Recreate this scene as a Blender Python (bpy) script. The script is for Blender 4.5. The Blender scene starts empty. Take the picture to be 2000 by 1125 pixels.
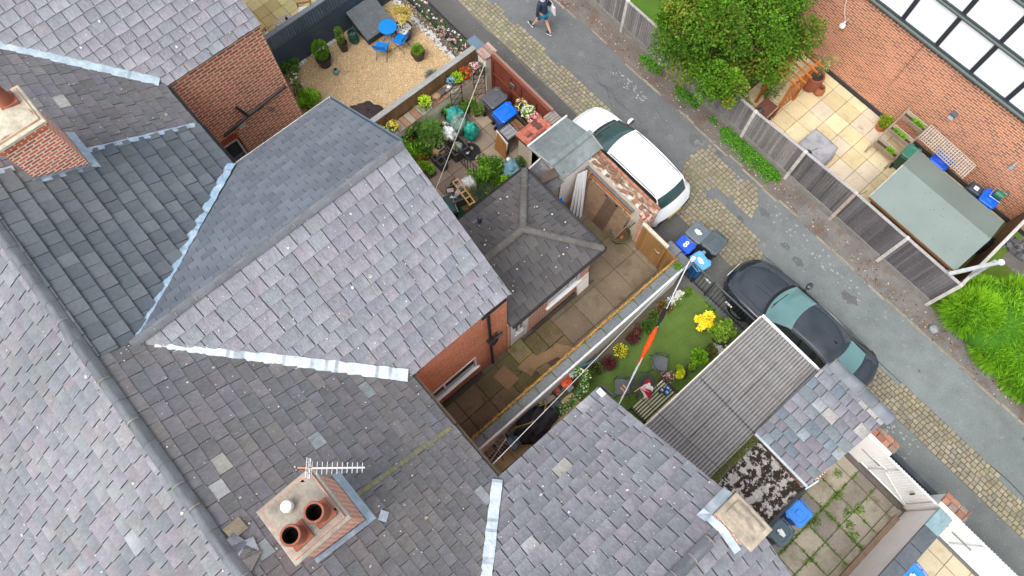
import bpy, bmesh, math, random
from mathutils import Vector, Matrix, Euler, noise
R = random.Random(7)
SC = bpy.context.scene
COL = SC.collection
PI = math.pi
V = Vector

def C(r, g, b, k=1.0):
    """sRGB 0-255 as seen in daylight -> linear base colour"""
    def f(c):
        c /= 255.0
        return (c / 12.92 if c <= .04045 else ((c + .055) / 1.055) ** 2.4) * k
    return (f(r), f(g), f(b))

def vary(c, a, rnd=R, hue=.0):
    k = 1 + rnd.uniform(-a, a)
    return tuple(max(0, x * k * (1 + rnd.uniform(-hue, hue))) for x in c)

def mixc(a, b, t):
    return tuple(x * (1 - t) + y * t for x, y in zip(a, b))

# ------------------------------------------------------------------ objects
def tag(o, label=None, cat=None, group=None, kind=None):
    if label: o['label'] = label
    if cat: o['category'] = cat
    if group: o['group'] = group
    if kind: o['kind'] = kind
    return o

def thing(name, label, cat, loc=(0, 0, 0), rz=0.0, group=None):
    o = bpy.data.objects.new(name, None)
    o.empty_display_size = .2
    COL.objects.link(o)
    o.location = loc
    o.rotation_euler = (0, 0, rz)
    return tag(o, label, cat, group)

def wloc(o):
    l = V((0, 0, 0))
    while o is not None:
        l += o.location
        o = o.parent
    return l

class MB:
    def __init__(s, T=None):
        s.v = []; s.f = []; s.c = []; s.uv = []; s.T = T; s.mi = []; s.cm = 0
    def P(s, p):
        p = V(p)
        return s.T @ p if s.T is not None else p
    def poly(s, pts, col, uv=None):
        pts = [s.P(p) for p in pts]
        n = len(s.v)
        s.v.extend(pts)
        s.f.append(list(range(n, n + len(pts))))
        s.c.append(col); s.mi.append(s.cm)
        if uv is None:
            a = (pts[1] - pts[0]).cross(pts[2] - pts[0])
            ax, ay, az = abs(a.x), abs(a.y), abs(a.z)
            if az >= ax and az >= ay: uv = [(p.x, p.y) for p in pts]
            elif ax > ay: uv = [(p.y, p.z) for p in pts]
            else: uv = [(p.x, p.z) for p in pts]
        s.uv.append(uv)
    def raw(s, verts, faces, cols, uvs=None):
        n = len(s.v)
        vs = [s.P(p) for p in verts]
        s.v.extend(vs)
        for i, f in enumerate(faces):
            s.f.append([n + k for k in f])
            s.c.append(cols[i] if isinstance(cols, list) else cols); s.mi.append(s.cm)
            if uvs: s.uv.append(uvs[i])
            else:
                pts = [vs[k] for k in f]
                a = (pts[1] - pts[0]).cross(pts[2] - pts[0])
                ax, ay, az = abs(a.x), abs(a.y), abs(a.z)
                if az >= ax and az >= ay: s.uv.append([(p.x, p.y) for p in pts])
                elif ax > ay: s.uv.append([(p.y, p.z) for p in pts])
                else: s.uv.append([(p.x, p.z) for p in pts])
    def hexa(s, p, col, skip=()):
        """8 corners: bottom 0-3 ccw, top 4-7 ccw"""
        fs = [(3, 2, 1, 0), (4, 5, 6, 7), (0, 1, 5, 4), (1, 2, 6, 5), (2, 3, 7, 6), (3, 0, 4, 7)]
        fs = [f for i, f in enumerate(fs) if i not in skip]
        s.raw(p, fs, col)
    def box(s, x0, x1, y0, y1, z0, z1, col, inset=0.0):
        i = inset
        s.hexa([(x0, y0, z0), (x1, y0, z0), (x1, y1, z0), (x0, y1, z0),
                (x0 + i, y0 + i, z1), (x1 - i, y0 + i, z1), (x1 - i, y1 - i, z1), (x0 + i, y1 - i, z1)], col)
    def bev(s, x0, x1, y0, y1, z0, z1, col, b=.01):
        """box with chamfered top edge"""
        s.hexa([(x0, y0, z0), (x1, y0, z0), (x1, y1, z0), (x0, y1, z0), (x0, y0, z1 - b), (x1, y0, z1 - b), (x1, y1, z1 - b), (x0, y1, z1 - b)], col, skip=(1,))
        s.hexa([(x0, y0, z1 - b), (x1, y0, z1 - b), (x1, y1, z1 - b), (x0, y1, z1 - b), (x0 + b, y0 + b, z1), (x1 - b, y0 + b, z1), (x1 - b, y1 - b, z1), (x0 + b, y1 - b, z1)], col, skip=(0,))
    def obox(s, c, h, rot, col):
        """oriented box: centre, half sizes, Euler or Matrix"""
        m = rot.to_matrix() if isinstance(rot, Euler) else rot
        c = V(c)
        p = []
        for z in (-1, 1):
            for x, y in ((-1, -1), (1, -1), (1, 1), (-1, 1)):
                p.append(c + m @ V((x * h[0], y * h[1], z * h[2])))
        s.hexa(p, col)
    def bar(s, a, b, w, t, col, up=(0, 0, 1)):
        """rectangular bar from a to b"""
        a, b = V(a), V(b)
        d = (b - a)
        if d.length < 1e-6: return
        z = d.normalized(); u = V(up)
        x = u.cross(z)
        if x.length < 1e-3: x = V((1, 0, 0)).cross(z)
        x.normalize(); y = z.cross(x)
        q = []
        for e in (a, b):
            for sx, sy in ((-1, -1), (1, -1), (1, 1), (-1, 1)):
                q.append(e + x * sx * w / 2 + y * sy * t / 2)
        s.hexa(q, col)
    def tube(s, pts, r, col, n=8, cap=True):
        pts = [V(p) for p in pts]
        rs = r if isinstance(r, (list, tuple)) else [r] * len(pts)
        verts = []; prev = None
        for i, p in enumerate(pts):
            d = (pts[min(i + 1, len(pts) - 1)] - pts[max(i - 1, 0)]).normalized()
            if prev is None:
                x = V((0, 0, 1)).cross(d)
                if x.length < .05: x = V((1, 0, 0)).cross(d)
            else:
                x = prev - d * prev.dot(d)
            x.normalize(); prev = x; y = d.cross(x)
            for k in range(n):
                a = 2 * PI * k / n
                verts.append(p + (x * math.cos(a) + y * math.sin(a)) * rs[i])
        fs = []
        for i in range(len(pts) - 1):
            for k in range(n):
                a = i * n + k; b = i * n + (k + 1) % n
                fs.append((a, b, b + n, a + n))
        if cap:
            fs.append(tuple(reversed(range(n))))
            m = (len(pts) - 1) * n
            fs.append(tuple(range(m, m + n)))
        s.raw(verts, fs, col)
    def lathe(s, prof, c, col, n=20, sx=1, sy=1, cap0=True, cap1=True):
        verts = []
        for r, z in prof:
            for k in range(n):
                a = 2 * PI * k / n
                verts.append((c[0] + r * math.cos(a) * sx, c[1] + r * math.sin(a) * sy, c[2] + z))
        fs = []; cs = []
        for i in range(len(prof) - 1):
            for k in range(n):
                a = i * n + k; b = i * n + (k + 1) % n
                fs.append((a, b, b + n, a + n))
        if cap0: fs.append(tuple(reversed(range(n))))
        if cap1:
            m = (len(prof) - 1) * n
            fs.append(tuple(range(m, m + n)))
        s.raw(verts, fs, col)
    def blob(s, c, r, col, seed=0, n=10, amp=.15, rough=2.0):
        """lumpy ellipsoid"""
        verts = []; m = n * 2
        for i in range(n + 1):
            t = PI * i / n
            for k in range(m):
                a = 2 * PI * k / m
                d = V((math.sin(t) * math.cos(a), math.sin(t) * math.sin(a), math.cos(t)))
                q = 1 + amp * noise.noise(d * rough + V((seed * 3.1, seed, 0)))*2
                verts.append((c[0] + d.x * r[0] * q, c[1] + d.y * r[1] * q, c[2] + d.z * r[2] * q))
        fs = []
        for i in range(n):
            for k in range(m):
                a = i * m + k; b = i * m + (k + 1) % m
                fs.append((a, a + m, b + m, b))
        s.raw(verts, fs, col)
    def leaf(s, p, size, col, rnd=R, asp=.5, up=.3, d=None):
        """one small folded leaf"""
        if d is None:
            d = V((rnd.gauss(0, 1), rnd.gauss(0, 1), rnd.gauss(up, .7)))
        if d.length < 1e-4: d = V((0, 0, 1))
        d.normalize()
        u = V((rnd.gauss(0, .5), rnd.gauss(0, .5), 1.0)); u.normalize()
        x = d.cross(u)
        if x.length < .05: x = V((1, 0, 0))
        x.normalize()
        w = size * asp
        a = V(p); b = a + d * size
        m = a + d * size * .5
        s.raw([a, m + x * w * .5, b, m - x * w * .5], [(0, 1, 2, 3)], col)
    def leaves(s, c, r, n, size, pal, rnd=R, shell=.5, asp=.5, up=.3, dark=.45, clumps=None):
        c = V(c)
        cl = None
        if clumps:
            cl = []
            for _ in range(clumps):
                d = V((rnd.gauss(0, 1), rnd.gauss(0, 1), rnd.gauss(0, 1))).normalized() * (rnd.random() ** .4) * .82
                cl.append((V((d.x * r[0], d.y * r[1], d.z * r[2])), rnd.uniform(.22, .38), rnd.uniform(.75, 1.25), rnd.choice(pal)))
        for _ in range(n):
            d = V((rnd.gauss(0, 1), rnd.gauss(0, 1), rnd.gauss(0, 1)))
            if d.length < 1e-3: continue
            d.normalize()
            q = shell + (1 - shell) * rnd.random() ** .6
            base = None
            if cl:
                o, k, br, base = rnd.choice(cl)
                off = V((d.x * r[0], d.y * r[1], d.z * r[2])) * q * k + o
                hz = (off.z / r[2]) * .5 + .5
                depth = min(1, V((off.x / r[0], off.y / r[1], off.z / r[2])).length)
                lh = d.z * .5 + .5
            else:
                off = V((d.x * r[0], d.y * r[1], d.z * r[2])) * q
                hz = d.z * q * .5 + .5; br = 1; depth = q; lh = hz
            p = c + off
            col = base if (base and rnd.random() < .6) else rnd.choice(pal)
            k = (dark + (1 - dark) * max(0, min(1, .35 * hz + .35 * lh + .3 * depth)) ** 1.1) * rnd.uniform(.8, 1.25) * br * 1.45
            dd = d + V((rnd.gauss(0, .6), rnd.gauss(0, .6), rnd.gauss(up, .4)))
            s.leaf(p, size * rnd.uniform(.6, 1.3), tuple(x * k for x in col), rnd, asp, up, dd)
    def build(s, name, mat, parent=None, smooth=False, world=False, origin=None, mats=None):
        me = bpy.data.meshes.new(name)
        if parent is not None:
            off = wloc(parent) if world else V((0, 0, 0))
        elif origin is not None:
            off = V(origin)
        elif s.v:
            xs = [p.x for p in s.v]; ys = [p.y for p in s.v]; zs = [p.z for p in s.v]
            off = V(((min(xs) + max(xs)) / 2, (min(ys) + max(ys)) / 2, min(zs)))
        else: off = V((0, 0, 0))
        me.from_pydata([tuple(p - off) for p in s.v], [], s.f)
        ca = me.color_attributes.new('Col', 'FLOAT_COLOR', 'CORNER')
        buf = []; ub = []
        for f, c, u in zip(s.f, s.c, s.uv):
            pc = isinstance(c[0], tuple)
            for k in range(len(f)):
                q = c[k] if pc else c
                buf.extend((q[0], q[1], q[2], 1.0)); ub.extend(u[k])
        ca.data.foreach_set('color', buf)
        ul = me.uv_layers.new(name='UVMap')
        ul.data.foreach_set('uv', ub)
        if mats:
            for m in mats: me.materials.append(m)
            me.polygons.foreach_set('material_index', s.mi)
        else: me.materials.append(mat)
        if smooth:
            me.polygons.foreach_set('use_smooth', [True] * len(s.f))
        me.update()
        o = bpy.data.objects.new(name, me)
        COL.objects.link(o)
        if parent is not None: o.parent = parent
        else: o.location = off
        if smooth and smooth != 'all':
            try:
                for e in me.edges: pass
                me.set_sharp_from_angle(angle=math.radians(38))
            except Exception: pass
        return o

def copy_tree(o, parent=None):
    c = o.copy(); COL.objects.link(c)
    if parent is not None: c.parent = parent
    for ch in [k for k in bpy.data.objects if k.parent == o]:
        copy_tree(ch, c)
    return c

def solo(mb, name, mat, label, cat, group=None, smooth=False, kind=None):
    o = mb.build(name, mat, smooth=smooth)
    return tag(o, label, cat, group, kind)

def struct(mb, name, mat, smooth=False):
    return tag(mb.build(name, mat, smooth=smooth), kind='structure')

# ---------------------------------------------------------------- materials
def M(name, rough=.8, noises=(), stains=(), bump=None, metal=0., spec=.3, coat=0., brick=None, trans=0., glass=False, stretch=(1, 1, 1)):
    m = bpy.data.materials.new(name); m.use_nodes = True
    nt = m.node_tree; N = nt.nodes; L = nt.links
    for n in list(N): N.remove(n)
    out = N.new('ShaderNodeOutputMaterial'); bs = N.new('ShaderNodeBsdfPrincipled')
    L.new(bs.outputs[0], out.inputs[0])
    at = N.new('ShaderNodeAttribute'); at.attribute_name = 'Col'
    uv = N.new('ShaderNodeUVMap'); uv.uv_map = 'UVMap'
    mp = N.new('ShaderNodeMapping'); mp.inputs['Scale'].default_value = stretch
    L.new(uv.outputs[0], mp.inputs[0])
    col = at.outputs['Color']
    fac_mortar = None
    if brick:
        bw, bh, ms, mortar, dark = brick
        bt = N.new('ShaderNodeTexBrick')
        bt.inputs['Scale'].default_value = 1
        bt.inputs['Brick Width'].default_value = bw; bt.inputs['Row Height'].default_value = bh
        bt.inputs['Mortar Size'].default_value = ms; bt.inputs['Mortar Smooth'].default_value = .2
        bt.inputs['Color1'].default_value = (1.15, 1.1, 1.1, 1); bt.inputs['Color2'].default_value = (*dark, 1)
        bt.inputs['Bias'].default_value = -.1
        bt.inputs['Mortar'].default_value = (1, 1, 1, 1)
        L.new(uv.outputs[0], bt.inputs['Vector'])
        mx = N.new('ShaderNodeMix'); mx.data_type = 'RGBA'; mx.blend_type = 'MULTIPLY'
        mx.inputs[0].default_value = 1
        L.new(col, mx.inputs[6]); L.new(bt.outputs['Color'], mx.inputs[7])
        m2 = N.new('ShaderNodeMix'); m2.data_type = 'RGBA'
        L.new(bt.outputs['Fac'], m2.inputs[0]); L.new(mx.outputs[2], m2.inputs[6])
        m2.inputs[7].default_value = (*mortar, 1)
        col = m2.outputs[2]; fac_mortar = bt.outputs['Fac']
    for sc, lo, hi, det in noises:
        nz = N.new('ShaderNodeTexNoise'); nz.inputs['Scale'].default_value = sc; nz.inputs['Detail'].default_value = det
        L.new(mp.outputs[0], nz.inputs[0])
        mr = N.new('ShaderNodeMapRange'); mr.inputs[1].default_value = .3; mr.inputs[2].default_value = .7
        mr.inputs[3].default_value = lo; mr.inputs[4].default_value = hi
        L.new(nz.outputs[0], mr.inputs[0])
        mx = N.new('ShaderNodeMix'); mx.data_type = 'RGBA'; mx.blend_type = 'MULTIPLY'; mx.inputs[0].default_value = 1
        L.new(col, mx.inputs[6]); L.new(mr.outputs[0], mx.inputs[7]); col = mx.outputs[2]
    for c, sc, lo, hi, amt in stains:
        nz = N.new('ShaderNodeTexNoise'); nz.inputs['Scale'].default_value = sc; nz.inputs['Detail'].default_value = 6
        nz.inputs['Roughness'].default_value = .65
        ad = N.new('ShaderNodeVectorMath'); ad.operation = 'ADD'; ad.inputs[1].default_value = (sc * 3.3 + 7, hi * 31, 0)
        L.new(mp.outputs[0], ad.inputs[0]); L.new(ad.outputs[0], nz.inputs[0])
        mr = N.new('ShaderNodeMapRange'); mr.inputs[1].default_value = lo; mr.inputs[2].default_value = hi
        mr.inputs[3].default_value = 0; mr.inputs[4].default_value = amt
        L.new(nz.outputs[0], mr.inputs[0])
        mx = N.new('ShaderNodeMix'); mx.data_type = 'RGBA'
        L.new(mr.outputs[0], mx.inputs[0]); L.new(col, mx.inputs[6]); mx.inputs[7].default_value = (*c, 1); col = mx.outputs[2]
    L.new(col, bs.inputs['Base Color'])
    bs.inputs['Roughness'].default_value = rough; bs.inputs['Metallic'].default_value = metal
    bs.inputs['Specular IOR Level'].default_value = spec
    if coat: bs.inputs['Coat Weight'].default_value = coat; bs.inputs['Coat Roughness'].default_value = .04
    if bump or fac_mortar is not None:
        bp = N.new('ShaderNodeBump'); bp.inputs['Distance'].default_value = .02
        if bump:
            nz = N.new('ShaderNodeTexNoise'); nz.inputs['Scale'].default_value = bump[0]; nz.inputs['Detail'].default_value = 5
            L.new(mp.outputs[0], nz.inputs[0]); L.new(nz.outputs[0], bp.inputs['Height']); bp.inputs['Strength'].default_value = bump[1]
        if fac_mortar is not None:
            inv = N.new('ShaderNodeMath'); inv.operation = 'SUBTRACT'; inv.inputs[0].default_value = 1
            L.new(fac_mortar, inv.inputs[1]); L.new(inv.outputs[0], bp.inputs['Height']); bp.inputs['Strength'].default_value = .4
        L.new(bp.outputs[0], bs.inputs['Normal'])
    if trans:
        tr = N.new('ShaderNodeBsdfTranslucent'); L.new(col, tr.inputs[0])
        ms = N.new('ShaderNodeMixShader'); ms.inputs[0].default_value = trans
        L.new(bs.outputs[0], ms.inputs[1]); L.new(tr.outputs[0], ms.inputs[2]); L.new(ms.outputs[0], out.inputs[0])
    if glass:
        tp = N.new('ShaderNodeBsdfTransparent'); L.new(col, tp.inputs[0])
        ms = N.new('ShaderNodeMixShader'); ms.inputs[0].default_value = glass
        L.new(bs.outputs[0], ms.inputs[1]); L.new(tp.outputs[0], ms.inputs[2]); L.new(ms.outputs[0], out.inputs[0])
    return m

mSlate = M('old_slate', .5, [(1.6, .84, 1.16, 5), (9, .84, 1.14, 5), (40, .9, 1.1, 3)], [(C(176, 180, 180), 7, .62, .74, .5), (C(92, 88, 84), 3.2, .56, .72, .5), (C(206, 206, 198), 26, .7, .76, .6)], (30, .5), spec=.45, stretch=(2.4, 1, 1))
mSlateDirty = M('stained_slate', .55, [(1.3, .86, 1.14, 5), (8, .84, 1.14, 5), (40, .9, 1.1, 3)], [(C(104, 98, 84), 1.8, .5, .72, .45), (C(178, 182, 184), 8, .64, .76, .5), (C(196, 198, 194), 26, .7, .76, .4)], (30, .4), spec=.35, stretch=(2.4, 1, 1))
mNewSlate = M('new_slate', .45, [(2.0, .9, 1.08, 4), (30, .93, 1.06, 3)], (), (60, .2), spec=.45)
mTile = M('concrete_tile', .75, [(1.2, .9, 1.08, 4), (12, .9, 1.08, 4)], [(C(84, 84, 74), 2.5, .55, .75, .4)], (60, .25))
mRidge = M('ridge_clay', .75, [(3, .8, 1.18, 5), (40, .85, 1.1, 3)], [(C(146, 148, 146), 10, .6, .72, .5)], (40, .5), spec=.25)
mLead = M('lead', .5, [(4, .85, 1.12, 4)], [(C(222, 230, 234), 3, .5, .7, .6), (C(124, 136, 146), 5, .62, .74, .5)], (14, .35), metal=.15, spec=.5)
mBrick = M('brick', .85, [(1.0, .9, 1.1, 3), (35, .85, 1.12, 3)], [(C(96, 62, 50), 1.4, .6, .78, .35)], brick=(.225, .080, .017, C(236, 218, 198), (.55, .5, .52)))
mBrickT = M('brick_brown_pale', .85, [(1.0, .93, 1.07, 3), (35, .85, 1.12, 3)], (), brick=(.235, .082, .013, C(226, 190, 162), (.42, .4, .48)))
mBrickTop = M('brick_on_edge', .9, [(3, .8, 1.15, 3), (35, .85, 1.12, 3)], [(C(120, 118, 100), 5, .55, .68, .6)], brick=(.22, .08, .012, C(150, 138, 120), (.6, .6, .6)))
mSpeck = M('speckled_brick', .85, [(1.0, .92, 1.08, 3), (35, .8, 1.15, 3)], (), brick=(.29, .108, .022, C(232, 206, 180), (.60, .50, .48)))
mSpeckFine = M('speckled_orange_brick', .85, [(1.0, .9, 1.08, 3), (12, .82, 1.16, 4)], [(C(232, 214, 180), 13, .60, .66, .8), (C(130, 84, 64), 9, .58, .7, .4)], brick=(.225, .078, .010, C(216, 170, 136), (.82, .76, .72)))
mConc = M('concrete', .88, [(1.2, .85, 1.12, 4), (7, .84, 1.12, 5), (18, .88, 1.1, 5)], [(C(92, 84, 66), 1.8, .52, .72, .5), (C(196, 190, 176), 14, .66, .76, .45)], (45, .4))
mSlab = M('paving_slab', .85, [(1.5, .88, 1.1, 4), (25, .9, 1.08, 4)], [(C(112, 100, 74), 3.2, .56, .74, .5)], (50, .3))
mSlabDirty = M('mossy_slab', .9, [(1.0, .8, 1.15, 5), (20, .85, 1.12, 5)], [(C(84, 80, 44), 1.1, .5, .66, .55), (C(168, 160, 146), 10, .6, .7, .45), (C(84, 64, 46), 2.0, .58, .7, .5)], (45, .4))
mAsph = M('asphalt', .8, [(.3, .86, 1.1, 4), (2.2, .9, 1.08, 5), (14, .92, 1.07, 4), (60, .84, 1.13, 3)], [(C(92, 90, 85), .6, .55, .7, .4), (C(162, 166, 164), 1.5, .64, .74, .5)], (90, .45))
mEarth = M('earth', .95, [(1.5, .8, 1.2, 5), (30, .75, 1.25, 4)], [(C(112, 84, 66), 2.2, .48, .62, .6), (C(150, 142, 130), 40, .66, .72, .7)], (60, .6))
mSett = M('stone_sett', .8, [(.8, .88, 1.1, 3), (5, .85, 1.15, 4), (60, .82, 1.14, 3)], [(C(120, 114, 100), 1.2, .52, .68, .5)], (60, .5))
mGravel = M('gravel', .85, [(2, .92, 1.08, 3), (70, .7, 1.35, 2)], [(C(236, 226, 206), 45, .58, .66, .8), (C(150, 96, 60), 38, .62, .7, .6)], (55, 1.0))
mTurf = M('turf', .9, [(1.3, .85, 1.15, 3), (50, .8, 1.2, 3)], (), (150, .8))
mLeaf = M('foliage', .65, trans=.22, spec=.25)
mPlastic = M('plastic', .42, [(4, .93, 1.07, 3)], (), spec=.45)
mMatte = M('matte', .8, [(6, .92, 1.08, 3)], ())
mPaint = M('painted', .5, [(2.5, .95, 1.04, 4)], [(C(150, 140, 120), 5, .68, .8, .35)], (20, .1), spec=.4)
mOldPaint = M('old_white_paint', .75, [(2, .95, 1.05, 4)], [(C(178, 160, 140), 2.6, .64, .76, .45), (C(130, 118, 100), 7, .67, .76, .4)], (25, .3))
mWood = M('weathered_wood', .85, [(3, .85, 1.12, 4), (22, .82, 1.14, 4)], [(C(160, 156, 150), 9, .6, .72, .5)], (30, .5), stretch=(1, .35, 1))
mWoodNew = M('warm_wood', .7, [(3, .85, 1.12, 4), (20, .88, 1.1, 4)], (), (30, .3), stretch=(1, .35, 1))
mMetal = M('metal', .4, [(6, .92, 1.08, 3)], (), metal=.6, spec=.5)
mDark = M('black_paint', .5, [(6, .9, 1.1, 3)], (), spec=.4)
mRubber = M('rubber', .8)
mFelt = M('roof_felt', .92, [(.9, .92, 1.06, 4), (90, .9, 1.08, 2)], [(C(110, 118, 114), 1.2, .58, .76, .5)], (90, .25))
mFeltOld = M('old_roof_felt', .8, [(1.2, .8, 1.2, 5), (6, .85, 1.15, 5), (40, .88, 1.1, 4)], [(C(172, 178, 178), 2.6, .56, .72, .4)], (40, .5))
mAsb = M('fibre_cement', .9, [(1.6, .86, 1.12, 4), (8, .88, 1.1, 4), (30, .85, 1.12, 4)], [(C(84, 80, 76), 3, .54, .68, .55), (C(176, 174, 168), 16, .66, .74, .5)], (50, .3), stretch=(2.5, .5, 1))
mMoss = M('moss_crust', .95, [(6, .8, 1.2, 4)], [(C(52, 42, 34), 4.5, .46, .49, 1.0), (C(206, 202, 196), 9, .56, .6, .7)], (40, .8))
mCar = M('car_paint', .14, (), (), spec=.5, coat=1.0)
mGlass = M('car_glass', .03, (), (), spec=.9)
mPane = M('window_glass', .05, (), (), spec=.8)
mFabric = M('fabric', .9, [(8, .88, 1.12, 4)], (), (30, .4))
mBag = M('polythene', .35, [(9, .85, 1.15, 4)], (), (18, .7), spec=.5)
mSkin = M('skin', .6)
mCopT = M('terracotta', .8, [(4, .85, 1.15, 4), (40, .88, 1.1, 3)], [(C(180, 150, 130), 9, .62, .74, .4)], (40, .3))
# ------------------------------------------------------------- camera, light
H = 20.5; F = 1400.
Xc = (0.66147895, 0.71036733, -0.2404659); Yc = (0.74995277, -0.62481176, 0.21721211); Zc = (0.00405446, -0.32401931, -0.94604178)
cam = bpy.data.cameras.new('camera'); co = bpy.data.objects.new('camera', cam); COL.objects.link(co)
co.matrix_world = Matrix(((Xc[0], -Xc[1], -Xc[2], 0), (Yc[0], -Yc[1], -Yc[2], 0), (Zc[0], -Zc[1], -Zc[2], H), (0, 0, 0, 1)))
cam.lens = F / 2000 * 36; cam.sensor_width = 36; cam.clip_end = 400
SC.camera = co
SC.view_settings.view_transform = 'Standard'; SC.view_settings.look = 'None'; SC.view_settings.exposure = 0
w = bpy.data.worlds.new('World'); SC.world = w; w.use_nodes = True
nt = w.node_tree; bg = nt.nodes['Background']
sky = nt.nodes.new('ShaderNodeTexSky'); sky.sky_type = 'NISHITA'; sky.sun_disc = False
SUN_EL, SUN_AZ = math.radians(62), math.radians(172)
sky.sun_elevation = SUN_EL; sky.sun_rotation = SUN_AZ; sky.dust_density = 4; sky.ozone_density = 1.0
hs = nt.nodes.new('ShaderNodeHueSaturation'); hs.inputs['Saturation'].default_value = .38; hs.inputs['Value'].default_value = 1.95
nt.links.new(sky.outputs[0], hs.inputs['Color']); tc = nt.nodes.new('ShaderNodeTexCoord'); cn = nt.nodes.new('ShaderNodeTexNoise'); cn.inputs['Scale'].default_value = 2.6; cn.inputs['Detail'].default_value = 5
nt.links.new(tc.outputs['Generated'], cn.inputs[0]); cr_ = nt.nodes.new('ShaderNodeMapRange')
for i_, v_ in ((1, .35), (2, .65), (3, .55), (4, 1.45)): cr_.inputs[i_].default_value = v_
nt.links.new(cn.outputs[0], cr_.inputs[0]); cm = nt.nodes.new('ShaderNodeMix'); cm.data_type = 'RGBA'; cm.blend_type = 'MULTIPLY'; cm.inputs[0].default_value = 1
nt.links.new(hs.outputs[0], cm.inputs[6]); nt.links.new(cr_.outputs[0], cm.inputs[7]); nt.links.new(cm.outputs[2], bg.inputs[0])
bg.inputs[1].default_value = .15
sl = bpy.data.lights.new('sun', 'SUN'); so = bpy.data.objects.new('sun', sl); COL.objects.link(so)
sl.energy = 1.0; sl.angle = math.radians(30); sl.color = (1, .985, .96)
d = V((math.sin(SUN_AZ) * math.cos(SUN_EL), math.cos(SUN_AZ) * math.cos(SUN_EL), math.sin(SUN_EL)))
so.rotation_euler = d.to_track_quat('Z', 'Y').to_euler()

# ------------------------------------------------------------- the ground
g = MB(); g.poly([(-260, -260, -.06), (260, -260, -.06), (260, 260, -.06), (-260, 260, -.06)], C(110, 104, 88)); struct(g, 'ground', mEarth)

def sheet(x0, x1, y0, y1, z, col, step=.5, jig=0., seed=0):
    m = MB(); nx = max(1, int((x1 - x0) / step)); ny = max(1, int((y1 - y0) / step))
    def pt(i, j):
        x = x0 + (x1 - x0) * i / nx; y = y0 + (y1 - y0) * j / ny
        if jig:
            if j in (0, ny): y += jig * noise.noise(V((x * 1.3, seed, j)))* 2
        return (x, y, z)
    for i in range(nx):
        for j in range(ny):
            m.poly([pt(i, j), pt(i + 1, j), pt(i + 1, j + 1), pt(i, j + 1)], col)
    return m
# alley asphalt, lighter towards the right
m = MB(); nx = 70
for i in range(nx):
    x0, x1 = -22 + i * .8, -22 + (i + 1) * .8
    t = max(0, min(1, (x0 + 4) / 6))
    c = mixc(C(108, 110, 111), C(122, 129, 128), t)
    e = lambda x: 12.93 + .12 * noise.noise(V((x * .9, 3, 0)))
    m.poly([(x0, 10.8, 0), (x1, 10.8, 0), (x1, e(x1), 0), (x0, e(x0), 0)], c)
    c2 = mixc(C(97, 96, 93), C(112, 116, 114), t)
    m.poly([(x0, 8.6, .002), (x1, 8.6, .002), (x1, 10.8, .0), (x0, 10.8, .0)], c2)
struct(m, 'alley_road', mAsph)
m = MB()
for i in range(nx):
    x0, x1 = -22 + i * .8, -22 + (i + 1) * .8
    m.poly([(x0, 12.9, -.012), (x1, 12.9, -.012), (x1, 14.2, -.012), (x0, 14.2, -.012)], C(112, 105, 100) if x0 < -1.5 else C(118, 116, 113))
struct(m, 'verge', mEarth)

def inpatch(x, y):
    """where setts show through the asphalt between the two cars"""
    n = noise.noise(V((x * 1.6, y * 1.6, 5))) * .3 + noise.noise(V((x * 5, y * 5, 6))) * .12
    n2 = noise.noise(V((x * .9, 3, 9))) * .18
    if 10.33 + n2 * .4 < y < 11.22 + n2 * .5: return True
    if -4.5 - (y - 11.2) * .25 + n < x < -1.35 + n * 2 - (y - 11.2) * .3:
        if y < 11.55 + n and x < -1.3: return True
        if 11.85 + n * .7 < y < 12.7 + n and x < -2.0 + n: return True
        if x < -3.55 + n and y < 12.6: return True
    return False
m = MB(); setts = MB(); rr = random.Random(3)
y = 10.2
rows = []
while y < 12.8:
    wv = rr.uniform(.125, .15); rows.append((y, y + wv)); y += wv
for (ya, yb) in rows:
    x = -22 + rr.uniform(0, .15)
    while x < 16:
        l = rr.uniform(.13, .19)
        cx, cy = x + l / 2, (ya + yb) / 2
        if inpatch(cx, cy):
            gp = .011
            base = rr.choice([C(172, 160, 130), C(160, 152, 130), C(150, 142, 124), C(178, 168, 142), C(140, 134, 120), C(166, 150, 118)])
            if -4.6 < x < -1: base = mixc(base, C(158, 142, 124), .4)
            base = vary(mixc(base, C(128, 124, 114), .5), .12, rr)
            dz = rr.uniform(-.003, .004)
            a = [rr.uniform(-.006, .006) for _ in range(8)]
            x0, x1, y0, y1 = x + gp, x + l - gp, ya + gp, yb - gp
            b = .014
            bt = [(x0 + a[0], y0 + a[1], 0), (x1 + a[2], y0 + a[3], 0), (x1 + a[4], y1 + a[5], 0), (x0 + a[6], y1 + a[7], 0)]
            ctr = V((cx, cy, 0))
            lo = [(p[0], p[1], .004 + dz) for p in bt]
            tp = [tuple(V((p[0], p[1], 0)) + (ctr - V((p[0], p[1], 0))).normalized() * b + V((0, 0, .016 + dz))) for p in bt]
            setts.hexa([*[(p[0], p[1], -.01) for p in bt], *lo], mixc(base, C(70, 70, 50), .5), skip=(0, 1))
            setts.hexa([*lo, *tp], base, skip=(0,))
            gr = noise.noise(V((x * .7, ya * .9, 2)))
            mc = mixc(C(92, 84, 66), C(104, 116, 52), max(0, min(1, .45 + gr)))
            m.poly([(x, ya, .003), (x + l, ya, .003), (x + l, yb, .003), (x, yb, .003)], vary(mc, .15, rr))
        x += l
struct(m, 'sett_joints', mEarth)
struct(setts, 'cobbled_strip', mSett)
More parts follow.
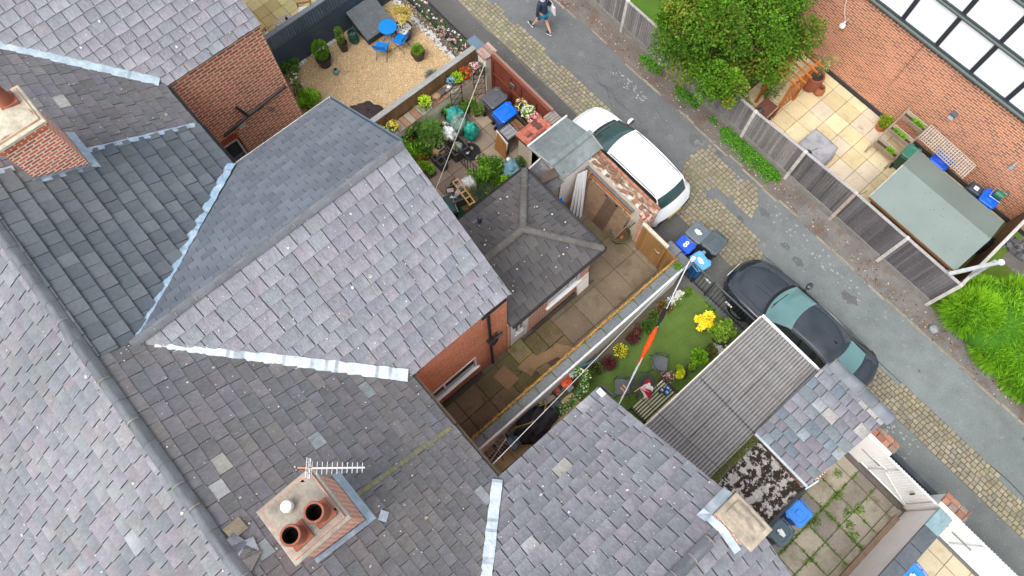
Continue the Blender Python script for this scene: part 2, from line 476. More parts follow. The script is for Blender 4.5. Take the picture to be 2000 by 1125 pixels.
# thin long joint lines and patches in the asphalt
m = MB()
def ribbon(m, pts, w, z, col, seed=1):
    for a, b in zip(pts[:-1], pts[1:]):
        a = V((a[0], a[1], z)); b = V((b[0], b[1], z)); d = (b - a); nn = max(1, int(d.length / .25))
        side = V((-d.y, d.x, 0)).normalized()
        for i in range(nn):
            p = a + d * i / nn; q = a + d * (i + 1) / nn
            j = lambda s: side * (w / 2 + noise.noise(V((s.x * 3, s.y * 3, seed))) * w * .6)
            o = lambda s: side * noise.noise(V((s.x * .8, s.y * .8, seed + 5))) * .08
            m.poly([p - j(p) + o(p), q - j(q) + o(q), q + j(q) + o(q), p + j(p) + o(p)], vary(col, .06))
ribbon(m, [(-4.6, 11.22), (12, 11.28)], .022, .006, C(62, 64, 66))
ribbon(m, [(-22, 10.31), (-5, 10.31)], .02, .006, C(140, 136, 122))
# crazed cracks
for k in range(9):
    x = R.uniform(-10, -5.5); y = R.uniform(11.4, 12.7); pts = [(x, y)]
    for j in range(5):
        x += R.uniform(.1, .4); y += R.uniform(-.18, .16); pts.append((x, y))
    ribbon(m, pts, .009, .007, C(78, 80, 82), k)
struct(m, 'road_cracks', mAsph)
m = MB(); x = -14.
rr = random.Random(11)
while x < 13:
    l = rr.uniform(.55, .95)
    if rr.random() < .8:
        yy = 12.93 + .12 * noise.noise(V((x * .9, 3, 0)))
        m.bev(x, x + l - .02, yy - .04, yy + .035, -.02, .02 + rr.uniform(-.01, .008), vary(C(146, 138, 124), .12, rr), .008)
    x += l
struct(m, 'kerb', mConc)
# loose stones and leaves along the verge: nobody could count them
m = MB()
for _ in range(1000):
    x = R.uniform(-13, 9); y = R.gauss(13.25, .22)
    if not 12.85 < y < 13.62: continue
    s = R.uniform(.006, .022)
    c = R.choice([C(196, 186, 168), C(150, 130, 110), C(120, 84, 60), C(170, 150, 120), C(96, 74, 58)])
    m.obox((x, y, s * .4), (s, s * R.uniform(.5, 1), s * .5), Euler((R.uniform(0, .5), R.uniform(0, .5), R.uniform(0, 6))), c)
tag(m.build('verge_litter', mMatte), 'small stones and dead leaves strewn over the verge by the fence', 'litter', kind='stuff')

# moss and grit blotches on asphalt near walls
# ------------------------------------------------------------- yard floors
def slabs(name, mat, x0, x1, y0, y1, sx, sy, pal, z=.02, gap=.012, jit=.0, seed=0, clip=None, under=C(70, 66, 50), off=False, tilt=.004):
    rr = random.Random(seed); m = MB(); m2 = MB()
    yy = y0; r = 0
    while yy < y1 - .03:
        xx = x0 - (sx * .5 if off and r % 2 else 0)
        while xx < x1 - .03:
            a, b, c, d = max(x0, xx) + gap / 2, min(xx + sx, x1) - gap / 2, yy + gap / 2, min(yy + sy, y1) - gap / 2
            if b - a > .04 and d - c > .04 and (clip is None or clip((a + b) / 2, (c + d) / 2)):
                cc = vary(rr.choice(pal), .07, rr)
                t = [rr.uniform(-tilt, tilt) for _ in range(4)]
                e = .006
                m.hexa([(a, c, -.03), (b, c, -.03), (b, d, -.03), (a, d, -.03), (a, c, z - e + t[0]), (b, c, z - e + t[1]), (b, d, z - e + t[2]), (a, d, z - e + t[3])], cc, skip=(0, 1))
                m.hexa([(a, c, z - e + t[0]), (b, c, z - e + t[1]), (b, d, z - e + t[2]), (a, d, z - e + t[3]),
                        (a + e, c + e, z + t[0]), (b - e, c + e, z + t[1]), (b - e, d - e, z + t[2]), (a + e, d - e, z + t[3])], cc, skip=(0,))
            xx += sx
        yy += sy; r += 1
    m.poly([(x0, y0, .0), (x1, y0, .0), (x1, y1, .0), (x0, y1, .0)], under)
    return struct(m, name, mat)
# C: bare concrete yard
slabs('concrete_yard', mSlabDirty, -3.75, -2.46, .42, 4.9, .66, .78, [C(122, 104, 80), C(110, 100, 72), C(130, 112, 88), C(104, 98, 64)], seed=5, gap=.022, tilt=.012, under=C(60, 50, 36))
slabs('concrete_yard', mSlabDirty, -6.3, -2.46, 4.9, 8.62, .9, .85, [C(124, 110, 92), C(112, 101, 84), C(130, 117, 100)], z=.016, seed=2, gap=.012, under=C(78, 68, 50))
# B: paved yard
slabs('paved_yard', mSlab, -11.2, -7.0, 3.3, 8.85, .62, .62, [C(158, 140, 122), C(150, 134, 118), C(166, 148, 128), C(144, 126, 112)], seed=3, under=C(70, 60, 50))
# A: gravel
m = MB()
for i in range(28):
    for j in range(34):
        x0 = -16 + i * .165; y0 = 3.3 + j * .175
        m.poly([(x0, y0, .0), (x0 + .165, y0, .0), (x0 + .165, y0 + .175, .0), (x0, y0 + .175, .0)], vary(C(190, 164, 124), .05))
struct(m, 'gravel_bed', mGravel)
m = MB(); rr = random.Random(5)
for _ in range(15000):
    x, y = rr.uniform(-15.9, -11.6), rr.uniform(3.6, 9.0); s = rr.uniform(.010, .019)
    c = rr.choice([C(226, 196, 140), C(212, 170, 104), C(240, 222, 186), C(190, 150, 96), C(170, 120, 74), C(232, 206, 160), C(200, 190, 170), C(150, 110, 78), C(247, 238, 220)])
    m.hexa([tuple(V((x, y, 0)) + V((math.cos(a + s * 900) * s * q, math.sin(a + s * 900) * s * .8 * q, z))) for z, q in ((.0, 1), (s * .9, .6)) for a in (0, 1.57, 3.14, 4.71)], vary(c, .1, rr), skip=(0,))
tag(m.build('loose_gravel', mMatte), 'golden pea gravel covering the small garden', 'gravel', kind='stuff')
# neighbour patio beyond the dark fence
slabs('patio', mSlab, -21, -16.15, 3.3, 9, .45, .45, [C(186, 172, 118), C(178, 160, 108), C(196, 184, 132)], seed=8, under=C(96, 98, 60))
# D: artificial turf and path
m = MB()
for i in range(9):
    for j in range(20):
        x0 = -1.72 + i * .235; y0 = 3.9 + j * .245
        m.poly([(x0, y0, .012), (x0 + .235, y0, .012), (x0 + .235, y0 + .245, .012), (x0, y0 + .245, .012)], vary(C(102, 128, 60), .05))
struct(m, 'artificial_lawn', mTurf)
m = MB(); rr = random.Random(6)
for _ in range(16000):
    x, y = rr.uniform(-1.72, .38), rr.uniform(3.9, 8.78)
    k = noise.noise(V((x * 2, y * 2, 1)))
    m.leaf((x, y, .01), rr.uniform(.02, .04), vary(mixc(C(84, 112, 46), C(112, 140, 64), .5 + k), .2, rr), rr, .35, .9)
tag(m.build('lawn_pile', mLeaf), 'short blades of the artificial lawn', 'grass', kind='stuff')
slabs('side_path', mSlab, -1.72, -.85, .45, 3.9, .44, .5, [C(206, 184, 136), C(190, 174, 126), C(214, 194, 150)], seed=9, under=C(80, 76, 50))
# E and F yards
slabs('slab_yard', mSlabDirty, 3.98, 6.72, 3.2, 8.45, .61, .61, [C(148, 142, 128), C(134, 127, 117), C(156, 149, 134), C(126, 120, 112), C(158, 151, 134)], z=.02, seed=12, gap=.022, under=C(84, 92, 50))
slabs('slab_yard', mSlab, 7.1, 11, 4.0, 8.6, .6, .6, [C(190, 176, 148), C(178, 166, 140)], seed=13, gap=.015)
slabs('back_patio', mSlab, -5.2, 3.36, 13.75, 17.75, .61, .61, [C(216, 200, 158), C(208, 192, 152), C(220, 206, 168), C(206, 194, 172)], seed=14, gap=.014, under=C(110, 96, 66))
m = sheet(3.4, 12, 13.75, 22, -.005, C(96, 124, 44)); struct(m, 'lawn', mTurf)
m = sheet(4.0, 12, 16.55, 24, .004, C(112, 110, 104)); struct(m, 'drive', mAsph)
m = sheet(-16, -5.25, 13.75, 26, -.004, C(84, 118, 38)); struct(m, 'lawn', mTurf)
# grass in the joints of yard E
def tuft(m, x, y, r, n, s, pal, rr=R, z=0, up=1.2):
    for _ in range(n):
        a = rr.uniform(0, 6.3); q = r * rr.random() ** .6
        m.leaf((x + math.cos(a) * q, y + math.sin(a) * q, z), s * rr.uniform(.6, 1.3), vary(rr.choice(pal), .2, rr), rr, .25, up)
GR = [C(112, 156, 40), C(96, 136, 36), C(134, 172, 60), C(84, 118, 40)]
m = MB(); rr = random.Random(20)
for _ in range(420):
    k = rr.random()
    if k < .5: x = 3.98 + .61 * rr.choice([2, 2, 3]); y = rr.uniform(4.6, 8.3)
    else: x = rr.uniform(4.4, 6.6); y = 3.2 + .61 * rr.choice([4, 5, 6, 7, 6])
    if rr.random() < .7: tuft(m, x, y, .05, 16, .07, GR, rr)
for x, y in ((5.85, 7.6), (5.95, 7.1), (5.3, 6.45), (4.85, 7.9), (5.25, 7.45), (6.2, 6.95), (5.7, 7.3)): tuft(m, x, y, .13, 90, .1, GR, rr)
tag(m.build('joint_weeds', mLeaf), 'weeds growing in the joints of the slab yard', 'weeds', kind='stuff')

m = MB(); rr = random.Random(77)
for k in range(26):
    x = rr.uniform(-12, 9); y = rr.choice([rr.uniform(9.2, 10.2), rr.uniform(11.4, 12.8), rr.uniform(11.4, 12.8)]); s_ = rr.uniform(.05, .3); n_ = 12
    pts = [(x + math.cos(2 * PI * i / n_) * s_ * rr.uniform(.5, 1.3), y + math.sin(2 * PI * i / n_) * s_ * .7 * rr.uniform(.5, 1.3), .0025 + k * .00005) for i in range(n_)]
    m.poly(pts, vary(C(98, 100, 100) if rr.random() < .6 else C(116, 118, 118), .05, rr))
for (xa, xb, ya, yb) in ((-3.3, 3.0, 12.25, 12.75), (4.2, 5.9, 9.5, 10.25), (-8.8, -7.2, 12.2, 12.6)):
    for k in range(70):
        x, y = rr.uniform(xa, xb), rr.uniform(ya, yb); s_ = rr.uniform(.01, .05); m.poly([(x + math.cos(q) * s_ * rr.uniform(.5, 1.4), y + math.sin(q) * s_ * rr.uniform(.4, 1), .0062 + k * .00004 + xa * .00001) for q in (0, 1, 2, 3.1, 4.2, 5.2)], vary(C(158, 160, 156), .1, rr))
struct(m, 'road_patches', mAsph)
m = MB()
for _ in range(3200):
    x, y = rr.uniform(-14, 11), rr.uniform(9.2, 12.9); s_ = rr.uniform(.004, .012); c_ = rr.choice([C(150, 146, 136), C(80, 78, 74), C(180, 174, 160), C(110, 92, 72), C(96, 110, 60)]); m.obox((x, y, .008), (s_, s_ * .7, s_ * .4), Euler((0, 0, rr.uniform(0, 3))), c_)
tag(m.build('road_grit', mMatte), 'fine grit and leaf crumbs lying on the lane', 'grit', kind='stuff')
# ------------------------------------------------------------- roofs
def clip(poly, region):
    """Sutherland-Hodgman, region convex ccw"""
    out = poly
    n = len(region)
    for i in range(n):
        a, b = region[i], region[(i + 1) % n]
        inp = out; out = []
        if not inp: return []
        def side(p): return (b[0] - a[0]) * (p[1] - a[1]) - (b[1] - a[1]) * (p[0] - a[0])
        for k in range(len(inp)):
            p, q = inp[k], inp[(k + 1) % len(inp)]
            sp, sq = side(p), side(q)
            if sp >= 0: out.append(p)
            if (sp >= 0) != (sq >= 0):
                t = sp / (sp - sq); out.append((p[0] + (q[0] - p[0]) * t, p[1] + (q[1] - p[1]) * t))
    return out

def area(p):
    return sum(p[i][0] * p[(i + 1) % len(p)][1] - p[(i + 1) % len(p)][0] * p[i][1] for i in range(len(p))) / 2

def roof(name, mat, O, U, W, region, pal, w=(.28, .42), g=.27, lift=.018, seed=0, gap=.02, jit=.015, cv=.05, deck=C(70, 69, 74), parent=None, odd=(), oddp=.0, weather=None, shade=.82, flecks=0):
    """real slates on the plane through O: U along the eave, W up the slope; region in (u, w) metres"""
    rr = random.Random(seed); m = MB()
    O = V(O); U = V(U).normalized(); W = V(W).normalized(); N = U.cross(W).normalized()
    if N.z < 0: N = -N
    if area(region) < 0: region = region[::-1]
    us = [p[0] for p in region]; ws = [p[1] for p in region]
    P3 = lambda u, v, h: O + U * u + W * v + N * h
    m.poly([P3(u, v, -.012) for u, v in region], deck, [(u, v) for u, v in region])
    m.poly([P3(u, v, -.10) for u, v in region][::-1], deck, [(u, v) for u, v in region][::-1])
    for i in range(len(region)):
        a, b = region[i], region[(i + 1) % len(region)]
        m.poly([P3(*a, -.10), P3(*b, -.10), P3(*b, -.012), P3(*a, -.012)], deck)
    v = min(ws); row = 0
    while v < max(ws):
        u = min(us) - rr.uniform(0, w[0]) if w[0] != w[1] else min(us) - (w[0] / 2 if row % 2 else 0)
        gg = g * (1 + rr.uniform(-.03, .03)) * (.88 + .26 * (v - min(ws)) / (max(ws) - min(ws))) if jit > .006 else g
        while u < max(us):
            ww = rr.uniform(*w)
            j = lambda: rr.uniform(-jit, jit)
            q = [(u + gap / 2 + j() * .4, v + j()), (u + ww - gap / 2 + j() * .4, v + j()), (u + ww - gap / 2, v + gg + .025), (u + gap / 2, v + gg + .025)]
            q = clip(q, region)
            if len(q) > 2 and abs(area(q)) > .0015:
                col = rr.choice(pal)
                if odd and rr.random() < oddp: col = rr.choice(odd)
                col = vary(col, cv, rr, .015)
                if weather: col = weather(col, u + ww / 2, v, rr)
                l0 = lift * rr.uniform(.75, 1.25)
                tw = rr.uniform(-.004, .004) if jit > .006 else 0
                hh = lambda a, b: max(.0005, l0 * (1 - (b - v) / (gg + .03)) + .001 + tw * (a - u) / ww)
                ou, ov = rr.uniform(0, 40), rr.uniform(0, 40)
                uvs = [(a + ou, b + ov) for a, b in q]
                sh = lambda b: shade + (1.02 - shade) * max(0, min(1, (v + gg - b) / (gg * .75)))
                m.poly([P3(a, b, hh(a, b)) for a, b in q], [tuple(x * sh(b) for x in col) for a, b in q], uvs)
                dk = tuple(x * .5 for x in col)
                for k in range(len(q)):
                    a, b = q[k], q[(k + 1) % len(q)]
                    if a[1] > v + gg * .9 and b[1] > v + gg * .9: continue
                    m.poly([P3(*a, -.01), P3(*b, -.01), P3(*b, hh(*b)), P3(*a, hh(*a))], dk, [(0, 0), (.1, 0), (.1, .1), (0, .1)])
            u += ww
        v += gg; row += 1
    o = m.build(name, mat, parent, world=True)
    if flecks:
        f_ = MB()
        for _ in range(flecks):
            u, v = rr.uniform(min(us), max(us)), rr.uniform(min(ws), max(ws)); s_ = rr.uniform(.006, .02) * (2.0 if rr.random() < .06 else 1)
            if len(clip([(u - s_, v - s_), (u + s_, v - s_), (u + s_, v + s_), (u - s_, v + s_)], region)) != 4: continue
            n_ = 6; c_ = vary(rr.choice([C(196, 196, 190), C(180, 184, 186), C(168, 164, 130), C(150, 150, 140), C(208, 204, 190)]), .1, rr); a0 = rr.uniform(0, 3)
            f_.poly([P3(u + math.cos(a0 + 6.28 * k / n_) * s_ * rr.uniform(.5, 1.3), v + math.sin(a0 + 6.28 * k / n_) * s_ * rr.uniform(.5, 1.5), lift * 1.35 + .004) for k in range(n_)], c_)
        tag(f_.build('lichen_flecks', mMatte, parent, world=True), kind='stuff')
    return o

def ridge(a, b, parent, col, r=.13, L=.45, seed=0, kind='half', mat=None, name='ridge_tiles', drop=.02, mort=C(150, 140, 128)):
    """a run of ridge tiles from a to b"""
    rr = random.Random(seed); m = MB(); a = V(a); b = V(b); d = b - a; n = max(1, round(d.length / L)); t = d.normalized()
    side = t.cross(V((0, 0, 1))).normalized(); up = side.cross(t).normalized()
    for i in range(n):
        p = a + d * i / n; q = a + d * (i + 1) / n + t * .03
        c = vary(col, .1, rr); k = 9 if kind == 'half' else 5
        rows = []
        for e, ex in ((p, 0.), (q, .012)):
            o = up * (ex - drop) + side * rr.uniform(-.006, .006)
            if kind == 'half': rows.append([e + o + side * math.cos(PI * j / (k - 1)) * (r + ex) + up * math.sin(PI * j / (k - 1)) * (r * .75 + ex) for j in range(k)])
            else: rows.append([e + o + side * s * r * 1.15 + up * h for s, h in ((1, -.02), (.35, .085), (0, .10), (-.35, .085), (-1, -.02))])
        m.raw(rows[0] + rows[1], [(j, j + 1, j + 1 + k, j + k) for j in range(k - 1)] + [tuple(range(k)), tuple(range(2 * k - 1, k - 1, -1))], c)
        if rr.random() < .5:  # mortar blob at the joint
            m.tube([p + side * r * 1.0 + up * .0, p + side * .5 * r + up * r * .62, p + up * (r * .78), p - side * .5 * r + up * r * .62, p - side * r], .012, vary(mort, .1, rr), 5)
    return m.build(name, mat or mRidge, parent, smooth=True, world=True)

def lead(pts, w, parent, col, seed=0, name='lead_flashing', lift=.03, crumple=.008, fold=0., n1=None, n2=None):
    """a strip of dressed lead along pts; n1/n2: directions of its two wings"""
    m = MB(); rr = random.Random(seed); pts = [V(p) for p in pts]
    rows = []
    tot = sum((b - a).length for a, b in zip(pts[:-1], pts[1:]))
    for a, b in zip(pts[:-1], pts[1:]):
        d = b - a; n = max(2, int(d.length / .07))
        t = d.normalized(); side = t.cross(V((0, 0, 1))).normalized()
        w1 = V(n1).normalized() if n1 else side; w2 = V(n2).normalized() if n2 else -side
        for i in range(n + (1 if b == pts[-1] else 0)):
            p = a + d * i / n; row = []
            e1 = w / 2 * (1 + .18 * noise.noise(V((i * .35, seed, a.x))) + rr.uniform(-.04, .04)); e2 = w / 2 * (1 + .18 * noise.noise(V((i * .35, seed + 9, a.x))) + rr.uniform(-.04, .04))
            for s, wv, e in ((1, w1, e1), (.5, w1, e1), (0, w1, 0), (.5, w2, e2), (1, w2, e2)):
                row.append(p + wv * e * s + V((0, 0, lift + rr.uniform(0, crumple) * (1 if s != 1 else .4) - (0 if s else fold))))
            rows.append(row)
    vs = [p for r in rows for p in r]; fs = []; cs = []
    for i in range(len(rows) - 1):
        streak = rr.random() < .12
        for j in range(4):
            fs.append((i * 5 + j, i * 5 + j + 1, i * 5 + 6 + j, i * 5 + 5 + j)); cs.append(vary(mixc(col, C(120, 132, 142), .5) if streak else col, .09, rr))
    m.raw(vs, fs, cs)
    return m.build(name, mLead, parent, world=True)

S = .5866; EZ = 5.2; RY = -3.75; RZ = EZ + S * (.5 - RY)   # main roof
mz = lambda y: EZ + S * (.5 - y)                            # rear slope height
JY = -3.08; OZ = 7.3                                        # outrigger ridge
SL = math.sqrt(1 + S * S)
OLD_ = [C(150, 148, 158), C(140, 140, 148), C(158, 154, 162), C(134, 136, 142), C(150, 152, 156), C(146, 140, 150)]
LITE = [C(141, 141, 148), C(136, 136, 144), C(140, 137, 144), C(132, 134, 141), C(143, 143, 149), C(135, 139, 145)]
FRONT = [C(132, 131, 138), C(126, 128, 134), C(134, 130, 135), C(122, 126, 132), C(136, 136, 139), C(128, 132, 135)]
OLD = [C(130, 130, 137), C(124, 126, 132), C(134, 132, 139), C(120, 123, 129), C(130, 133, 138), C(128, 126, 133)]
DIRT = [C(112, 111, 116), C(106, 106, 110), C(116, 113, 118), C(102, 104, 107), C(118, 116, 117), C(110, 110, 117)]
PALE = [C(158, 159, 161), C(160, 158, 152), C(138, 148, 152), C(150, 156, 158)]
def dirty(col, u, v, rr):
    k = noise.noise(V((u * .5, v * .5, 4))) * .8 + .25
    return mixc(tuple(x * (1 + noise.noise(V((u * 1.4, v * .5, 8))) * .22) for x in col), C(112, 107, 98), max(0, min(.5, k * .6)))
def soft(col, u, v, rr):
    k = .97 + noise.noise(V((u * .45, v * .45, 14))) * .18 + noise.noise(V((u * 2.2, v * .5, 3))) * .10
    return tuple(x * k for x in col)

def main_rear(parent, x0, x1, cut_left=None, cut_right=None, mat=None, pal=DIRT, **k):
    """rear slope x0..x1; cut_* = (eave x, ridge x) of the outrigger whose valley trims it"""
    yt = (.56 - RY) * SL; yj = (.56 - JY) * SL; reg = []
    if cut_left: reg += [(cut_left[0] - x0, 0)]
    else: reg += [(0, 0)]
    if cut_right: reg += [(cut_right[0] - x0, 0), (x1 - x0, yj)]
    else: reg += [(x1 - x0, 0)]
    reg += [(x1 - x0, yt), (0, yt)]
    if cut_left: reg += [(0, yj)]
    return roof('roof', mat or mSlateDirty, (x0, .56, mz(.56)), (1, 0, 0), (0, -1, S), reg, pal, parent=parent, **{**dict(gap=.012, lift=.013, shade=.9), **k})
def main_front(parent, x0, x1, **k):
    L = 5.6
    return roof('front_roof', mSlate, (x1, RY - L / SL, RZ - S * L / SL), (-1, 0, 0), (0, 1, S), [(0, 0), (x1 - x0, 0), (x1 - x0, L), (0, L)], FRONT, w=(.3, .44), g=.27, parent=parent, odd=PALE + [C(128, 144, 150)], oddp=.02, weather=soft, flecks=150, lift=.02, **k)
def outr(parent, ex, rx, left, ye=3.42, ez=EZ - .02, mat=None, pal=LITE, **k):
    """outrigger slope between its eave (ex) and ridge (rx), both along Y"""
    dx = abs(rx - ex); s = (OZ - ez) / dx; ov = .07
    L = math.hypot(dx + ov, s * (dx + ov))
    sg = 1 if left else -1
    if left:
        O = (ex - ov, ye, ez - s * ov); U = (0, -1, 0)
        reg = [(0, 0), (ye - .5, 0), (ye - JY, L), (0, L)]
    else:
        O = (ex + ov, .5, ez - s * ov); U = (0, 1, 0)
        reg = [(0, 0), (ye - .5, 0), (ye - .5, L), (-(.5 - JY), L)]
    return roof('outrigger_roof', mat or mSlate, O, U, (sg, 0, s), reg, pal, parent=parent, **k)

def wallx(m, x, y0, y1, z0, z1, t, col, holes=()):
    """wall slab whose outer face is the plane x (thickness towards -x if t>0), with holes (ya,yb,za,zb) cut through the outer face"""
    ys = sorted({y0, y1, *[h[0] for h in holes], *[h[1] for h in holes]}); zs = sorted({z0, z1, *[h[2] for h in holes], *[h[3] for h in holes]})
    for a, b in zip(ys[:-1], ys[1:]):
        for c, d in zip(zs[:-1], zs[1:]):
            if any(h[0] <= (a + b) / 2 <= h[1] and h[2] <= (c + d) / 2 <= h[3] for h in holes): continue
            m.poly([(x, a, c), (x, b, c), (x, b, d), (x, a, d)], col)
    for h in holes:
        for p, q in (((h[0], h[2]), (h[1], h[2])), ((h[1], h[2]), (h[1], h[3])), ((h[1], h[3]), (h[0], h[3])), ((h[0], h[3]), (h[0], h[2]))):
            m.poly([(x, p[0], p[1]), (x - t, p[0], p[1]), (x - t, q[0], q[1]), (x, q[0], q[1])], col)
    m.poly([(x - t, y0, z0), (x - t, y0, z1), (x, y0, z1), (x, y0, z0)], col)
    m.poly([(x - t, y1, z0), (x, y1, z0), (x, y1, z1), (x - t, y1, z1)], col)
    m.poly([(x, y0, z1), (x, y1, z1), (x - t, y1, z1), (x - t, y0, z1)], col)
    m.poly([(x - t, y0, z0), (x - t, y1, z0), (x - t, y1, z1), (x - t, y0, z1)][::-1], col)

def window_x(parent, x, y0, y1, z0, z1, split=(.5,), sill=True, inset=.0):
    """white framed window in a wall facing +X"""
    f = MB(); wc = C(240, 240, 238); fw = .06; xi = x - inset
    def bar(a, b, c, d, dx=0): f.box(xi - .04, xi + .02 + dx, a, b, c, d, wc)
    bar(y0, y1, z0, z0 + fw); bar(y0, y1, z1 - fw, z1); bar(y0, y0 + fw, z0 + fw, z1 - fw); bar(y1 - fw, y1, z0 + fw, z1 - fw)
    for s in split:
        yc = y0 + (y1 - y0) * s; bar(yc - .03, yc + .03, z0 + fw, z1 - fw)
    wn = f.build('window', mPaint, parent, world=True)
    p = MB(); p.poly([(xi - .01, y0 + .03, z0 + .03), (xi - .01, y1 - .03, z0 + .03), (xi - .01, y1 - .03, z1 - .03), (xi - .01, y0 + .03, z1 - .03)], C(50, 62, 66)); p.build('pane', mPane, wn, world=True)
    if sill:
        s = MB(); s.bev(xi + .02, x + .075, y0 - .06, y1 + .06, z0 - .03, z0 + .012, C(246, 246, 244), .008); s.build('sill', mPaint, wn, world=True)
    return wn

def gutter(parent, a, b, r=.05, col=C(52, 50, 50)):
    m = MB(); a = V(a); b = V(b); t = (b - a).normalized(); side = t.cross(V((0, 0, 1))).normalized(); k = 8
    rows = []
    for e in (a, b):
        rows.append([e + side * math.cos(PI + PI * j / k) * r + V((0, 0, math.sin(PI + PI * j / k) * r)) for j in range(k + 1)] + [e + side * math.cos(2 * PI - PI * j / k) * (r - .008) + V((0, 0, math.sin(2 * PI - PI * j / k) * (r - .008))) for j in range(k + 1)])
    n = 2 * (k + 1)
    m.raw(rows[0] + rows[1], [(j, (j + 1) % n, (j + 1) % n + n, j + n) for j in range(n)], col)
    return m.build('gutter', mPlastic, parent, smooth=True, world=True)

def chimney(parent, x0, x1, y0, y1, zt, pots, brick=C(196, 104, 76), zb=6.2, course=True, bands=3, flash=True, cap=C(176, 164, 148), cowl=None):
    m = MB(); m.box(x0 + .06, x1 - .06, y0 + .06, y1 - .06, zb, zt - .32, brick)
    m.box(x0 + .03, x1 - .03, y0 + .03, y1 - .03, zt - .32, zt - .24, brick)
    m.box(x0 + .0, x1 - .0, y0 + .0, y1 - .0, zt - .24, zt - .16, brick)
    ch = m.build('chimney', mBrick, parent, world=True)
    c = MB(); c.bev(x0 - .02, x1 + .02, y0 - .02, y1 + .02, zt - .16, zt - .09, cap, .02)
    b = c.build('chimney_cap', mConc, ch, world=True)
    if course: c = MB(); c.box(x0 + .05, x1 - .05, y0 + .05, y1 - .05, zt - .09, zt - .035, mixc(brick, cap, .7)); c.build('brick_course', mConc, ch, world=True)
    c = MB(); n = 14; vs = []; fs = []          # lumpy mortar flaunching
    for i in range(n + 1):
        for j in range(n + 1):
            u, v = i / n, j / n
            h = (min(u, 1 - u, v, 1 - v) * 2) ** .6 * .07 + noise.noise(V((u * 4 + x0, v * 4, 1))) * .05 + noise.noise(V((u * 11 + x0, v * 11, 1))) * .02
            vs.append((x0 + .08 + (x1 - x0 - .16) * u, y0 + .08 + (y1 - y0 - .16) * v, zt - .035 + max(0, h)))
    fs = [(i * (n + 1) + j, (i + 1) * (n + 1) + j, (i + 1) * (n + 1) + j + 1, i * (n + 1) + j + 1) for i in range(n) for j in range(n)]
    c.raw(vs, fs, [vary(mixc(cap, C(128, 118, 104), .3), .04) for _ in fs]); c.build('mortar_bed', mConc, ch, smooth='all', world=True)
    for (px, py, r, h) in pots:
        p = MB(); p.box(px - r * 1.12, px + r * 1.12, py - r * 1.12, py + r * 1.12, zt - .02, zt + .06, C(150, 92, 70)); p.lathe([(r * .95, .0), (r * .82, h * .55), (r * .82, h * .8), (r * 1.02, h * .84), (r * 1.08, h * .93), (r * 1.02, h), (r * .82, h), (r * .72, h * .9), (r * .7, .1), (.01, .1)], (px, py, zt + .04), C(146, 88, 68), 28, cap1=False)
        o = p.build('chimney_pot', mCopT, ch, smooth=True, world=True)
        q = MB(); q.lathe([(r * .73, 0), (r * .73, h * .9), (.005, h * .05)], (px, py, zt + .05), C(16, 13, 12), 24); 
        q = MB(); q.lathe([(r * .805, h * .985), (r * .71, h * .9), (r * .69, .12), (.004, .115)], (px, py, zt + .045), C(24, 18, 16), 28, cap0=False, cap1=False); q.build('flue', mRubber, o, smooth=True, world=True)
    if cowl:
        q = MB(); q.lathe([(.075, 0), (.075, .12), (.1, .13), (.1, .2), (.085, .235), (.02, .245)], (cowl[0], cowl[1], zt), C(236, 234, 228), 20); q.build('flue_cap', mPaint, ch, smooth=True, world=True)
    if flash:
        l = MB()
        for (a, b, h) in (((x1 - .05, y0), (x1 - .05, y1), 1), ):
            n = 8
            for i in range(n):
                ya = y0 + (y1 - y0) * i / n; yb = y0 + (y1 - y0) * (i + 1) / n
                l.poly([(x1 - .045, ya, mz(ya) - .02), (x1 - .045, yb, mz(yb) - .02), (x1 - .045, yb, mz(ya) + .09), (x1 - .045, ya, mz(ya) + .09)], vary(C(150, 164, 176), .1))
                l.poly([(x1 - .045, ya, mz(ya) + .03), (x1 + .04, ya, mz(ya) + .03), (x1 + .04, yb, mz(yb) + .03), (x1 - .045, yb, mz(yb) + .03)], vary(C(150, 164, 176), .1))
        l.poly([(x0 - .05, y1 - .05, mz(y1) + .16), (x1 + .04, y1 - .05, mz(y1) + .14), (x1 + .04, y1 + .08, mz(y1 + .08) + .035), (x0 - .05, y1 + .08, mz(y1 + .08) + .035)], C(158, 180, 192))
        l.build('chimney_flashing', mLead, ch, world=True)
    return ch

BR = C(206, 118, 88)
# ---- house 0 (far left)
h0 = thing('terraced_house', 'terraced house at top left with mauve slates and a large plain brick side wall', 'house', (-14.6, -3.7, 0), group='terraced houses in the row')
main_rear(h0, -17.02, -12.15, cut_left=(-13.72, 0), seed=1, pal=DIRT, w=(.3, .42), g=.27, odd=PALE, oddp=.015, weather=dirty, flecks=260)
outr(h0, -13.7, -17.02, False, seed=2, pal=LITE, w=(.28, .42), g=.27, odd=PALE, oddp=.015, ez=5.15, weather=soft, flecks=240)
outr(h0, -20.3, -17.02, True, seed=3, pal=LITE, w=(.28, .42), g=.27)
main_front(h0, -17.02, -12.15, seed=4)
m = MB(); wallx(m, -13.72, .5, 3.38, 0, 5.1, .25, BR, [(.62, 1.35, .55, 1.75)])
m.poly([(-13.72, 3.38, 0), (-20.3, 3.38, 0), (-20.3, 3.38, 5.1), (-17.02, 3.38, OZ - .1), (-13.72, 3.38, 5.1)], BR)
m.poly([(-13.72, .45, 0), (-12.15, .45, 0), (-12.15, .45, 5.15), (-13.72, .45, 5.15)][::-1], BR)
m.build('wall', mSpeck, h0, world=True)
window_x(h0, -13.72, .68, 1.3, .6, 1.6, split=(), inset=.1)
m = MB()
for i in range(9): m.obox((-13.705, .62 + .73 * (i + .5) / 9, 1.86 + .03 * math.sin(PI * (i + .5) / 9)), (.012, .034, .11), Euler((0, 0, 0)), vary(C(176, 84, 62), .1))
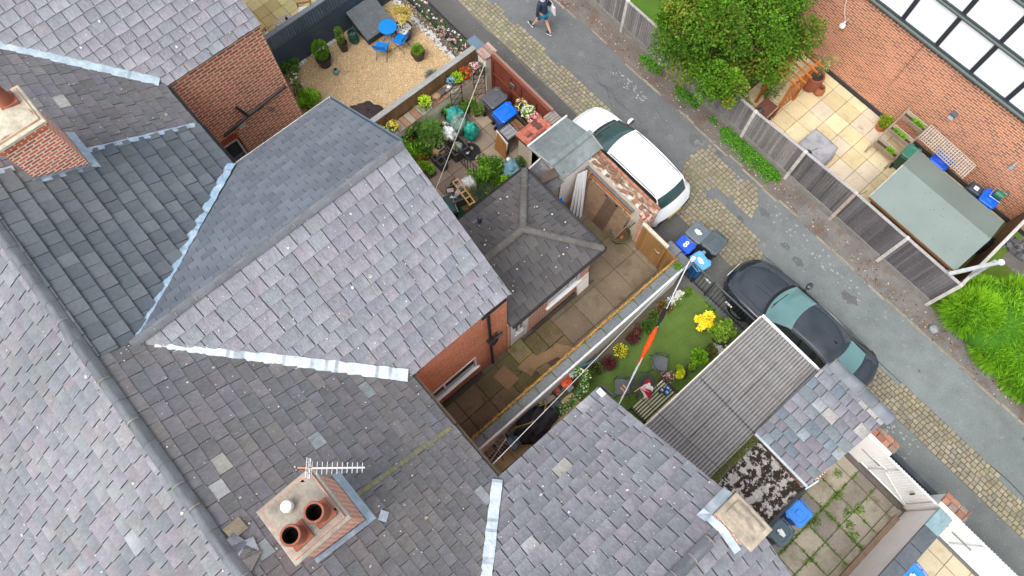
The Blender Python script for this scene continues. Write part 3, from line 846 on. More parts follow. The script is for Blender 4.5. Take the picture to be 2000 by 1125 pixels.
m.build('brick_arch', mMatte, h0, world=True)
m = MB(); m.tube([(-13.66, 1.0, 2.2), (-13.66, 1.9, 2.35), (-13.66, 3.3, 2.5)], .045, C(48, 44, 44)); m.tube([(-13.66, 1.9, 2.35), (-13.66, 1.75, 2.95)], .04, C(48, 44, 44))
m.tube([(-13.66, 2.55, 2.1), (-13.55, 2.6, 2.05)], .05, C(36, 36, 38)); m.build('waste_pipe', mPlastic, h0, smooth=True, world=True)
m = MB(); m.box(-13.72, -13.66, 1.5, 1.72, 2.02, 2.2, C(210, 206, 200)); m.build('vent_cover', mPlastic, h0, world=True)
gutter(h0, (-12.15, .6, 5.1), (-13.6, .6, 5.1))
chimney(h0, -12.67, -11.62, -2.82, -1.75, 8.5, [(-12.35, -2.05, .15, .5)], brick=C(214, 112, 76), zb=6.0, cap=C(206, 198, 176))
lead([(-13.74, .5, 5.22), (-17.02, JY, OZ)], .26, h0, C(176, 194, 204), 1, 'valley_lead')
# ---- house 1: concrete tiles, new slate outrigger
h1 = thing('terraced_house', 'terraced house with dark interlocking concrete tiles and a newly slated rear wing', 'house', (-9.7, -3.7, 0), group='terraced houses in the row')
CT = [C(98, 104, 110), C(92, 99, 104), C(102, 108, 112), C(88, 95, 101)]
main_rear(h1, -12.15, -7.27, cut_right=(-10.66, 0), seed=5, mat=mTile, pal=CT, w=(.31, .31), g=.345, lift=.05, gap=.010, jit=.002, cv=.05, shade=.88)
NS = [C(104, 111, 120), C(100, 107, 116), C(108, 115, 124), C(96, 103, 112)]
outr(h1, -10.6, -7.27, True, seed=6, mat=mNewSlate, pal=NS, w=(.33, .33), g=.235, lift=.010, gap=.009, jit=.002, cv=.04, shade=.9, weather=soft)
main_front(h1, -12.15, -7.27, seed=7)
m = MB(); wallx(m, -10.5, .5, 3.36, 0, 5.1, -.0, BR)
m.poly([(-10.5, 3.36, 0), (-7.27, 3.36, 0), (-7.27, 3.36, OZ - .1), (-10.5, 3.36, 5.1)][::-1], BR)
m.build('wall', mBrick, h1, world=True)
m = MB(); m.bar((-10.66, 3.46, 5.12), (-7.3, 3.46, 7.3), .02, .12, C(96, 116, 136)); m.bar((-10.69, .45, 5.1), (-10.69, 3.5, 5.1), .03, .04, C(206, 204, 194)); m.build('verge_trim', mPaint, h1, world=True)
gutter(h1, (-10.6, .62, 5.08), (-12.15, .62, 5.08))
lead([(-10.66, .55, 5.22), (-7.27, JY - .05, OZ)], .2, h1, C(150, 178, 200), 2, 'valley_lead')
m_ = lead([(-12.13, .5, mz(.5)), (-12.13, -1.8, mz(-1.8))], .14, h1, C(160, 180, 196), 3, 'party_flashing')
lead([(-12.13, -2.95, mz(-2.95)), (-12.13, -3.7, mz(-3.7))], .14, h1, C(160, 180, 196), 4, 'party_flashing')
# ---- house 2: old slates, extension
h2 = thing('terraced_house', 'terraced house with old mauve slates, white valley lead and a hipped kitchen extension', 'house', (-4.8, -3.7, 0), group='terraced houses in the row')
main_rear(h2, -7.27, -2.4, cut_left=(-3.9, 0), seed=8, pal=DIRT, w=(.3, .42), g=.26, odd=PALE + [C(92, 122, 128)], oddp=.012, weather=dirty, flecks=220)
outr(h2, -3.9, -7.27, False, seed=9, pal=LITE, w=(.28, .46), g=.285, odd=PALE, oddp=.008, lift=.018, weather=soft, flecks=240)
main_front(h2, -7.27, -2.4, seed=10)
m = MB(); wallx(m, -3.9, .5, 3.36, 0, 5.05, .25, C(214, 132, 98), [(.62, 2.25, 1.0, 2.0)])
m.poly([(-3.9, 3.36, 0), (-7.27, 3.36, 0), (-7.27, 3.36, OZ - .1), (-3.9, 3.36, 5.1)], BR)
m.poly([(-3.9, .45, 0), (-2.42, .45, 0), (-2.42, .45, 5.15), (-3.9, .45, 5.15)][::-1], BR)
m.build('wall', mSpeckFine, h2, world=True)
window_x(h2, -3.9, .62, 2.25, 1.0, 2.0, split=(.33, ))
lead([(-3.86, .5, 5.24), (-7.0, -2.85, 7.14)], .27, h2, C(214, 224, 228), 5, 'valley_lead')
gutter(h2, (-3.84, 2.55, 5.0), (-3.84, 3.3, 5.0)); gutter(h2, (-2.42, .61, 5.08), (-3.85, .61, 5.08), .035, C(96, 84, 70))
m = MB(); m.tube([(-3.84, 2.75, 5.0), (-3.83, 2.75, .1)], .04, C(36, 36, 40)); m.box(-3.9, -3.74, 2.66, 2.86, 2.5, 2.68, C(30, 30, 34))
m.tube([(-3.8, 2.75, 2.6), (-3.78, 3.1, 2.72)], .035, C(36, 36, 40)); m.tube([(-3.78, 2.3, .25), (-3.8, 1.3, .3), (-3.8, .6, .3)], .04, C(40, 40, 44)); m.tube([(-3.83, 2.95, 2.8), (-3.83, 2.95, 2.2), (-3.8, 2.8, 2.1)], .035, C(36, 36, 40))
m.build('downpipe', mPlastic, h2, smooth=True, world=True)
ridge((-7.27, 3.42, OZ + .01), (-7.27, JY, OZ + .01), h2, C(112, 115, 119), r=.09, L=.45, seed=1, kind='angle')
chimney(h2, -2.92, -1.87, -2.82, -1.75, 8.5, [(-2.2, -2.03, .155, .5), (-2.17, -2.5, .155, .48)], brick=C(206, 104, 76), cap=C(160, 152, 140), cowl=(-2.62, -2.36))
# party line moss strip
m = MB()
for i in range(60):
    y = .5 - i * .05
    if y > -1.7: m.poly([(-2.44, y, mz(y) + .03), (-2.35, y, mz(y) + .03), (-2.35, y - .05, mz(y - .05) + .03), (-2.44, y - .05, mz(y - .05) + .03)], vary(mixc(C(136, 132, 84), C(120, 118, 112), R.random()), .1))
m.build('party_mortar', mConc, h2, world=True)
# slipped and missing slates near the ridge
for (x, y, a, c, w_) in ((-2.92, -3.62, .3, C(126, 128, 138), .15), (-2.75, -3.5, -.2, C(140, 148, 158), .15), (-2.6, -3.55, .5, C(120, 118, 116), .15), (-3.15, -3.45, .1, C(140, 128, 108), .13), (-1.78, -1.55, .6, C(170, 182, 190), .08)):
    m = MB(); m.obox((x, y, mz(y) + .05), (w_, w_ * 1.25, .006), Matrix.Rotation(-math.atan(S), 3, 'X') @ Matrix.Rotation(a, 3, 'Z'), c); m.build('slipped_slate', mSlate, h2, world=True)
# ridge tiles over everything, one run per house
for hh, a, b, sd in ((h0, -17, -12.15, 2), (h1, -12.15, -7.27, 3), (h2, -7.27, -2.4, 4)):
    ridge((a, RY, RZ + .02), (b, RY, RZ + .02), hh, C(106, 110, 114), r=.11, L=.5, seed=sd, kind='angle')
# ---- house 3
h3 = thing('terraced_house', 'terraced house with grey slated rear wing, corner chimney and pale valley lead', 'house', (0.1, -3.7, 0), group='terraced houses in the row')
main_rear(h3, -2.4, 2.4, cut_right=(-.9, 0), seed=11, pal=DIRT, w=(.28, .4), g=.25, odd=PALE, oddp=.01, weather=dirty, flecks=160)
outr(h3, -.9, 2.4, True, seed=12, pal=OLD, w=(.3, .44), g=.28, odd=PALE, oddp=.02, lift=.02, weather=soft, flecks=260)
main_front(h3, -2.4, 2.4, seed=13)
m = MB(); m.poly([(-.85, 3.34, 0), (2.4, 3.34, 0), (2.4, 3.34, OZ - .1), (-.85, 3.34, 5.1)][::-1], BR)
m.poly([(-.85, .5, 0), (-.85, 3.34, 0), (-.85, 3.34, 5.1), (-.85, .5, 5.1)][::-1], BR)
m.poly([(-.85, .45, 0), (-2.38, .45, 0), (-2.38, .45, 5.15), (-.85, .45, 5.15)], BR)
m.build('wall', mBrick, h3, world=True)
lead([(-.95, .52, 5.24), (2.3, -3.0, 7.22)], .22, h3, C(206, 218, 226), 6, 'valley_lead')
gutter(h3, (-.86, 3.5, 5.06), (-.98, .7, 5.06)); gutter(h3, (-.9, .61, 5.08), (-2.38, .61, 5.08), .035, C(90, 80, 68))
m = MB(); m.bar((-.95, 3.5, 5.1), (-.6, 3.5, 5.35), .04, .1, C(60, 62, 66)); m.box(-.93, -.75, 3.3, 3.42, 5.26, 5.3, C(214, 220, 226)); m.build('verge_clip', mPaint, h3, world=True)
m = MB(); m.tube([(1.86, 3.48, 4.6), (1.86, 3.48, 6.05)], .055, C(60, 62, 66), 12); m.blob((1.86, 3.48, 6.08), (.065, .065, .04), C(180, 184, 186)); m.tube([(1.86, 3.36, 4.9), (1.86, 3.48, 4.9)], .03, C(60, 62, 66)); m.build('soil_pipe', mPlastic, h3, smooth=True, world=True)
oz = lambda x: OZ - (OZ - EZ + .02) / 3.3 * abs(x - 2.4)
c3 = chimney(h3, 2.08, 2.86, 2.84, 3.34, 7.95, [], brick=C(166, 84, 62), zb=6.4, course=False, flash=False, cap=C(176, 164, 146))
l = MB()
for i in range(8):
    ya = 2.72 + .72 * i / 8; yb = ya + .72 / 8
    l.poly([(2.13, ya, oz(2.13) + .14), (2.13, yb, oz(2.13) + .14), (1.98, yb, oz(1.98) + .035), (1.98, ya, oz(1.98) + .035)], vary(C(170, 182, 192), .1))
for i in range(8):
    xa = 1.98 + .92 * i / 8; xb = xa + .92 / 8
    l.poly([(xa, 2.89, oz(xa) + .12), (xb, 2.89, oz(xb) + .12), (xb, 2.76, oz(xb) + .04), (xa, 2.76, oz(xa) + .04)], vary(C(170, 184, 196), .1))
l.build('chimney_flashing', mLead, c3, world=True)
# ---- house 4
h4 = thing('terraced_house', 'terraced house at bottom edge, only part of its slated rear wing in view', 'house', (5.0, -3.7, 0), group='terraced houses in the row')
outr(h4, 5.7, 2.4, False, seed=14, pal=OLD, w=(.3, .42), g=.28, odd=PALE, oddp=.06)
main_rear(h4, 2.4, 7.3, cut_left=(5.7, 0), seed=15, pal=DIRT, w=(.3, .42), g=.26)
main_front(h4, 2.4, 7.3, seed=16)
ridge((2.4, 2.55, OZ + .02), (2.4, JY, OZ + .02), h3, C(104, 108, 112), r=.105, L=.45, seed=5, kind='angle')
ridge((-2.4, RY, RZ + .02), (2.4, RY, RZ + .02), h3, C(106, 110, 114), r=.11, L=.5, seed=6, kind='angle')
m = MB(); m.poly([(2.4, 3.34, 0), (5.65, 3.34, 0), (5.65, 3.34, 5.1), (2.4, 3.34, OZ - .1)][::-1], BR); m.poly([(5.65, .5, 0), (5.65, 3.34, 0), (5.65, 3.34, 5.1), (5.65, .5, 5.1)], BR); m.build('wall', mBrick, h4, world=True)
# front walls so that the row also reads from the street
for hh, a, b in ((h0, -17.02, -12.15), (h1, -12.15, -7.27), (h2, -7.27, -2.4), (h3, -2.4, 2.4), (h4, 2.4, 7.3)):
    m = MB(); m.box(a, b, RY - 4.6, RY - 4.35, 0, 4.9, BR); m.build('front_wall', mBrick, hh, world=True)
# ---- kitchen extension with hipped roof
EX = [C(98, 96, 96), C(94, 92, 92), C(103, 100, 99), C(90, 88, 88)]
x0, x1, ya, yb, ze, zr = -7.0, -3.78, 3.4, 6.74, 2.5, 3.55
xm = -5.32; ym = 5.15
sx = (zr - ze) / (x1 - xm); sy = (zr - ze) / (yb - ym)
ext = thing('kitchen_extension', 'single storey brick kitchen extension with dark hipped tile roof and grey hip tiles', 'extension', (-5.4, 5.0, 0))
Lr = math.hypot(1, sx)
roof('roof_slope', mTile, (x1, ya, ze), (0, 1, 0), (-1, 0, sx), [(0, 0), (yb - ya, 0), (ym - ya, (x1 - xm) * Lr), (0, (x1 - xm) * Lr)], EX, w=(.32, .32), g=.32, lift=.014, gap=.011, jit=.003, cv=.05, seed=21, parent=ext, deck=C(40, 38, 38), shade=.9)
sxl = (zr - ze) / (xm - x0)
Ll = math.hypot(1, sxl)
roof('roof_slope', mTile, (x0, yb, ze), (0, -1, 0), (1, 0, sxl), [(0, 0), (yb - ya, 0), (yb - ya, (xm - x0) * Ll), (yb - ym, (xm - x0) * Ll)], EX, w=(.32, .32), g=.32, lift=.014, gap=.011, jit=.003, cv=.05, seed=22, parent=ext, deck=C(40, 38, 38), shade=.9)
Ly = math.hypot(1, sy)
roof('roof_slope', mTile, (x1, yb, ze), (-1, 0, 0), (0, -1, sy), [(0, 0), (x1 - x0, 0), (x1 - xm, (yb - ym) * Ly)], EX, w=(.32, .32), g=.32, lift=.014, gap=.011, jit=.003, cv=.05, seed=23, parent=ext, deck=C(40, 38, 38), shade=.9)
HC = C(112, 110, 106)
for a, b, s in (((x1 - .02, yb - .02, ze + .04), (xm, ym, zr + .06), 7), ((x0 + .02, yb - .02, ze + .04), (xm, ym, zr + .06), 8), ((xm, ya, zr + .05), (xm, ym + .02, zr + .05), 9)):
    ridge(a, b, ext, HC, r=.095, L=.4, seed=s, name='hip_tiles', mat=mConc, mort=C(120, 112, 104))
m = MB()
for _ in range(46):
    x = R.uniform(x0 + .3, x1 - .2); y = R.uniform(ya, yb - .3)
    z = ze + min(sx * (x1 - x), sxl * (x - x0), sy * (yb - y)) + .028
    s = R.uniform(.008, .028); m.lathe([(s, 0), (s * .8, .004)], (x, y, z), R.choice([C(214, 206, 186), C(180, 176, 150), C(226, 222, 214)]), 7)
tag(m.build('lichen', mMatte, ext, world=True), kind='stuff')
m = MB()
wallx(m, -3.87, 3.36, 6.45, 0, 2.45, .22, BR, [(3.45, 4.12, .08, 2.1), (4.85, 6.1, .95, 1.85)])
m.poly([(-3.87, 6.45, 0), (-6.85, 6.45, 0), (-6.85, 6.45, 2.45), (-3.87, 6.45, 2.45)], BR)
m.poly([(-6.85, 3.36, 0), (-6.85, 6.45, 0), (-6.85, 6.45, 2.45), (-6.85, 3.36, 2.45)][::-1], BR)
m.build('wall', mBrick, ext, world=True)
window_x(ext, -3.87, 4.85, 6.1, .95, 1.85, split=(.7,), inset=.03)
d = MB(); wc = C(240, 240, 240)
d.box(-3.930, -3.850, 3.47, 3.55, .1, 2.08, wc); d.box(-3.930, -3.850, 4.02, 4.1, .1, 2.08, wc); d.box(-3.930, -3.850, 3.55, 4.02, 2.0, 2.08, wc); d.box(-3.930, -3.870, 3.55, 4.02, .1, .95, wc)
d.box(-3.930, -3.870, 3.55, 3.64, .95, 2.0, wc); d.box(-3.930, -3.870, 3.93, 4.02, .95, 2.0, wc); d.box(-3.930, -3.870, 3.76, 3.81, .95, 2.0, wc); d.box(-3.870, -3.855, 3.62, 3.95, .25, .8, wc)
dr = d.build('door', mPaint, ext, world=True)
d = MB(); d.poly([(-3.900, 3.62, .95), (-3.900, 3.95, .95), (-3.900, 3.95, 2.0), (-3.900, 3.62, 2.0)], C(80, 92, 98)); d.build('pane', mPane, dr, world=True)
d = MB(); d.bar((-3.830, 3.98, 1.0), (-3.830, 3.88, 1.0), .02, .02, C(190, 190, 190)); d.box(-3.860, -3.840, 3.965, 3.995, .92, 1.12, C(190, 190, 190)); d.build('handle', mMetal, dr, world=True)
gutter(ext, (x1 + .04, 3.42, ze - .01), (x1 + .04, yb + .05, ze - .01)); gutter(ext, (x1 + .05, yb + .05, ze - .01), (x0, yb + .05, ze - .01)); gutter(ext, (x0 - .04, yb, ze - .01), (x0 - .04, ya, ze - .01))
m = MB(); m.box(-3.78, -3.74, 3.5, 6.7, .04, .07, C(60, 56, 52)); m.tube([(-3.83, 4.25, .1), (-3.83, 6.4, .1)], .03, C(56, 52, 50)); m.build('wall_pipe', mPlastic, ext, world=True)
m = MB(); m.box(-6.62, -6.3, 4.5, 4.78, 2.74, 2.78, C(110, 120, 128)); m.lathe([(.075, 0), (.075, .12), (.05, .14), (.05, .3), (.075, .31), (.075, .45), (.03, .48)], (-6.45, 4.64, 2.76), C(70, 78, 84), 14); m.build('roof_vent', mPlastic, ext, smooth=True, world=True)
# ------------------------------------------------------------- helpers for plants and pots
G1 = [C(70, 110, 34), C(90, 134, 42), C(54, 92, 28), C(112, 150, 52)]
GB = [C(126, 176, 34), C(104, 156, 30), C(150, 196, 50), C(86, 136, 30)]
GD = [C(52, 84, 36), C(66, 98, 44), C(44, 72, 34), C(80, 110, 56)]
YE = [C(236, 216, 60), C(246, 232, 90), C(214, 190, 40), C(200, 196, 50)]
PK = [C(226, 130, 150), C(244, 210, 214), C(236, 160, 170), C(252, 240, 240)]
WH = [C(246, 244, 238), C(230, 226, 214)]
RD = [C(96, 44, 44), C(122, 60, 56), C(78, 40, 42)]
OR = [C(226, 92, 44), C(240, 120, 50), C(200, 60, 40)]
BLACK = C(48, 48, 50); TERR = C(176, 96, 64)

def plant(name, label, cat, loc, r, h, pal, n=500, s=.06, pot=None, flowers=None, nf=60, fs=.035, group=None, clumps=None, seed=0, shell=.25, stem=True, potc=BLACK, square=False, asp=.5, up=.4, dark=.4, lift=0):
    """thing > pot, soil, stem, foliage, flowers; pot = (radius, height)"""
    rr = random.Random(seed * 17 + int(abs(loc[0] * 100)))
    t = thing(name, label, cat, loc, rr.uniform(0, 3) if not square else 0, group)
    z = 0
    if pot:
        pr_, ph = pot; z = ph * .92; m = MB()
        if square:
            m.hexa([(-pr_ * .85, -pr_ * .85, 0), (pr_ * .85, -pr_ * .85, 0), (pr_ * .85, pr_ * .85, 0), (-pr_ * .85, pr_ * .85, 0), (-pr_, -pr_, ph), (pr_, -pr_, ph), (pr_, pr_, ph), (-pr_, pr_, ph)], potc, skip=(1,))
            k = pr_ * .86
            for a, b, c, d in ((-pr_, pr_, -pr_, -k), (-pr_, pr_, k, pr_), (-pr_, -k, -k, k), (k, pr_, -k, k)): m.box(a, b, c, d, ph - .01, ph + .01, tuple(x * 1.2 for x in potc))
        else: m.lathe([(pr_ * .72, 0), (pr_ * .93, ph * .85), (pr_, ph * .86), (pr_ * 1.02, ph), (pr_ * .9, ph), (pr_ * .86, ph * .86), (pr_ * .8, ph * .6)], (0, 0, 0), potc, 20, cap1=False)
        m.build('pot', mPlastic if potc == BLACK else mCopT, t, smooth=not square)
        m = MB()
        if square: m.poly([(-pr_ * .9, -pr_ * .9, ph * .85), (pr_ * .9, -pr_ * .9, ph * .85), (pr_ * .9, pr_ * .9, ph * .85), (-pr_ * .9, pr_ * .9, ph * .85)], C(74, 56, 42))
        else: m.lathe([(pr_ * .87, 0), (pr_ * .4, .01), (.004, .012)], (0, 0, ph * .85), C(74, 56, 42), 14)
        m.build('soil', mEarth, t)
    z += lift
    if stem:
        m = MB()
        for _ in range(4 if r < .3 else 7):
            a = rr.uniform(0, 6.3); q = rr.uniform(.2, .6)
            m.tube([(0, 0, z - .03 - lift), (math.cos(a) * r * q * .4, math.sin(a) * r * q * .4, z + h * .3), (math.cos(a) * r * q, math.sin(a) * r * q, z + h * .7)], [.012, .009, .004], C(96, 78, 52), 5)
        m.build('stem', mMatte, t)
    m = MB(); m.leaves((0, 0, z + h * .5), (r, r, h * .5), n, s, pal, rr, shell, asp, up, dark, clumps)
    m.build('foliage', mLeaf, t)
    if flowers:
        m = MB()
        for _ in range(nf):
            a = rr.uniform(0, 6.3); e = rr.uniform(-.1, 1) * PI / 2
            p = V((math.cos(a) * math.cos(e) * r, math.sin(a) * math.cos(e) * r, z + h * .5 + math.sin(e) * h * .55)); c = vary(rr.choice(flowers), .12, rr)
            for k in range(4): m.leaf(p, fs, vary(c, .1, rr), rr, .8, .8)
        tag(m.build('flowers', mLeaf, t), kind='stuff')
    return t

def wheelie(label, loc, rz, body, lid, sx=.56, sy=.64, h=1.0, group='wheelie bins', sticker=None, open_=0., number=False, mark=None):
    t = thing('wheelie_bin', label, 'bin', loc, rz, group)
    m = MB(); a, b = sx / 2 - .02, sy / 2 - .03
    m.hexa([(-a * .82, -b * .75, .05), (a * .82, -b * .75, .05), (a * .82, b * .7, .0), (-a * .82, b * .7, .0), (-a, -b, h), (a, -b, h), (a, b, h), (-a, b, h)], body)
    m.box(-a - .015, a + .015, -b - .015, b + .015, h - .05, h, tuple(x * .9 for x in body))
    m.box(-a * .8, a * .8, b - .005, b + .01, h * .45, h * .5, tuple(x * .8 for x in body))
    m.build('body', mPlastic, t)
    m = MB(); A, B = sx / 2 + .01, sy / 2 + .015
    def ring(k, z, ins): return [(-A + ins + k, -B + ins, z), (A - ins - k, -B + ins, z), (A - ins, -B + ins + k, z), (A - ins, B - ins - k, z), (A - ins - k, B - ins, z), (-A + ins + k, B - ins, z), (-A + ins, B - ins - k, z), (-A + ins, -B + ins + k, z)]
    rs = [ring(.05, h, 0), ring(.05, h + .03, 0), ring(.05, h + .055, .03), ring(.05, h + .06, .085), ring(.05, h + .045, .10), ring(.04, h + .05, .16), ring(.03, h + .07, .18)]
    vs = [p for r_ in rs for p in r_]; fs = [(i * 8 + j, i * 8 + (j + 1) % 8, i * 8 + 8 + (j + 1) % 8, i * 8 + 8 + j) for i in range(len(rs) - 1) for j in range(8)] + [tuple(range(48, 56))]
    m.raw(vs, fs, lid)
    for s in (-1, 1): m.box(s * A * .55 - .05, s * A * .55 + .05, B - .01, B + .035, h + .01, h + .035, tuple(x * .85 for x in lid))
    o = m.build('lid', mPlastic, t)
    m = MB(); m.tube([(-A * .8, -B - .05, h + .01), (A * .8, -B - .05, h + .01)], .017, tuple(x * .7 for x in lid)); 
    for s in (-.75, 0, .75): m.box(A * s - .02, A * s + .02, -B - .05, -B + .03, h - .03, h + .01, tuple(x * .8 for x in body))
    m.build('handle', mPlastic, t)
    for s in (-1, 1):
        m = MB(T=Matrix.Translation((s * (a * .82 + .0), -b * .78, .1)) @ Matrix.Rotation(PI / 2, 4, 'Y')); m.lathe([(.02, -.03), (.095, -.03), (.1, -.015), (.1, .015), (.095, .03), (.02, .03)], (0, 0, 0), C(34, 34, 36), 16); m.build('wheel', mRubber, t, smooth=True)
    if sticker:
        m = MB(); rr = random.Random(3)
        for k in range(5):
            x, y = sticker[0] + rr.uniform(-.05, .05), sticker[1] + rr.uniform(-.04, .04); m.obox((x, y, h + .074 + k * .0035), (rr.uniform(.03, .08), rr.uniform(.02, .05), .002), Euler((0, 0, rr.uniform(-.5, .5))), C(236, 236, 232))
        m.build('torn_label', mMatte, t)
    if number:
        m = MB()
        for cy, r_ in ((-.055, .042), (.045, .036)):
            k = 16
            for i in range(k):
                a0, a1 = 2 * PI * i / k, 2 * PI * (i + 1) / k
                m.poly([(math.cos(q) * rad * s2 * .95 * 1.0, cy + math.sin(q) * rad * 1.0, h + .0735) for q, rad, s2 in ((a0, r_ + .022, 1), (a1, r_ + .022, 1), (a1, r_ - .012, 1), (a0, r_ - .012, 1))], C(246, 246, 246))
        for i in range(6): m.box(-.1 + i * .036, -.1 + i * .036 + .02, .14, .155, h + .073, h + .076, C(150, 170, 236))
        m.build('house_number', mMatte, t)
    if mark:
        m = MB(); m.box(mark[0] - .05, mark[0] + .05, b + .003, b + .02, h * .55, h * .72, C(220, 224, 220)); m.box(mark[0] - .025, mark[0] + .025, b + .02, b + .023, h * .58, h * .69, C(30, 40, 46)); m.build('badge', mMatte, t)
    return t

# ------------------------------------------------------------- garden A
DKF = C(62, 78, 90)
t = thing('boarded_wall', 'dark slate-blue painted garden wall with vertical boards along its top beside the gravel', 'wall', (-16.05, 6.2, 0))
m = MB(); m.box(-16.12, -16.0, 3.45, 9.1, 0, 1.2, DKF)
for i in range(9): m.box(-16.0, -15.985, 3.45, 9.1, .05 + i * .13, .05 + i * .13 + .118, vary(DKF, .06))
m.build('wall_face', mPaint, t, world=True)
m = MB(); y = 3.45
while y < 9.05: m.bev(-16.03, -15.985, y, y + .085, 1.21, 1.78, vary(C(84, 100, 112), .07), .008); y += .1
m.build('board_panel', mWood, t, world=True)
m = MB(); m.bev(-16.14, -15.97, 3.42, 9.1, 1.785, 1.83, C(120, 128, 134)); m.build('capping', mWood, t, world=True)
t = thing('garden_store', 'low grey timber garden store with a big sloping lid against the dark boarded wall', 'store', (-15.45, 7.3, 0))
m = MB(); st = C(100, 106, 110); m.hexa([(-15.93, 6.85, 0), (-15.0, 6.85, 0), (-15.0, 7.85, 0), (-15.93, 7.85, 0), (-15.93, 6.85, .78), (-15.0, 6.85, .4), (-15.0, 7.85, .4), (-15.93, 7.85, .78)], C(78, 82, 86)); m.build('body', mWood, t, world=True)
m = MB()
for i in range(11):
    a = 6.78 + i * .103; m.hexa([(-15.95, a, .8), (-14.9, a, .37), (-14.9, a + .1, .37), (-15.95, a + .1, .8), (-15.95, a, .83), (-14.9, a, .4), (-14.9, a + .1, .4), (-15.95, a + .1, .83)], vary(st, .05))
m.build('lid', mWood, t, world=True)
plant('topiary_conifer', 'plump bright green cone conifer in a large black pot on the gravel', 'plant', (-15.37, 5.27, 0), .27, .75, [C(88, 130, 30), C(106, 150, 38), C(70, 112, 26)], 2200, .05, pot=(.27, .4), shell=.7, seed=1, dark=.5)
plant('topiary_conifer', 'slim upright conifer in a tall black pot beside the garden store', 'plant', (-15.42, 6.1, 0), .14, .8, [C(88, 120, 40), C(108, 140, 50)], 900, .045, pot=(.17, .38), shell=.6, seed=2)
plant('topiary_conifer', 'small round conifer in a black pot near the railing', 'plant', (-13.5, 7.8, 0), .2, .34, [C(96, 140, 36), C(120, 160, 46)], 900, .045, pot=(.24, .3), shell=.5, seed=3)
t = thing('shrub_tub', 'large black tub topped with pale pebbles holding a cream variegated shrub', 'plant', (-14.5, 7.98, 0))
m = MB(); m.lathe([(.24, 0), (.31, .4), (.33, .44), (.29, .44), (.27, .36)], (0, 0, 0), C(58, 60, 62), 24, cap1=False); m.build('tub', mPlastic, t, smooth=True)
m = MB()
for _ in range(170):
    a = R.uniform(0, 6.3); q = .27 * R.random() ** .5; m.obox((math.cos(a) * q, math.sin(a) * q, .40), (.022, .016, .012), Euler((R.uniform(0, 3), R.uniform(0, 3), R.uniform(0, 3))), vary(C(220, 218, 212), .12))
tag(m.build('pebbles', mMatte, t), kind='stuff')
m = MB(); m.tube([(0, 0, .35), (.02, .0, .75)], .02, C(96, 78, 60), 6); m.build('stem', mMatte, t)
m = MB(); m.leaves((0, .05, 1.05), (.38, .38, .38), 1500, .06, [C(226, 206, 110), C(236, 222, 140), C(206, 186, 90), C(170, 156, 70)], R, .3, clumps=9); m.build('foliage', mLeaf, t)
BL = C(0, 128, 214)
t = thing('bistro_table', 'round bright blue metal bistro table between the two blue chairs', 'table', (-14.68, 7.52, 0))
m = MB(); m.lathe([(.3, .68), (.31, .69), (.31, .705), (.3, .715), (.005, .715)], (0, 0, 0), BL, 32); m.build('table_top', mPaint, t, smooth=True)
for s in (-1, 1):
    m = MB(); m.tube([(s * .12, -.22, 0), (s * .12, .22, .68)], .012, BL); m.build('leg', mPaint, t)
    m = MB(); m.tube([(s * .14, .22, 0), (s * .14, -.22, .68)], .012, BL); m.build('leg', mPaint, t)
def bistro_chair(label, loc, rz):
    t = thing('bistro_chair', label, 'chair', loc, rz, 'blue bistro chairs')
    m = MB()
    for i in range(6): m.bev(-.2, .2, -.19 + i * .062, -.19 + i * .062 + .054, .44, .46, BL, .004)
    m.build('seat', mPaint, t)
    m = MB()
    for z in (.68, .78): m.bar((-.19, -.24 - (z - .6) * .2, z), (.19, -.24 - (z - .6) * .2, z), .016, .07, BL, up=(0, 0, 1))
    m.build('backrest', mPaint, t)
    for s in (-1, 1):
        m = MB(); m.tube([(s * .2, .22, 0), (s * .2, -.2, .5), (s * .2, -.28, .84)], .011, C(60, 72, 84)); m.build('leg', mPaint, t)
        m = MB(); m.tube([(s * .18, -.26, 0), (s * .18, .18, .45)], .011, C(60, 72, 84)); m.build('leg', mPaint, t)
    return t
bistro_chair('blue slatted folding chair standing alone on the gravel in front of the round table', (-14.37, 6.97, 0), .65)
bistro_chair('blue slatted folding chair tucked between the round table and the shrub tub', (-14.2, 7.62, 0), 1.9)
t = thing('watering_can', 'small pale green watering can standing on the gravel', 'watering can', (-14.83, 5.33, 0), .8)
m = MB(); m.lathe([(.09, 0), (.1, .02), (.085, .2), (.06, .23), (.06, .215)], (0, 0, 0), C(126, 160, 150), 18, cap1=False); m.lathe([(.055, .21), (.003, .2)], (0, 0, 0), C(20, 26, 26), 14, cap0=False); m.build('body', mPaint, t, smooth=True)
m = MB(); m.tube([(.07, 0, .06), (.2, 0, .22), (.25, 0, .24)], [.018, .012, .02], C(126, 160, 150)); m.build('spout', mPaint, t, smooth=True)
m = MB(); m.tube([(-.08, 0, .05), (-.17, 0, .12), (-.12, 0, .25), (-.02, 0, .26)], .01, C(126, 160, 150)); m.build('handle', mPaint, t, smooth=True)
m = MB()
for i in range(9):
    pts = [(-15.5 + .2 * math.cos(a * .7 + i) * (1 - .04 * i), 6.58 + .14 * math.sin(a * .7 + i), .03 + i * .05 + R.uniform(0, .04)) for a in range(0, 10)]
    m.tube(pts, .022, vary(C(40, 84, 74), .2), 6)
m.blob((-15.5, 6.58, .22), (.17, .12, .22), C(34, 66, 60), 3)
solo(m, 'garden_hose', mPlastic, 'heap of dark green coiled hose between conifer pot and garden store', 'hose', smooth=True)
plant('border_shrub', 'open leafy green shrub in the corner by the dark boarded wall and brick house wall', 'plant', (-15.85, 4.15, 0), .45, .8, G1, 900, .08, seed=4, clumps=9, shell=.1)
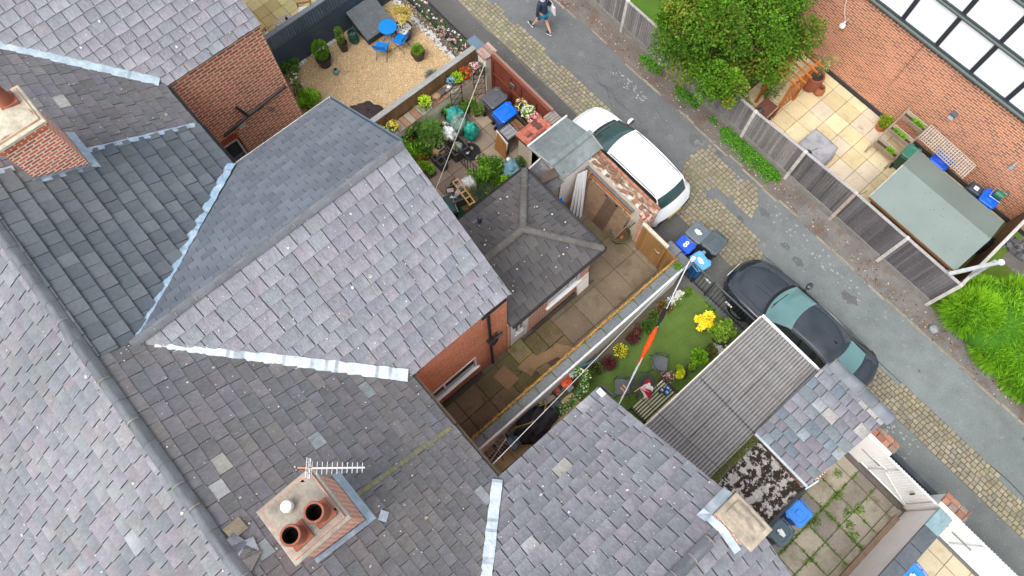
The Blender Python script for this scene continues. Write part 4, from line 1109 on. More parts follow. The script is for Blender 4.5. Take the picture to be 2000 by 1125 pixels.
plant('border_shrub', 'mixed reddish border shrub with a white flower beside the brick side wall', 'plant', (-15.1, 4.05, 0), .38, .6, G1 + RD + [C(140, 150, 110)], 900, .055, seed=5, clumps=8, flowers=WH, nf=5, fs=.08, shell=.1)
plant('border_shrub', 'bright lime green shrub at the end of the brick side wall', 'plant', (-14.35, 3.92, 0), .45, .62, GB, 2000, .075, seed=6, clumps=14, shell=.3)
plant('fescue_clump', 'small round blue-grey grass clump on the gravel by the wooden fence', 'plant', (-12.55, 7.62, 0), .22, .25, [C(120, 140, 130), C(96, 118, 110), C(146, 160, 140)], 900, .12, seed=7, asp=.08, stem=False, up=1)
m = MB(); vs = [(-13.2, 4.75), (-12.75, 4.45), (-12.0, 4.9), (-11.85, 5.35), (-12.35, 5.6), (-13.0, 5.35)]
n = 26; rows = []
for i, (z, k) in enumerate(((0, 1.05), (.3, 1.0), (.52, .92), (.66, .72), (.74, .35), (.76, .04))):
    row = []
    for j in range(n):
        u = j / n * 6; a = vs[int(u) % 6]; b = vs[(int(u) + 1) % 6]; f = u - int(u); x = a[0] * (1 - f) + b[0] * f; y = a[1] * (1 - f) + b[1] * f
        cx, cy = -12.5, 5.05; q = k * (1 + .07 * math.sin(j * 2.4 + i * .4)); row.append((cx + (x - cx) * q, cy + (y - cy) * q, z + .03 * math.sin(j * 1.7 + i)))
    rows.append(row)
m.raw([p for r_ in rows for p in r_], [(i * n + j, i * n + (j + 1) % n, i * n + n + (j + 1) % n, i * n + n + j) for i in range(5) for j in range(n)], C(62, 52, 54))
solo(m, 'furniture_cover', mFabric, 'draped dark brown weather cover over garden furniture by the wooden fence', 'cover', smooth='all')
# railing with roses
t = thing('garden_railing', 'black metal railing hung with climbing pink and white roses along the lane', 'railing', (-13.9, 8.98, 0))
m = MB(); m.box(-15.95, -11.95, 8.95, 8.99, 1.12, 1.15, C(40, 42, 46)); m.box(-15.95, -11.95, 8.95, 8.99, .12, .15, C(40, 42, 46))
x = -15.9
while x < -11.95: m.tube([(x, 8.97, .05), (x, 8.97, 1.2)], .013, C(46, 48, 54), 6); x += .1
m.build('bars', mDark, t, world=True)
m = MB(); rr = random.Random(9)
for _ in range(90):
    x = rr.uniform(-15.8, -12.1); z = rr.uniform(.3, 1.15); y = 8.9 + rr.uniform(-.12, .05)
    for k in range(16): m.leaf((x + rr.gauss(0, .09), y + rr.gauss(0, .05), z + rr.gauss(0, .09)), .05, vary(rr.choice(G1 + GD), .2, rr), rr)
m.build('climbing_leaves', mLeaf, t, world=True)
m = MB()
for _ in range(75):
    x = rr.uniform(-15.8, -12.1); z = rr.uniform(.35, 1.2); y = 8.86 + rr.uniform(-.1, .05); c = rr.choice(PK + WH)
    for k in range(7): m.leaf((x, y, z), .05, vary(c, .1, rr), rr, .9, .5)
tag(m.build('roses', mLeaf, t, world=True), kind='stuff')
m = MB()
for _ in range(230):
    x = rr.uniform(-15.9, -12.1); m.obox((x, 8.66 + rr.gauss(0, .05), .04), (.04, .03, .03), Euler((rr.uniform(0, 3), rr.uniform(0, 3), rr.uniform(0, 3))), vary(C(206, 204, 200), .15, rr))
tag(m.build('edging_stones', mMatte), 'white cobbles edging the gravel along the railing', 'stones', kind='stuff')
t = thing('hanging_basket', 'round hanging basket of pink flowers on the railing', 'hanging basket', (-13.2, 8.62, .75))
m = MB(); m.lathe([(.02, 0), (.13, .06), (.17, .16), (.15, .17)], (0, 0, 0), C(90, 76, 58), 16, cap1=False); m.tube([(0, .3, .3), (0, 0, .42), (0, 0, .2)], .008, BLACK); m.build('basket', mMatte, t, smooth=True)
m = MB(); m.leaves((0, 0, .2), (.18, .18, .1), 250, .05, G1 + PK + [C(170, 120, 130)], R); m.build('flowers', mLeaf, t)
m = MB(); m.box(-16.0, -11.85, 8.6, 8.68, 0, .06, C(120, 116, 112)); struct(m, 'kerb_edging', mConc)
for i in (0, 1):
    m = MB(); y = 3.9 + i * 1.2
    for k in range(9): m.bev(-15.97, -15.84, y + k * .11, y + k * .11 + .1, 0, .07, vary(C(220, 216, 208), .1), .01)
    struct(m, 'edging_bricks', mConc)
# neighbour patio beyond
def slat_chair(label, loc, rz, g='white cushioned wooden patio chairs'):
    t = thing('patio_chair', label, 'chair', loc, rz, g); wd = C(160, 110, 76)
    m = MB(); m.bev(-.22, .22, -.22, .22, .42, .47, C(238, 234, 228), .02); m.build('cushion', mFabric, t)
    for sx in (-1, 1):
        for sy in (-1, 1):
            m = MB(); m.bar((sx * .23, sy * .22, 0), (sx * .23, sy * .22, .62 if sy > 0 else .85), .035, .035, wd); m.build('leg', mWoodNew, t)
        m = MB(); m.bar((sx * .23, -.25, .62), (sx * .23, .25, .62), .05, .03, wd); m.build('arm', mWoodNew, t)
    m = MB()
    for i in range(4): m.bar((-.22, -.24, .5 + i * .09), (.22, -.24, .5 + i * .09), .02, .05, wd)
    m.build('backrest', mWoodNew, t)
slat_chair('wooden patio chair with white cushion, the one nearer the top edge of the photo', (-17.2, 5.9, 0), 2.6)
slat_chair('wooden patio chair with white cushion, the one by the slate roof corner', (-17.1, 4.35, 0), .5)
t = thing('patio_table', 'small square wooden patio table between the two white-cushioned chairs', 'table', (-17.1, 5.1, 0), .1)
m = MB(); 
for i in range(6): m.bev(-.3, .3, -.3 + i * .1, -.3 + i * .1 + .09, .6, .63, vary(C(186, 176, 164), .06), .005)
m.build('table_top', mWood, t)
for sx in (-1, 1):
    for sy in (-1, 1): m = MB(); m.bar((sx * .26, sy * .26, 0), (sx * .26, sy * .26, .6), .04, .04, C(160, 110, 76)); m.build('leg', mWoodNew, t)
m = MB(); m.lathe([(.06, 0), (.05, .02), (.02, .1), (.05, .2), (.01, .3)], (-17.05, 5.15, .63), C(40, 50, 54), 12); solo(m, 'lantern', mDark, 'small dark lantern standing on the square patio table', 'lantern', smooth=True)
plant('patio_plant', 'bushy plant in a round terracotta bowl behind the boarded wall', 'plant', (-17.0, 6.9, 0), .34, .45, G1 + YE + OR, 700, .06, pot=(.3, .2), potc=TERR, seed=8, clumps=8)

# ------------------------------------------------------------- boundary A/B
t = thing('timber_fence', 'brown timber fence with a pale grey capping rail between gravel garden and cluttered yard', 'fence', (-11.6, 6.6, 0))
m = MB(); y = 4.45
while y < 8.72: m.bev(-11.62, -11.575 + R.uniform(0, .01), y, y + .105, .75, 1.6, vary(C(150, 118, 84), .12), .006); y += .11
m.build('boards', mWoodNew, t, world=True)
m = MB(); m.box(-11.68, -11.5, 3.42, 8.75, 1.6, 1.635, C(150, 150, 146)); m.build('capping', mWood, t, world=True)
m = MB(); m.box(-11.64, -11.6, 3.42, 4.5, .2, 1.6, C(70, 62, 60)); m.build('dark_panel', mWood, t, world=True)
t = thing('painted_brick_wall', 'low white painted brick wall with a ledge of pots under the timber fence', 'wall', (-11.3, 6.3, 0))
m = MB(); m.box(-11.5, -11.1, 3.42, 8.7, 0, .95, C(226, 216, 196)); m.build('wall_face', M('whitewashed_brick', .85, [(2, .9, 1.06, 4)], [(C(150, 120, 96), 3.5, .6, .72, .6), (C(96, 110, 60), 5, .62, .74, .5)], brick=(.225, .078, .008, C(196, 186, 166), (.96, .95, .93))), t, world=True)
m = MB(); y = 3.45
while y < 8.65: l = R.uniform(.2, .24); m.bev(-11.5, -11.09, y, y + l - .012, .95, .99 + R.uniform(0, .01), vary(C(150, 116, 96), .15) if R.random() < .35 else vary(C(160, 150, 132), .12), .01); y += l
m.build('coping', mConc, t, world=True)
t = thing('gate_pier', 'whitewashed square brick pier with crumbling top at the corner of the yard gate', 'pier', (-11.1, 8.9, 0))
m = MB(); m.box(-11.32, -10.95, 8.66, 9.1, 0, 1.68, C(226, 218, 200)); m.build('pier_face', mOldPaint, t, world=True)
m = MB()
for i in range(4): m.bev(-11.36, -10.92, 8.62 + i * .13, 8.74 + i * .13, 1.68, 1.76 + R.uniform(0, .03), vary(C(170, 140, 130), .15), .012)
m.build('coping', mBrickTop, t, world=True)
m = MB(); m.box(-11.95, -11.4, 8.72, 9.06, 1.5, 1.6, C(96, 116, 132)); m.box(-11.9, -11.45, 8.78, 9.0, 0, 1.5, C(90, 100, 108)); solo(m, 'gate_post', mPaint, 'blue-grey capped post at the end of the timber fence', 'post')
t = thing('garage_door', 'tall reddish brown panelled timber gate behind the two wheelie bins', 'gate', (-9.6, 8.92, 0)); gc = C(126, 66, 50)
m = MB(); m.box(-10.92, -8.28, 8.9, 8.94, .05, 1.76, gc); m.build('panel', mWoodNew, t, world=True)
m = MB(); m.box(-10.95, -8.25, 8.86, 8.9, 1.6, 1.78, tuple(x * .9 for x in gc))
for x in (-10.93, -10.1, -9.6, -8.9, -8.37): m.box(x, x + .1, 8.86, 8.9, .05, 1.6, tuple(x_ * .86 for x_ in gc))
for z in (.05, .85): m.box(-10.93, -8.27, 8.855, 8.885, z, z + .12, tuple(x_ * .86 for x_ in gc))
m.build('gate_frame', mWoodNew, t, world=True)
m = MB(); m.box(-9.98, -9.78, 8.82, 8.85, 1.25, 1.42, C(150, 150, 148)); m.box(-9.95, -9.81, 8.815, 8.82, 1.28, 1.39, C(96, 110, 112)); m.build('lock_plate', mMetal, t, world=True)
m = MB(); m.box(-11.0, -8.2, 8.94, 9.02, 1.7, 1.8, C(140, 110, 96)); m.build('lintel', mOldPaint, t, world=True)
wheelie('black wheelie bin standing against the brown panelled gate in the cluttered yard', (-10.07, 8.25, 0), 0, C(62, 62, 64), C(84, 86, 90), .57, .64, 1.02, sticker=None, mark=(.1,))
wheelie('bright blue wheelie bin beside the black one at the brown gate', (-9.46, 8.17, 0), 0, C(20, 92, 160), C(10, 106, 226), .53, .62, 1.0)
plant('hanging_flowers', 'hanging basket of yellow and mauve pansies on the brown gate', 'hanging basket', (-9.2, 8.6, 1.05), .19, .26, G1, 250, .05, pot=(.17, .14), potc=C(90, 66, 44), flowers=[C(240, 220, 90), C(150, 70, 120), C(250, 245, 230)], nf=60, fs=.045, seed=9)
plant('hanging_flowers', 'hanging basket of pale green and white petunias on the brown gate', 'hanging basket', (-8.85, 8.58, 1.05), .22, .3, [C(170, 200, 120), C(140, 180, 90)], 300, .06, pot=(.18, .14), potc=C(90, 66, 44), flowers=WH + [C(200, 220, 150)], nf=60, fs=.05, seed=10)
plant('hanging_flowers', 'hanging basket of red and white petunias at the pier end of the brown gate', 'hanging basket', (-8.5, 8.55, 1.05), .22, .28, GD, 200, .05, pot=(.18, .14), potc=C(90, 66, 44), flowers=[C(222, 90, 96), C(240, 150, 150), C(250, 240, 236)], nf=80, fs=.05, seed=11)
t = thing('charcoal_grill', 'open black grill tray with wire rack standing behind the board box', 'grill', (-8.95, 8.0, 0))
m = MB(); bk = C(50, 48, 48)
for a in ((-9.2, -9.16, 7.6, 8.42), (-8.72, -8.68, 7.6, 8.42), (-9.16, -8.72, 7.6, 7.64), (-9.16, -8.72, 8.38, 8.42)): m.box(*a, .74, .9, bk)
m.box(-9.2, -8.68, 7.6, 8.42, .72, .745, C(76, 62, 52)); m.build('tray', mDark, t, world=True)
m = MB()
for i in range(13): m.tube([(-9.16, 7.66 + i * .032, .87), (-8.72, 7.66 + i * .032, .87)], .006, C(200, 204, 206), 5)
for i in range(3): m.tube([(-9.1 + i * .16, 7.64, .865), (-9.1 + i * .16, 8.08, .865)], .006, C(190, 194, 196), 5)
m.build('rack', mMetal, t, world=True)
m = MB()
for i in range(4): m.obox((-8.96, 8.14 + i * .06, .8), (.2, .03, .04), Euler((R.uniform(-.2, .2), 0, R.uniform(-.2, .2))), vary(C(130, 96, 70), .2))
m.build('timber_scraps', mWood, t, world=True)
for sx, sy in ((-9.18, 7.62), (-8.7, 7.62), (-9.18, 8.4), (-8.7, 8.4)): m = MB(); m.box(sx - .015, sx + .015, sy - .015, sy + .015, 0, .72, bk); m.build('leg', mDark, t, world=True)
t = thing('board_box', 'leaning sheet of brown chipboard with a white panel in front of the grill', 'boards', (-8.9, 7.5, 0))
m = MB(); m.hexa([(-9.15, 7.42, 0), (-8.6, 7.42, 0), (-8.6, 7.45, 0), (-9.15, 7.45, 0), (-9.15, 7.55, .85), (-8.7, 7.55, .7), (-8.7, 7.58, .7), (-9.15, 7.58, .85)], C(164, 116, 66)); m.build('chipboard', mWoodNew, t, world=True)
m = MB(); m.hexa([(-9.22, 7.56, .3), (-8.66, 7.5, .3), (-8.66, 7.52, .3), (-9.22, 7.585, .3), (-9.22, 7.585, .9), (-8.66, 7.56, .8), (-8.66, 7.585, .8), (-9.22, 7.6, .9)], C(232, 230, 226)); m.build('white_panel', mPaint, t, world=True)
# little brick/felt stores
t = thing('brick_store', 'small cream rendered store with a sloping red tiled top beside the felt roofed shed', 'store', (-7.95, 8.0, 0))
m = MB(); m.box(-8.18, -7.62, 7.58, 8.42, 0, 1.9, C(196, 186, 164)); m.box(-7.62, -7.02, 7.5, 8.6, 0, 1.98, C(206, 196, 174)); m.build('wall', mOldPaint, t, world=True)
roof('tiled_top', mCopT, (-8.26, 8.5, 1.92), (0, -1, 0), (1, 0, .12), [(0, 0), (1.0, 0), (1.0, .68), (0, .68)], [C(176, 100, 80), C(164, 90, 72), C(184, 110, 90), C(100, 66, 60)], w=(.19, .21), g=.095, lift=.012, gap=.012, jit=.002, cv=.1, seed=31, parent=t, deck=C(90, 66, 56))
t = thing('wall_pier', 'brick-on-edge capped pier beside the white car, next to the red tiled store', 'pier', (-8.0, 8.85, 0))
m = MB(); m.box(-8.22, -7.7, 8.64, 9.0, 0, 1.62, C(170, 120, 100)); m.build('pier_face', mBrick, t, world=True)
m = MB()
for i in range(6): m.bev(-8.25 + i * .094, -8.25 + i * .094 + .085, 8.6, 9.04, 1.62, 1.71, vary(C(150, 138, 130), .1), .01)
m.build('coping', mConc, t, world=True)
t = thing('felt_roofed_shed', 'old garden shed with patched grey-green felt roof and pale edge trim beside the white car', 'shed', (-6.95, 8.0, 0)); FT = [C(112, 120, 120), C(104, 112, 112), C(126, 134, 134)]
m = MB(); m.box(-7.5, -6.25, 7.5, 8.95, 0, 1.97, C(200, 190, 168)); m.build('wall', mOldPaint, t, world=True)
m = MB()
def plane(m, a, b, c, d, col, th=.035, nu=4, nv=3, cv=.05):
    a, b, c, d = map(V, (a, b, c, d))
    P = lambda u, v: (a * (1 - u) + b * u) * (1 - v) + (d * (1 - u) + c * u) * v
    for i in range(nu):
        cc = vary(col, cv)
        for j in range(nv):
            q = [P(i / nu, j / nv), P((i + 1) / nu, j / nv), P((i + 1) / nu, (j + 1) / nv), P(i / nu, (j + 1) / nv)]
            m.poly(q, cc)
    dn = V((0, 0, -th)); m.poly([d + dn, c + dn, b + dn, a + dn], col)
    for p, q in ((a, b), (b, c), (c, d), (d, a)): m.poly([p + dn, q + dn, q, p], tuple(x * .7 for x in col))
plane(m, (-7.66, 7.5, 2.0), (-6.68, 7.5, 2.28), (-6.68, 9.02, 2.28), (-7.66, 9.02, 2.0), FT[0], nu=3, nv=4); plane(m, (-6.68, 7.5, 2.28), (-6.18, 7.5, 2.08), (-6.18, 9.02, 2.08), (-6.68, 9.02, 2.28), FT[2], nu=2, nv=4)
m.build('roof', mFeltOld, t, world=True)
m = MB(); m.bar((-7.68, 9.05, 2.02), (-7.68, 7.48, 2.02), .05, .04, C(214, 216, 212)); m.build('trim', mPaint, t, world=True); m = MB(); m.bar((-7.68, 7.48, 2.0), (-6.68, 7.48, 2.27), .04, .05, C(150, 156, 154)); m.build('trim', mPaint, t, world=True); m = MB(); m.bar((-6.68, 9.03, 2.3), (-6.15, 9.03, 2.1), .04, .04, C(150, 150, 140)); m.build('trim', mPaint, t, world=True)
m = MB()
for k in range(5): m.obox((-6.7, 7.62 + k * .33, 2.3), (.09, .16, .006), Euler((0, 0, R.uniform(-.05, .05))), vary(C(118, 128, 126), .06))
m.build('felt_strip', mFeltOld, t, world=True)
t = thing('lean_to', 'low lean-to with crumpled black felt and a loose brown strip', 'lean-to', (-6.7, 7.15, 0))
m = MB(); m.box(-7.1, -6.2, 6.85, 7.46, 0, 1.85, C(150, 140, 124)); m.build('wall', mOldPaint, t, world=True)
m = MB(); n = 9; vs = []
for i in range(n + 1):
    for j in range(n + 1):
        u, v_ = i / n, j / n; x = -7.12 + 1.0 * u; y = 6.8 + .7 * v_; vs.append((x, y, 1.88 + .14 * v_ + .035 * noise.noise(V((x * 5, y * 5, 2)))))
m.raw(vs, [(i * (n + 1) + j, (i + 1) * (n + 1) + j, (i + 1) * (n + 1) + j + 1, i * (n + 1) + j + 1) for i in range(n) for j in range(n)], [vary(C(92, 90, 92), .12) for _ in range(n * n)])
m.build('felt', mFeltOld, t, world=True)
m = MB(); m.obox((-6.52, 7.35, 2.1), (.14, .36, .012), Euler((.12, .08, -.25)), C(92, 78, 72)); m.build('loose_strip', mFeltOld, t, world=True)
m = MB(); m.bar((-7.13, 6.78, 1.9), (-7.13, 7.5, 2.04), .04, .04, C(200, 200, 196)); m.build('trim', mPaint, t, world=True)
# clutter in B
plant('tall_shrub', 'tall feathery green shrub in front of the white wall in the cluttered yard', 'plant', (-10.85, 6.1, 0), .72, 1.45, [C(104, 146, 62), C(84, 128, 46), C(130, 166, 84), C(66, 104, 38)], 6500, .075, seed=12, clumps=20, shell=.1, asp=.35)
plant('leafy_shrub', 'broad-leaved green shrub between slate roof edge and tall feathery shrub', 'plant', (-10.7, 5.25, 0), .58, .85, G1 + GB, 2800, .085, seed=13, clumps=14, shell=.1, flowers=[C(190, 70, 50)], nf=8)
plant('leafy_shrub', 'bright green ferny plant spilling beside the slate roof edge', 'plant', (-10.3, 4.8, 0), .45, .5, GB, 2000, .09, seed=14, clumps=10, asp=.3)
plant('leafy_shrub', 'dark glossy plant between tall shrub and barrel planter', 'plant', (-10.4, 5.65, 0), .36, .5, G1 + GD, 1000, .07, seed=15, clumps=8, flowers=WH, nf=4, fs=.07)
for (x, y, lab, pal, fl, r_) in ((-11.3, 4.75, 'pot of yellow flowers on the low white wall by the roof corner', G1, YE, .2), (-11.28, 5.15, 'second pot of yellow flowers on the low white wall, nearer the tall shrub', G1, [C(246, 216, 60), C(250, 240, 150)], .17),
                               (-11.3, 6.45, 'lime green leafy pot on the low white wall behind the tall shrub', [C(178, 214, 40), C(200, 230, 70)], None, .2), (-11.3, 7.75, 'lime green trailing plant on the white wall near the trellis', [C(170, 216, 40), C(150, 200, 30)], None, .2),
                               (-11.25, 8.05, 'orange-red flowering plant on the white wall by the trellis', G1, OR, .2), (-11.2, 8.4, 'pink flowered pot on the white wall next to the pier', G1 + GD, PK, .2), (-11.35, 7.55, 'pot with one pale blue flower on the white wall', GD, [C(150, 200, 236)], .14), (-11.05, 8.55, 'grey-green leafy pot against the whitewashed pier', [C(96, 116, 100), C(76, 96, 84)], None, .22)):
    plant('wall_top_pot', lab, 'plant', (x, y, 1.0), r_, r_ * 1.3, pal, 330, .055, pot=(.1, .14), potc=TERR if R.random() < .5 else BLACK, flowers=fl, nf=45, fs=.05, seed=int(x * 10 + y * 7), group='pots along the white wall')
m = MB(); m.blob((-11.3, 7.15, 1.08), (.1, .22, .08), C(96, 92, 84), 2); m.blob((-11.25, 7.3, 1.08), (.06, .1, .07), C(150, 140, 130), 4); solo(m, 'driftwood', mWood, 'piece of weathered driftwood lying on the white wall coping', 'ornament', smooth='all')
m = MB(); m.blob((-11.28, 7.42, 1.1), (.07, .12, .1), C(224, 220, 212), 5); solo(m, 'stone_ornament', mConc, 'pale animal-shaped stone ornament on the white wall', 'ornament', smooth='all')
m = MB(); m.blob((-11.3, 6.9, 1.07), (.12, .14, .09), C(176, 140, 116), 6, amp=.3); solo(m, 'stone_ornament', mConc, 'brown rock ornament on the white wall behind the tall shrub', 'ornament', smooth='all')
for k, (x, y) in enumerate(((-10.85, 7.35), (-10.8, 8.25))):
    m = MB(); bk = C(44, 44, 46)
    for yy in (-.22, .22): m.tube([(x, y + yy, 0), (x, y + yy, 1.6)], .014, bk, 6)
    m.tube([(x, y - .22 + .44 * i / 8, 1.6 + .2 * math.sin(PI * i / 8)) for i in range(9)], .014, bk, 6)
    for i in range(5):
        m.tube([(x, y - .22, .3 + i * .28), (x, y + .22, .58 + i * .28)], .009, bk, 5); m.tube([(x, y + .22, .3 + i * .28), (x, y - .22, .58 + i * .28)], .009, bk, 5)
    solo(m, 'metal_trellis', mDark, ('black metal lattice trellis in front of the white wall, the one nearer the rubble bags', 'black metal lattice trellis in front of the white wall, the one nearer the pier')[k], 'trellis', 'metal trellis panels')
plant('climber', 'green climber hanging at the foot of the metal trellis', 'plant', (-10.72, 7.65, 0), .25, .9, G1, 800, .07, seed=18, clumps=7)
plant('climber', 'round leafy shrub in a pot between the trellis panels', 'plant', (-10.5, 7.85, 0), .24, .4, [C(120, 150, 60), C(100, 130, 50)], 700, .05, pot=(.16, .2), seed=19)
t = thing('planter_crate', 'long black plastic crate filled with sacks and odds and ends', 'crate', (-10.05, 6.5, 0)); dk = C(66, 66, 70)
m = MB(); ax = Matrix.Translation((-10.05, 6.45, 0)) @ Matrix.Rotation(-.05, 4, 'Z'); m.T = ax
for a in ((-.5, -.46, -.28, .28), (.46, .5, -.28, .28), (-.46, .46, -.28, -.24), (-.46, .46, .24, .28)): m.box(*a, 0, .48, dk)
m.box(-.48, .48, -.26, .26, .0, .3, C(54, 44, 38)); m.build('crate', mPlastic, t, world=True)
def bag(label, c, r, col, seed, nm='rubble_bag', mat=None, amp=.22):
    m = MB(); m.blob(c, r, col, seed, 14, amp, 2.6); return solo(m, nm, mat or mBag, label, 'bag', smooth='all')
bag('white woven sack sitting in the black crate', (-10.25, 6.5, .58), (.24, .2, .26), C(226, 228, 228), 1)
bag('turquoise plastic rubble bag behind the black crate, the larger one under the trellis', (-10.65, 7.1, .42), (.34, .3, .42), C(60, 158, 146), 2)
bag('grey-green transparent rubble bag slumped on the turquoise one', (-10.35, 6.95, .5), (.26, .26, .38), C(128, 150, 140), 3)
bag('turquoise rubble bag standing upright nearest the open paving', (-9.95, 7.15, .4), (.22, .24, .4), C(46, 160, 140), 4)
bag('small glassy cloche bag at the end of the black crate', (-9.75, 6.42, .52), (.15, .14, .2), C(150, 160, 140), 5)
m = MB(); m.lathe([(.2, 0), (.3, .05), (.32, .1), (.26, .1), (.22, .04), (.01, .04)], (-9.55, 6.75, 0), C(44, 46, 48), 22); solo(m, 'plant_saucer', mRubber, 'black round tray on the paving beside the crate', 'tray', smooth=True)
for k in range(5): 
    x, y = -9.7 + R.uniform(-.2, .2), 6.7 + R.uniform(-.15, .15); m = MB(); m.blob((x, y, .12 + .02 * k), (.07, .05, .04), R.choice([C(226, 224, 220), C(170, 140, 110), C(200, 200, 204)]), k + 20, 6, .3); solo(m, 'scrap_paper', mMatte, ('crumpled white scrap on the round tray', 'brown scrap of wood on the round tray', 'pale scrap at the edge of the round tray', 'torn pale wrapper by the crate', 'small crumpled rag by the crate')[k], 'scrap', smooth='all')
t = thing('barrel_planter', 'round woven barrel planter with a dark open top beside the grey cube pots', 'planter', (-10.2, 6.0, 0))
m = MB(); m.lathe([(.16, 0), (.25, .14), (.27, .26), (.24, .38), (.16, .45), (.13, .45), (.13, .4)], (0, 0, 0), C(176, 146, 104), 28, cap1=False)
for z in (.1, .2, .3): m.lathe([(.262 - abs(z - .22) * .1, z), (.27 - abs(z - .22) * .1, z + .02), (.262 - abs(z - .22) * .1, z + .04)], (0, 0, 0), C(130, 100, 66), 28, cap0=False, cap1=False)
m.build('barrel', mWoodNew, t, smooth=True)
m = MB(); m.lathe([(.135, .41), (.003, .4)], (0, 0, 0), C(56, 52, 50), 20, cap0=False); m.build('soil', mEarth, t)
for k, (x, y, h_) in enumerate(((-9.98, 5.72, .36), (-9.9, 5.98, .5), (-9.72, 5.72, .5))):
    t = thing('cube_pot', ('low grey square pot at the back of the three cube pots', 'tall grey square pot nearest the crate', 'tall grey square pot nearest the trough planter')[k], 'pot', (x, y, 0), group='grey square pots')
    m = MB(); c_ = C(78, 80, 84); h = .125
    for a in ((-h, h, -h, -h + .025), (-h, h, h - .025, h), (-h, -h + .025, -h + .025, h - .025), (h - .025, h, -h + .025, h - .025)): m.box(*a, 0, h_, c_)
    m.build('pot', mMatte, t); m = MB(); m.box(-h + .02, h - .02, -h + .02, h - .02, 0, h_ * .5, C(30, 30, 30)); m.build('soil', mEarth, t)
t = thing('trough_planter', 'black rectangular trough with small ornaments and green shoots near the roof edge', 'planter', (-9.93, 5.32, 0), -.1)
m = MB()
for a in ((-.26, .26, -.13, -.1), (-.26, .26, .1, .13), (-.26, -.23, -.1, .1), (.23, .26, -.1, .1)): m.box(*a, 0, .2, C(60, 66, 70))
m.build('trough', mPlastic, t); m = MB(); m.box(-.24, .24, -.11, .11, 0, .15, C(60, 48, 40)); m.build('soil', mEarth, t)
m = MB(); m.leaves((.12, .02, .3), (.13, .1, .15), 260, .07, GB, R); m.build('foliage', mLeaf, t)
m = MB(); m.blob((-.15, 0, .18), (.04, .04, .03), C(220, 230, 236), 1, 6); m.blob((-.05, .03, .19), (.04, .03, .04), C(190, 160, 150), 2, 6); m.blob((-.1, -.05, .17), (.03, .03, .02), C(60, 150, 180), 3, 6); m.build('pebble_ornaments', mMatte, t, smooth='all')
t = thing('low_railing', 'short black metal railing across the middle of the cluttered yard', 'railing', (-9.0, 6.27, 0))
m = MB(); m.tube([(-10.0, 6.3, .88), (-8.5, 6.26, .88)], .016, BLACK); m.tube([(-10.0, 6.3, .1), (-8.5, 6.26, .1)], .016, BLACK); m.build('rails', mDark, t, world=True, smooth=True)
m = MB()
for i in range(11): m.tube([(-10.0 + i * .15, 6.3 - i * .004, 0), (-10.0 + i * .15, 6.3 - i * .004, .92)], .011, BLACK, 6)
m.build('bars', mDark, t, world=True)
plant('bamboo_clump', 'light green leafy bush in the middle of the yard beside the hipped roof', 'plant', (-8.35, 6.5, 0), .66, 1.1, [C(110, 160, 40), C(90, 140, 34), C(136, 184, 60), C(70, 112, 30)], 3600, .085, seed=21, clumps=18, shell=.1, asp=.35)
plant('bamboo_clump', 'darker round bush squeezed between leafy bush and hipped roof gutter', 'plant', (-7.75, 6.25, 0), .4, .8, G1 + GB, 1600, .07, seed=22, clumps=10, shell=.1)
t = thing('palm_plant', 'spiky dark green palm fronds beside the hipped roof gutter', 'plant', (-8.0, 5.95, 0)); m = MB(); rr = random.Random(5)
for k in range(13):
    a = k * 2 * PI / 13 + rr.uniform(-.2, .2); L_ = rr.uniform(.38, .5)
    for i in range(12):
        q = (i + 1) / 12; p = V((math.cos(a) * L_ * q, math.sin(a) * L_ * q, .35 + .3 * math.sin(q * 2.2))); s_ = V((-math.sin(a), math.cos(a), 0))
        for s in (-1, 1): m.leaf(p, .15 * (1.1 - q * .6), vary(C(54, 92, 60), .25, rr), rr, .14, 0, s_ * s + V((math.cos(a), math.sin(a), 0)) * .7)
m.build('fronds', mLeaf, t); m = MB(); m.lathe([(.1, 0), (.13, .25), (.1, .26)], (0, 0, 0), BLACK, 14); m.tube([(0, 0, .2), (0, 0, .4)], .04, C(84, 66, 46)); m.build('pot', mPlastic, t)
t = thing('water_butt', 'large round black tub with an old pale blue sheet bundled in it', 'tub', (-8.0, 7.2, 0))
m = MB(); m.lathe([(.3, 0), (.36, .4), (.39, .46), (.34, .46), (.3, .2)], (0, 0, 0), C(52, 54, 56), 28, cap1=False); m.build('tub', mPlastic, t, smooth=True)
bag('crumpled pale blue sheet bundled in the round black tub', (-8.05, 7.2, .5), (.3, .28, .22), C(116, 154, 170), 8, 'crumpled_sheet', mFabric, .3)
bag('small white rag beside the blue sheet', (-8.3, 7.3, .6), (.08, .07, .06), C(232, 232, 232), 9, 'rag', mFabric, .3)
plant('potted_fern', 'small potted conifer hung on the cream store wall', 'plant', (-7.95, 7.5, .55), .18, .2, [C(84, 112, 56), C(66, 92, 46)], 450, .05, pot=(.1, .15), seed=23)
plant('lavender', 'purple-tipped lavender clump behind the green bush', 'plant', (-8.75, 7.0, 0), .25, .35, [C(120, 120, 120), C(130, 110, 150), C(96, 110, 86)], 500, .06, seed=24, asp=.2)
t = thing('junk_crate', 'grey crate heaped with papers beside a pale wooden frame', 'crate', (-8.55, 5.4, 0), -.3)
m = MB()
for a in ((-.3, .3, -.28, -.25), (-.3, .3, .25, .28), (-.3, -.27, -.25, .25), (.27, .3, -.25, .25)): m.box(*a, 0, .5, C(96, 100, 98))
m.box(-.28, .28, -.26, .26, .0, .4, C(80, 82, 76)); m.build('crate', mPlastic, t)
m = MB(); rr = random.Random(2)
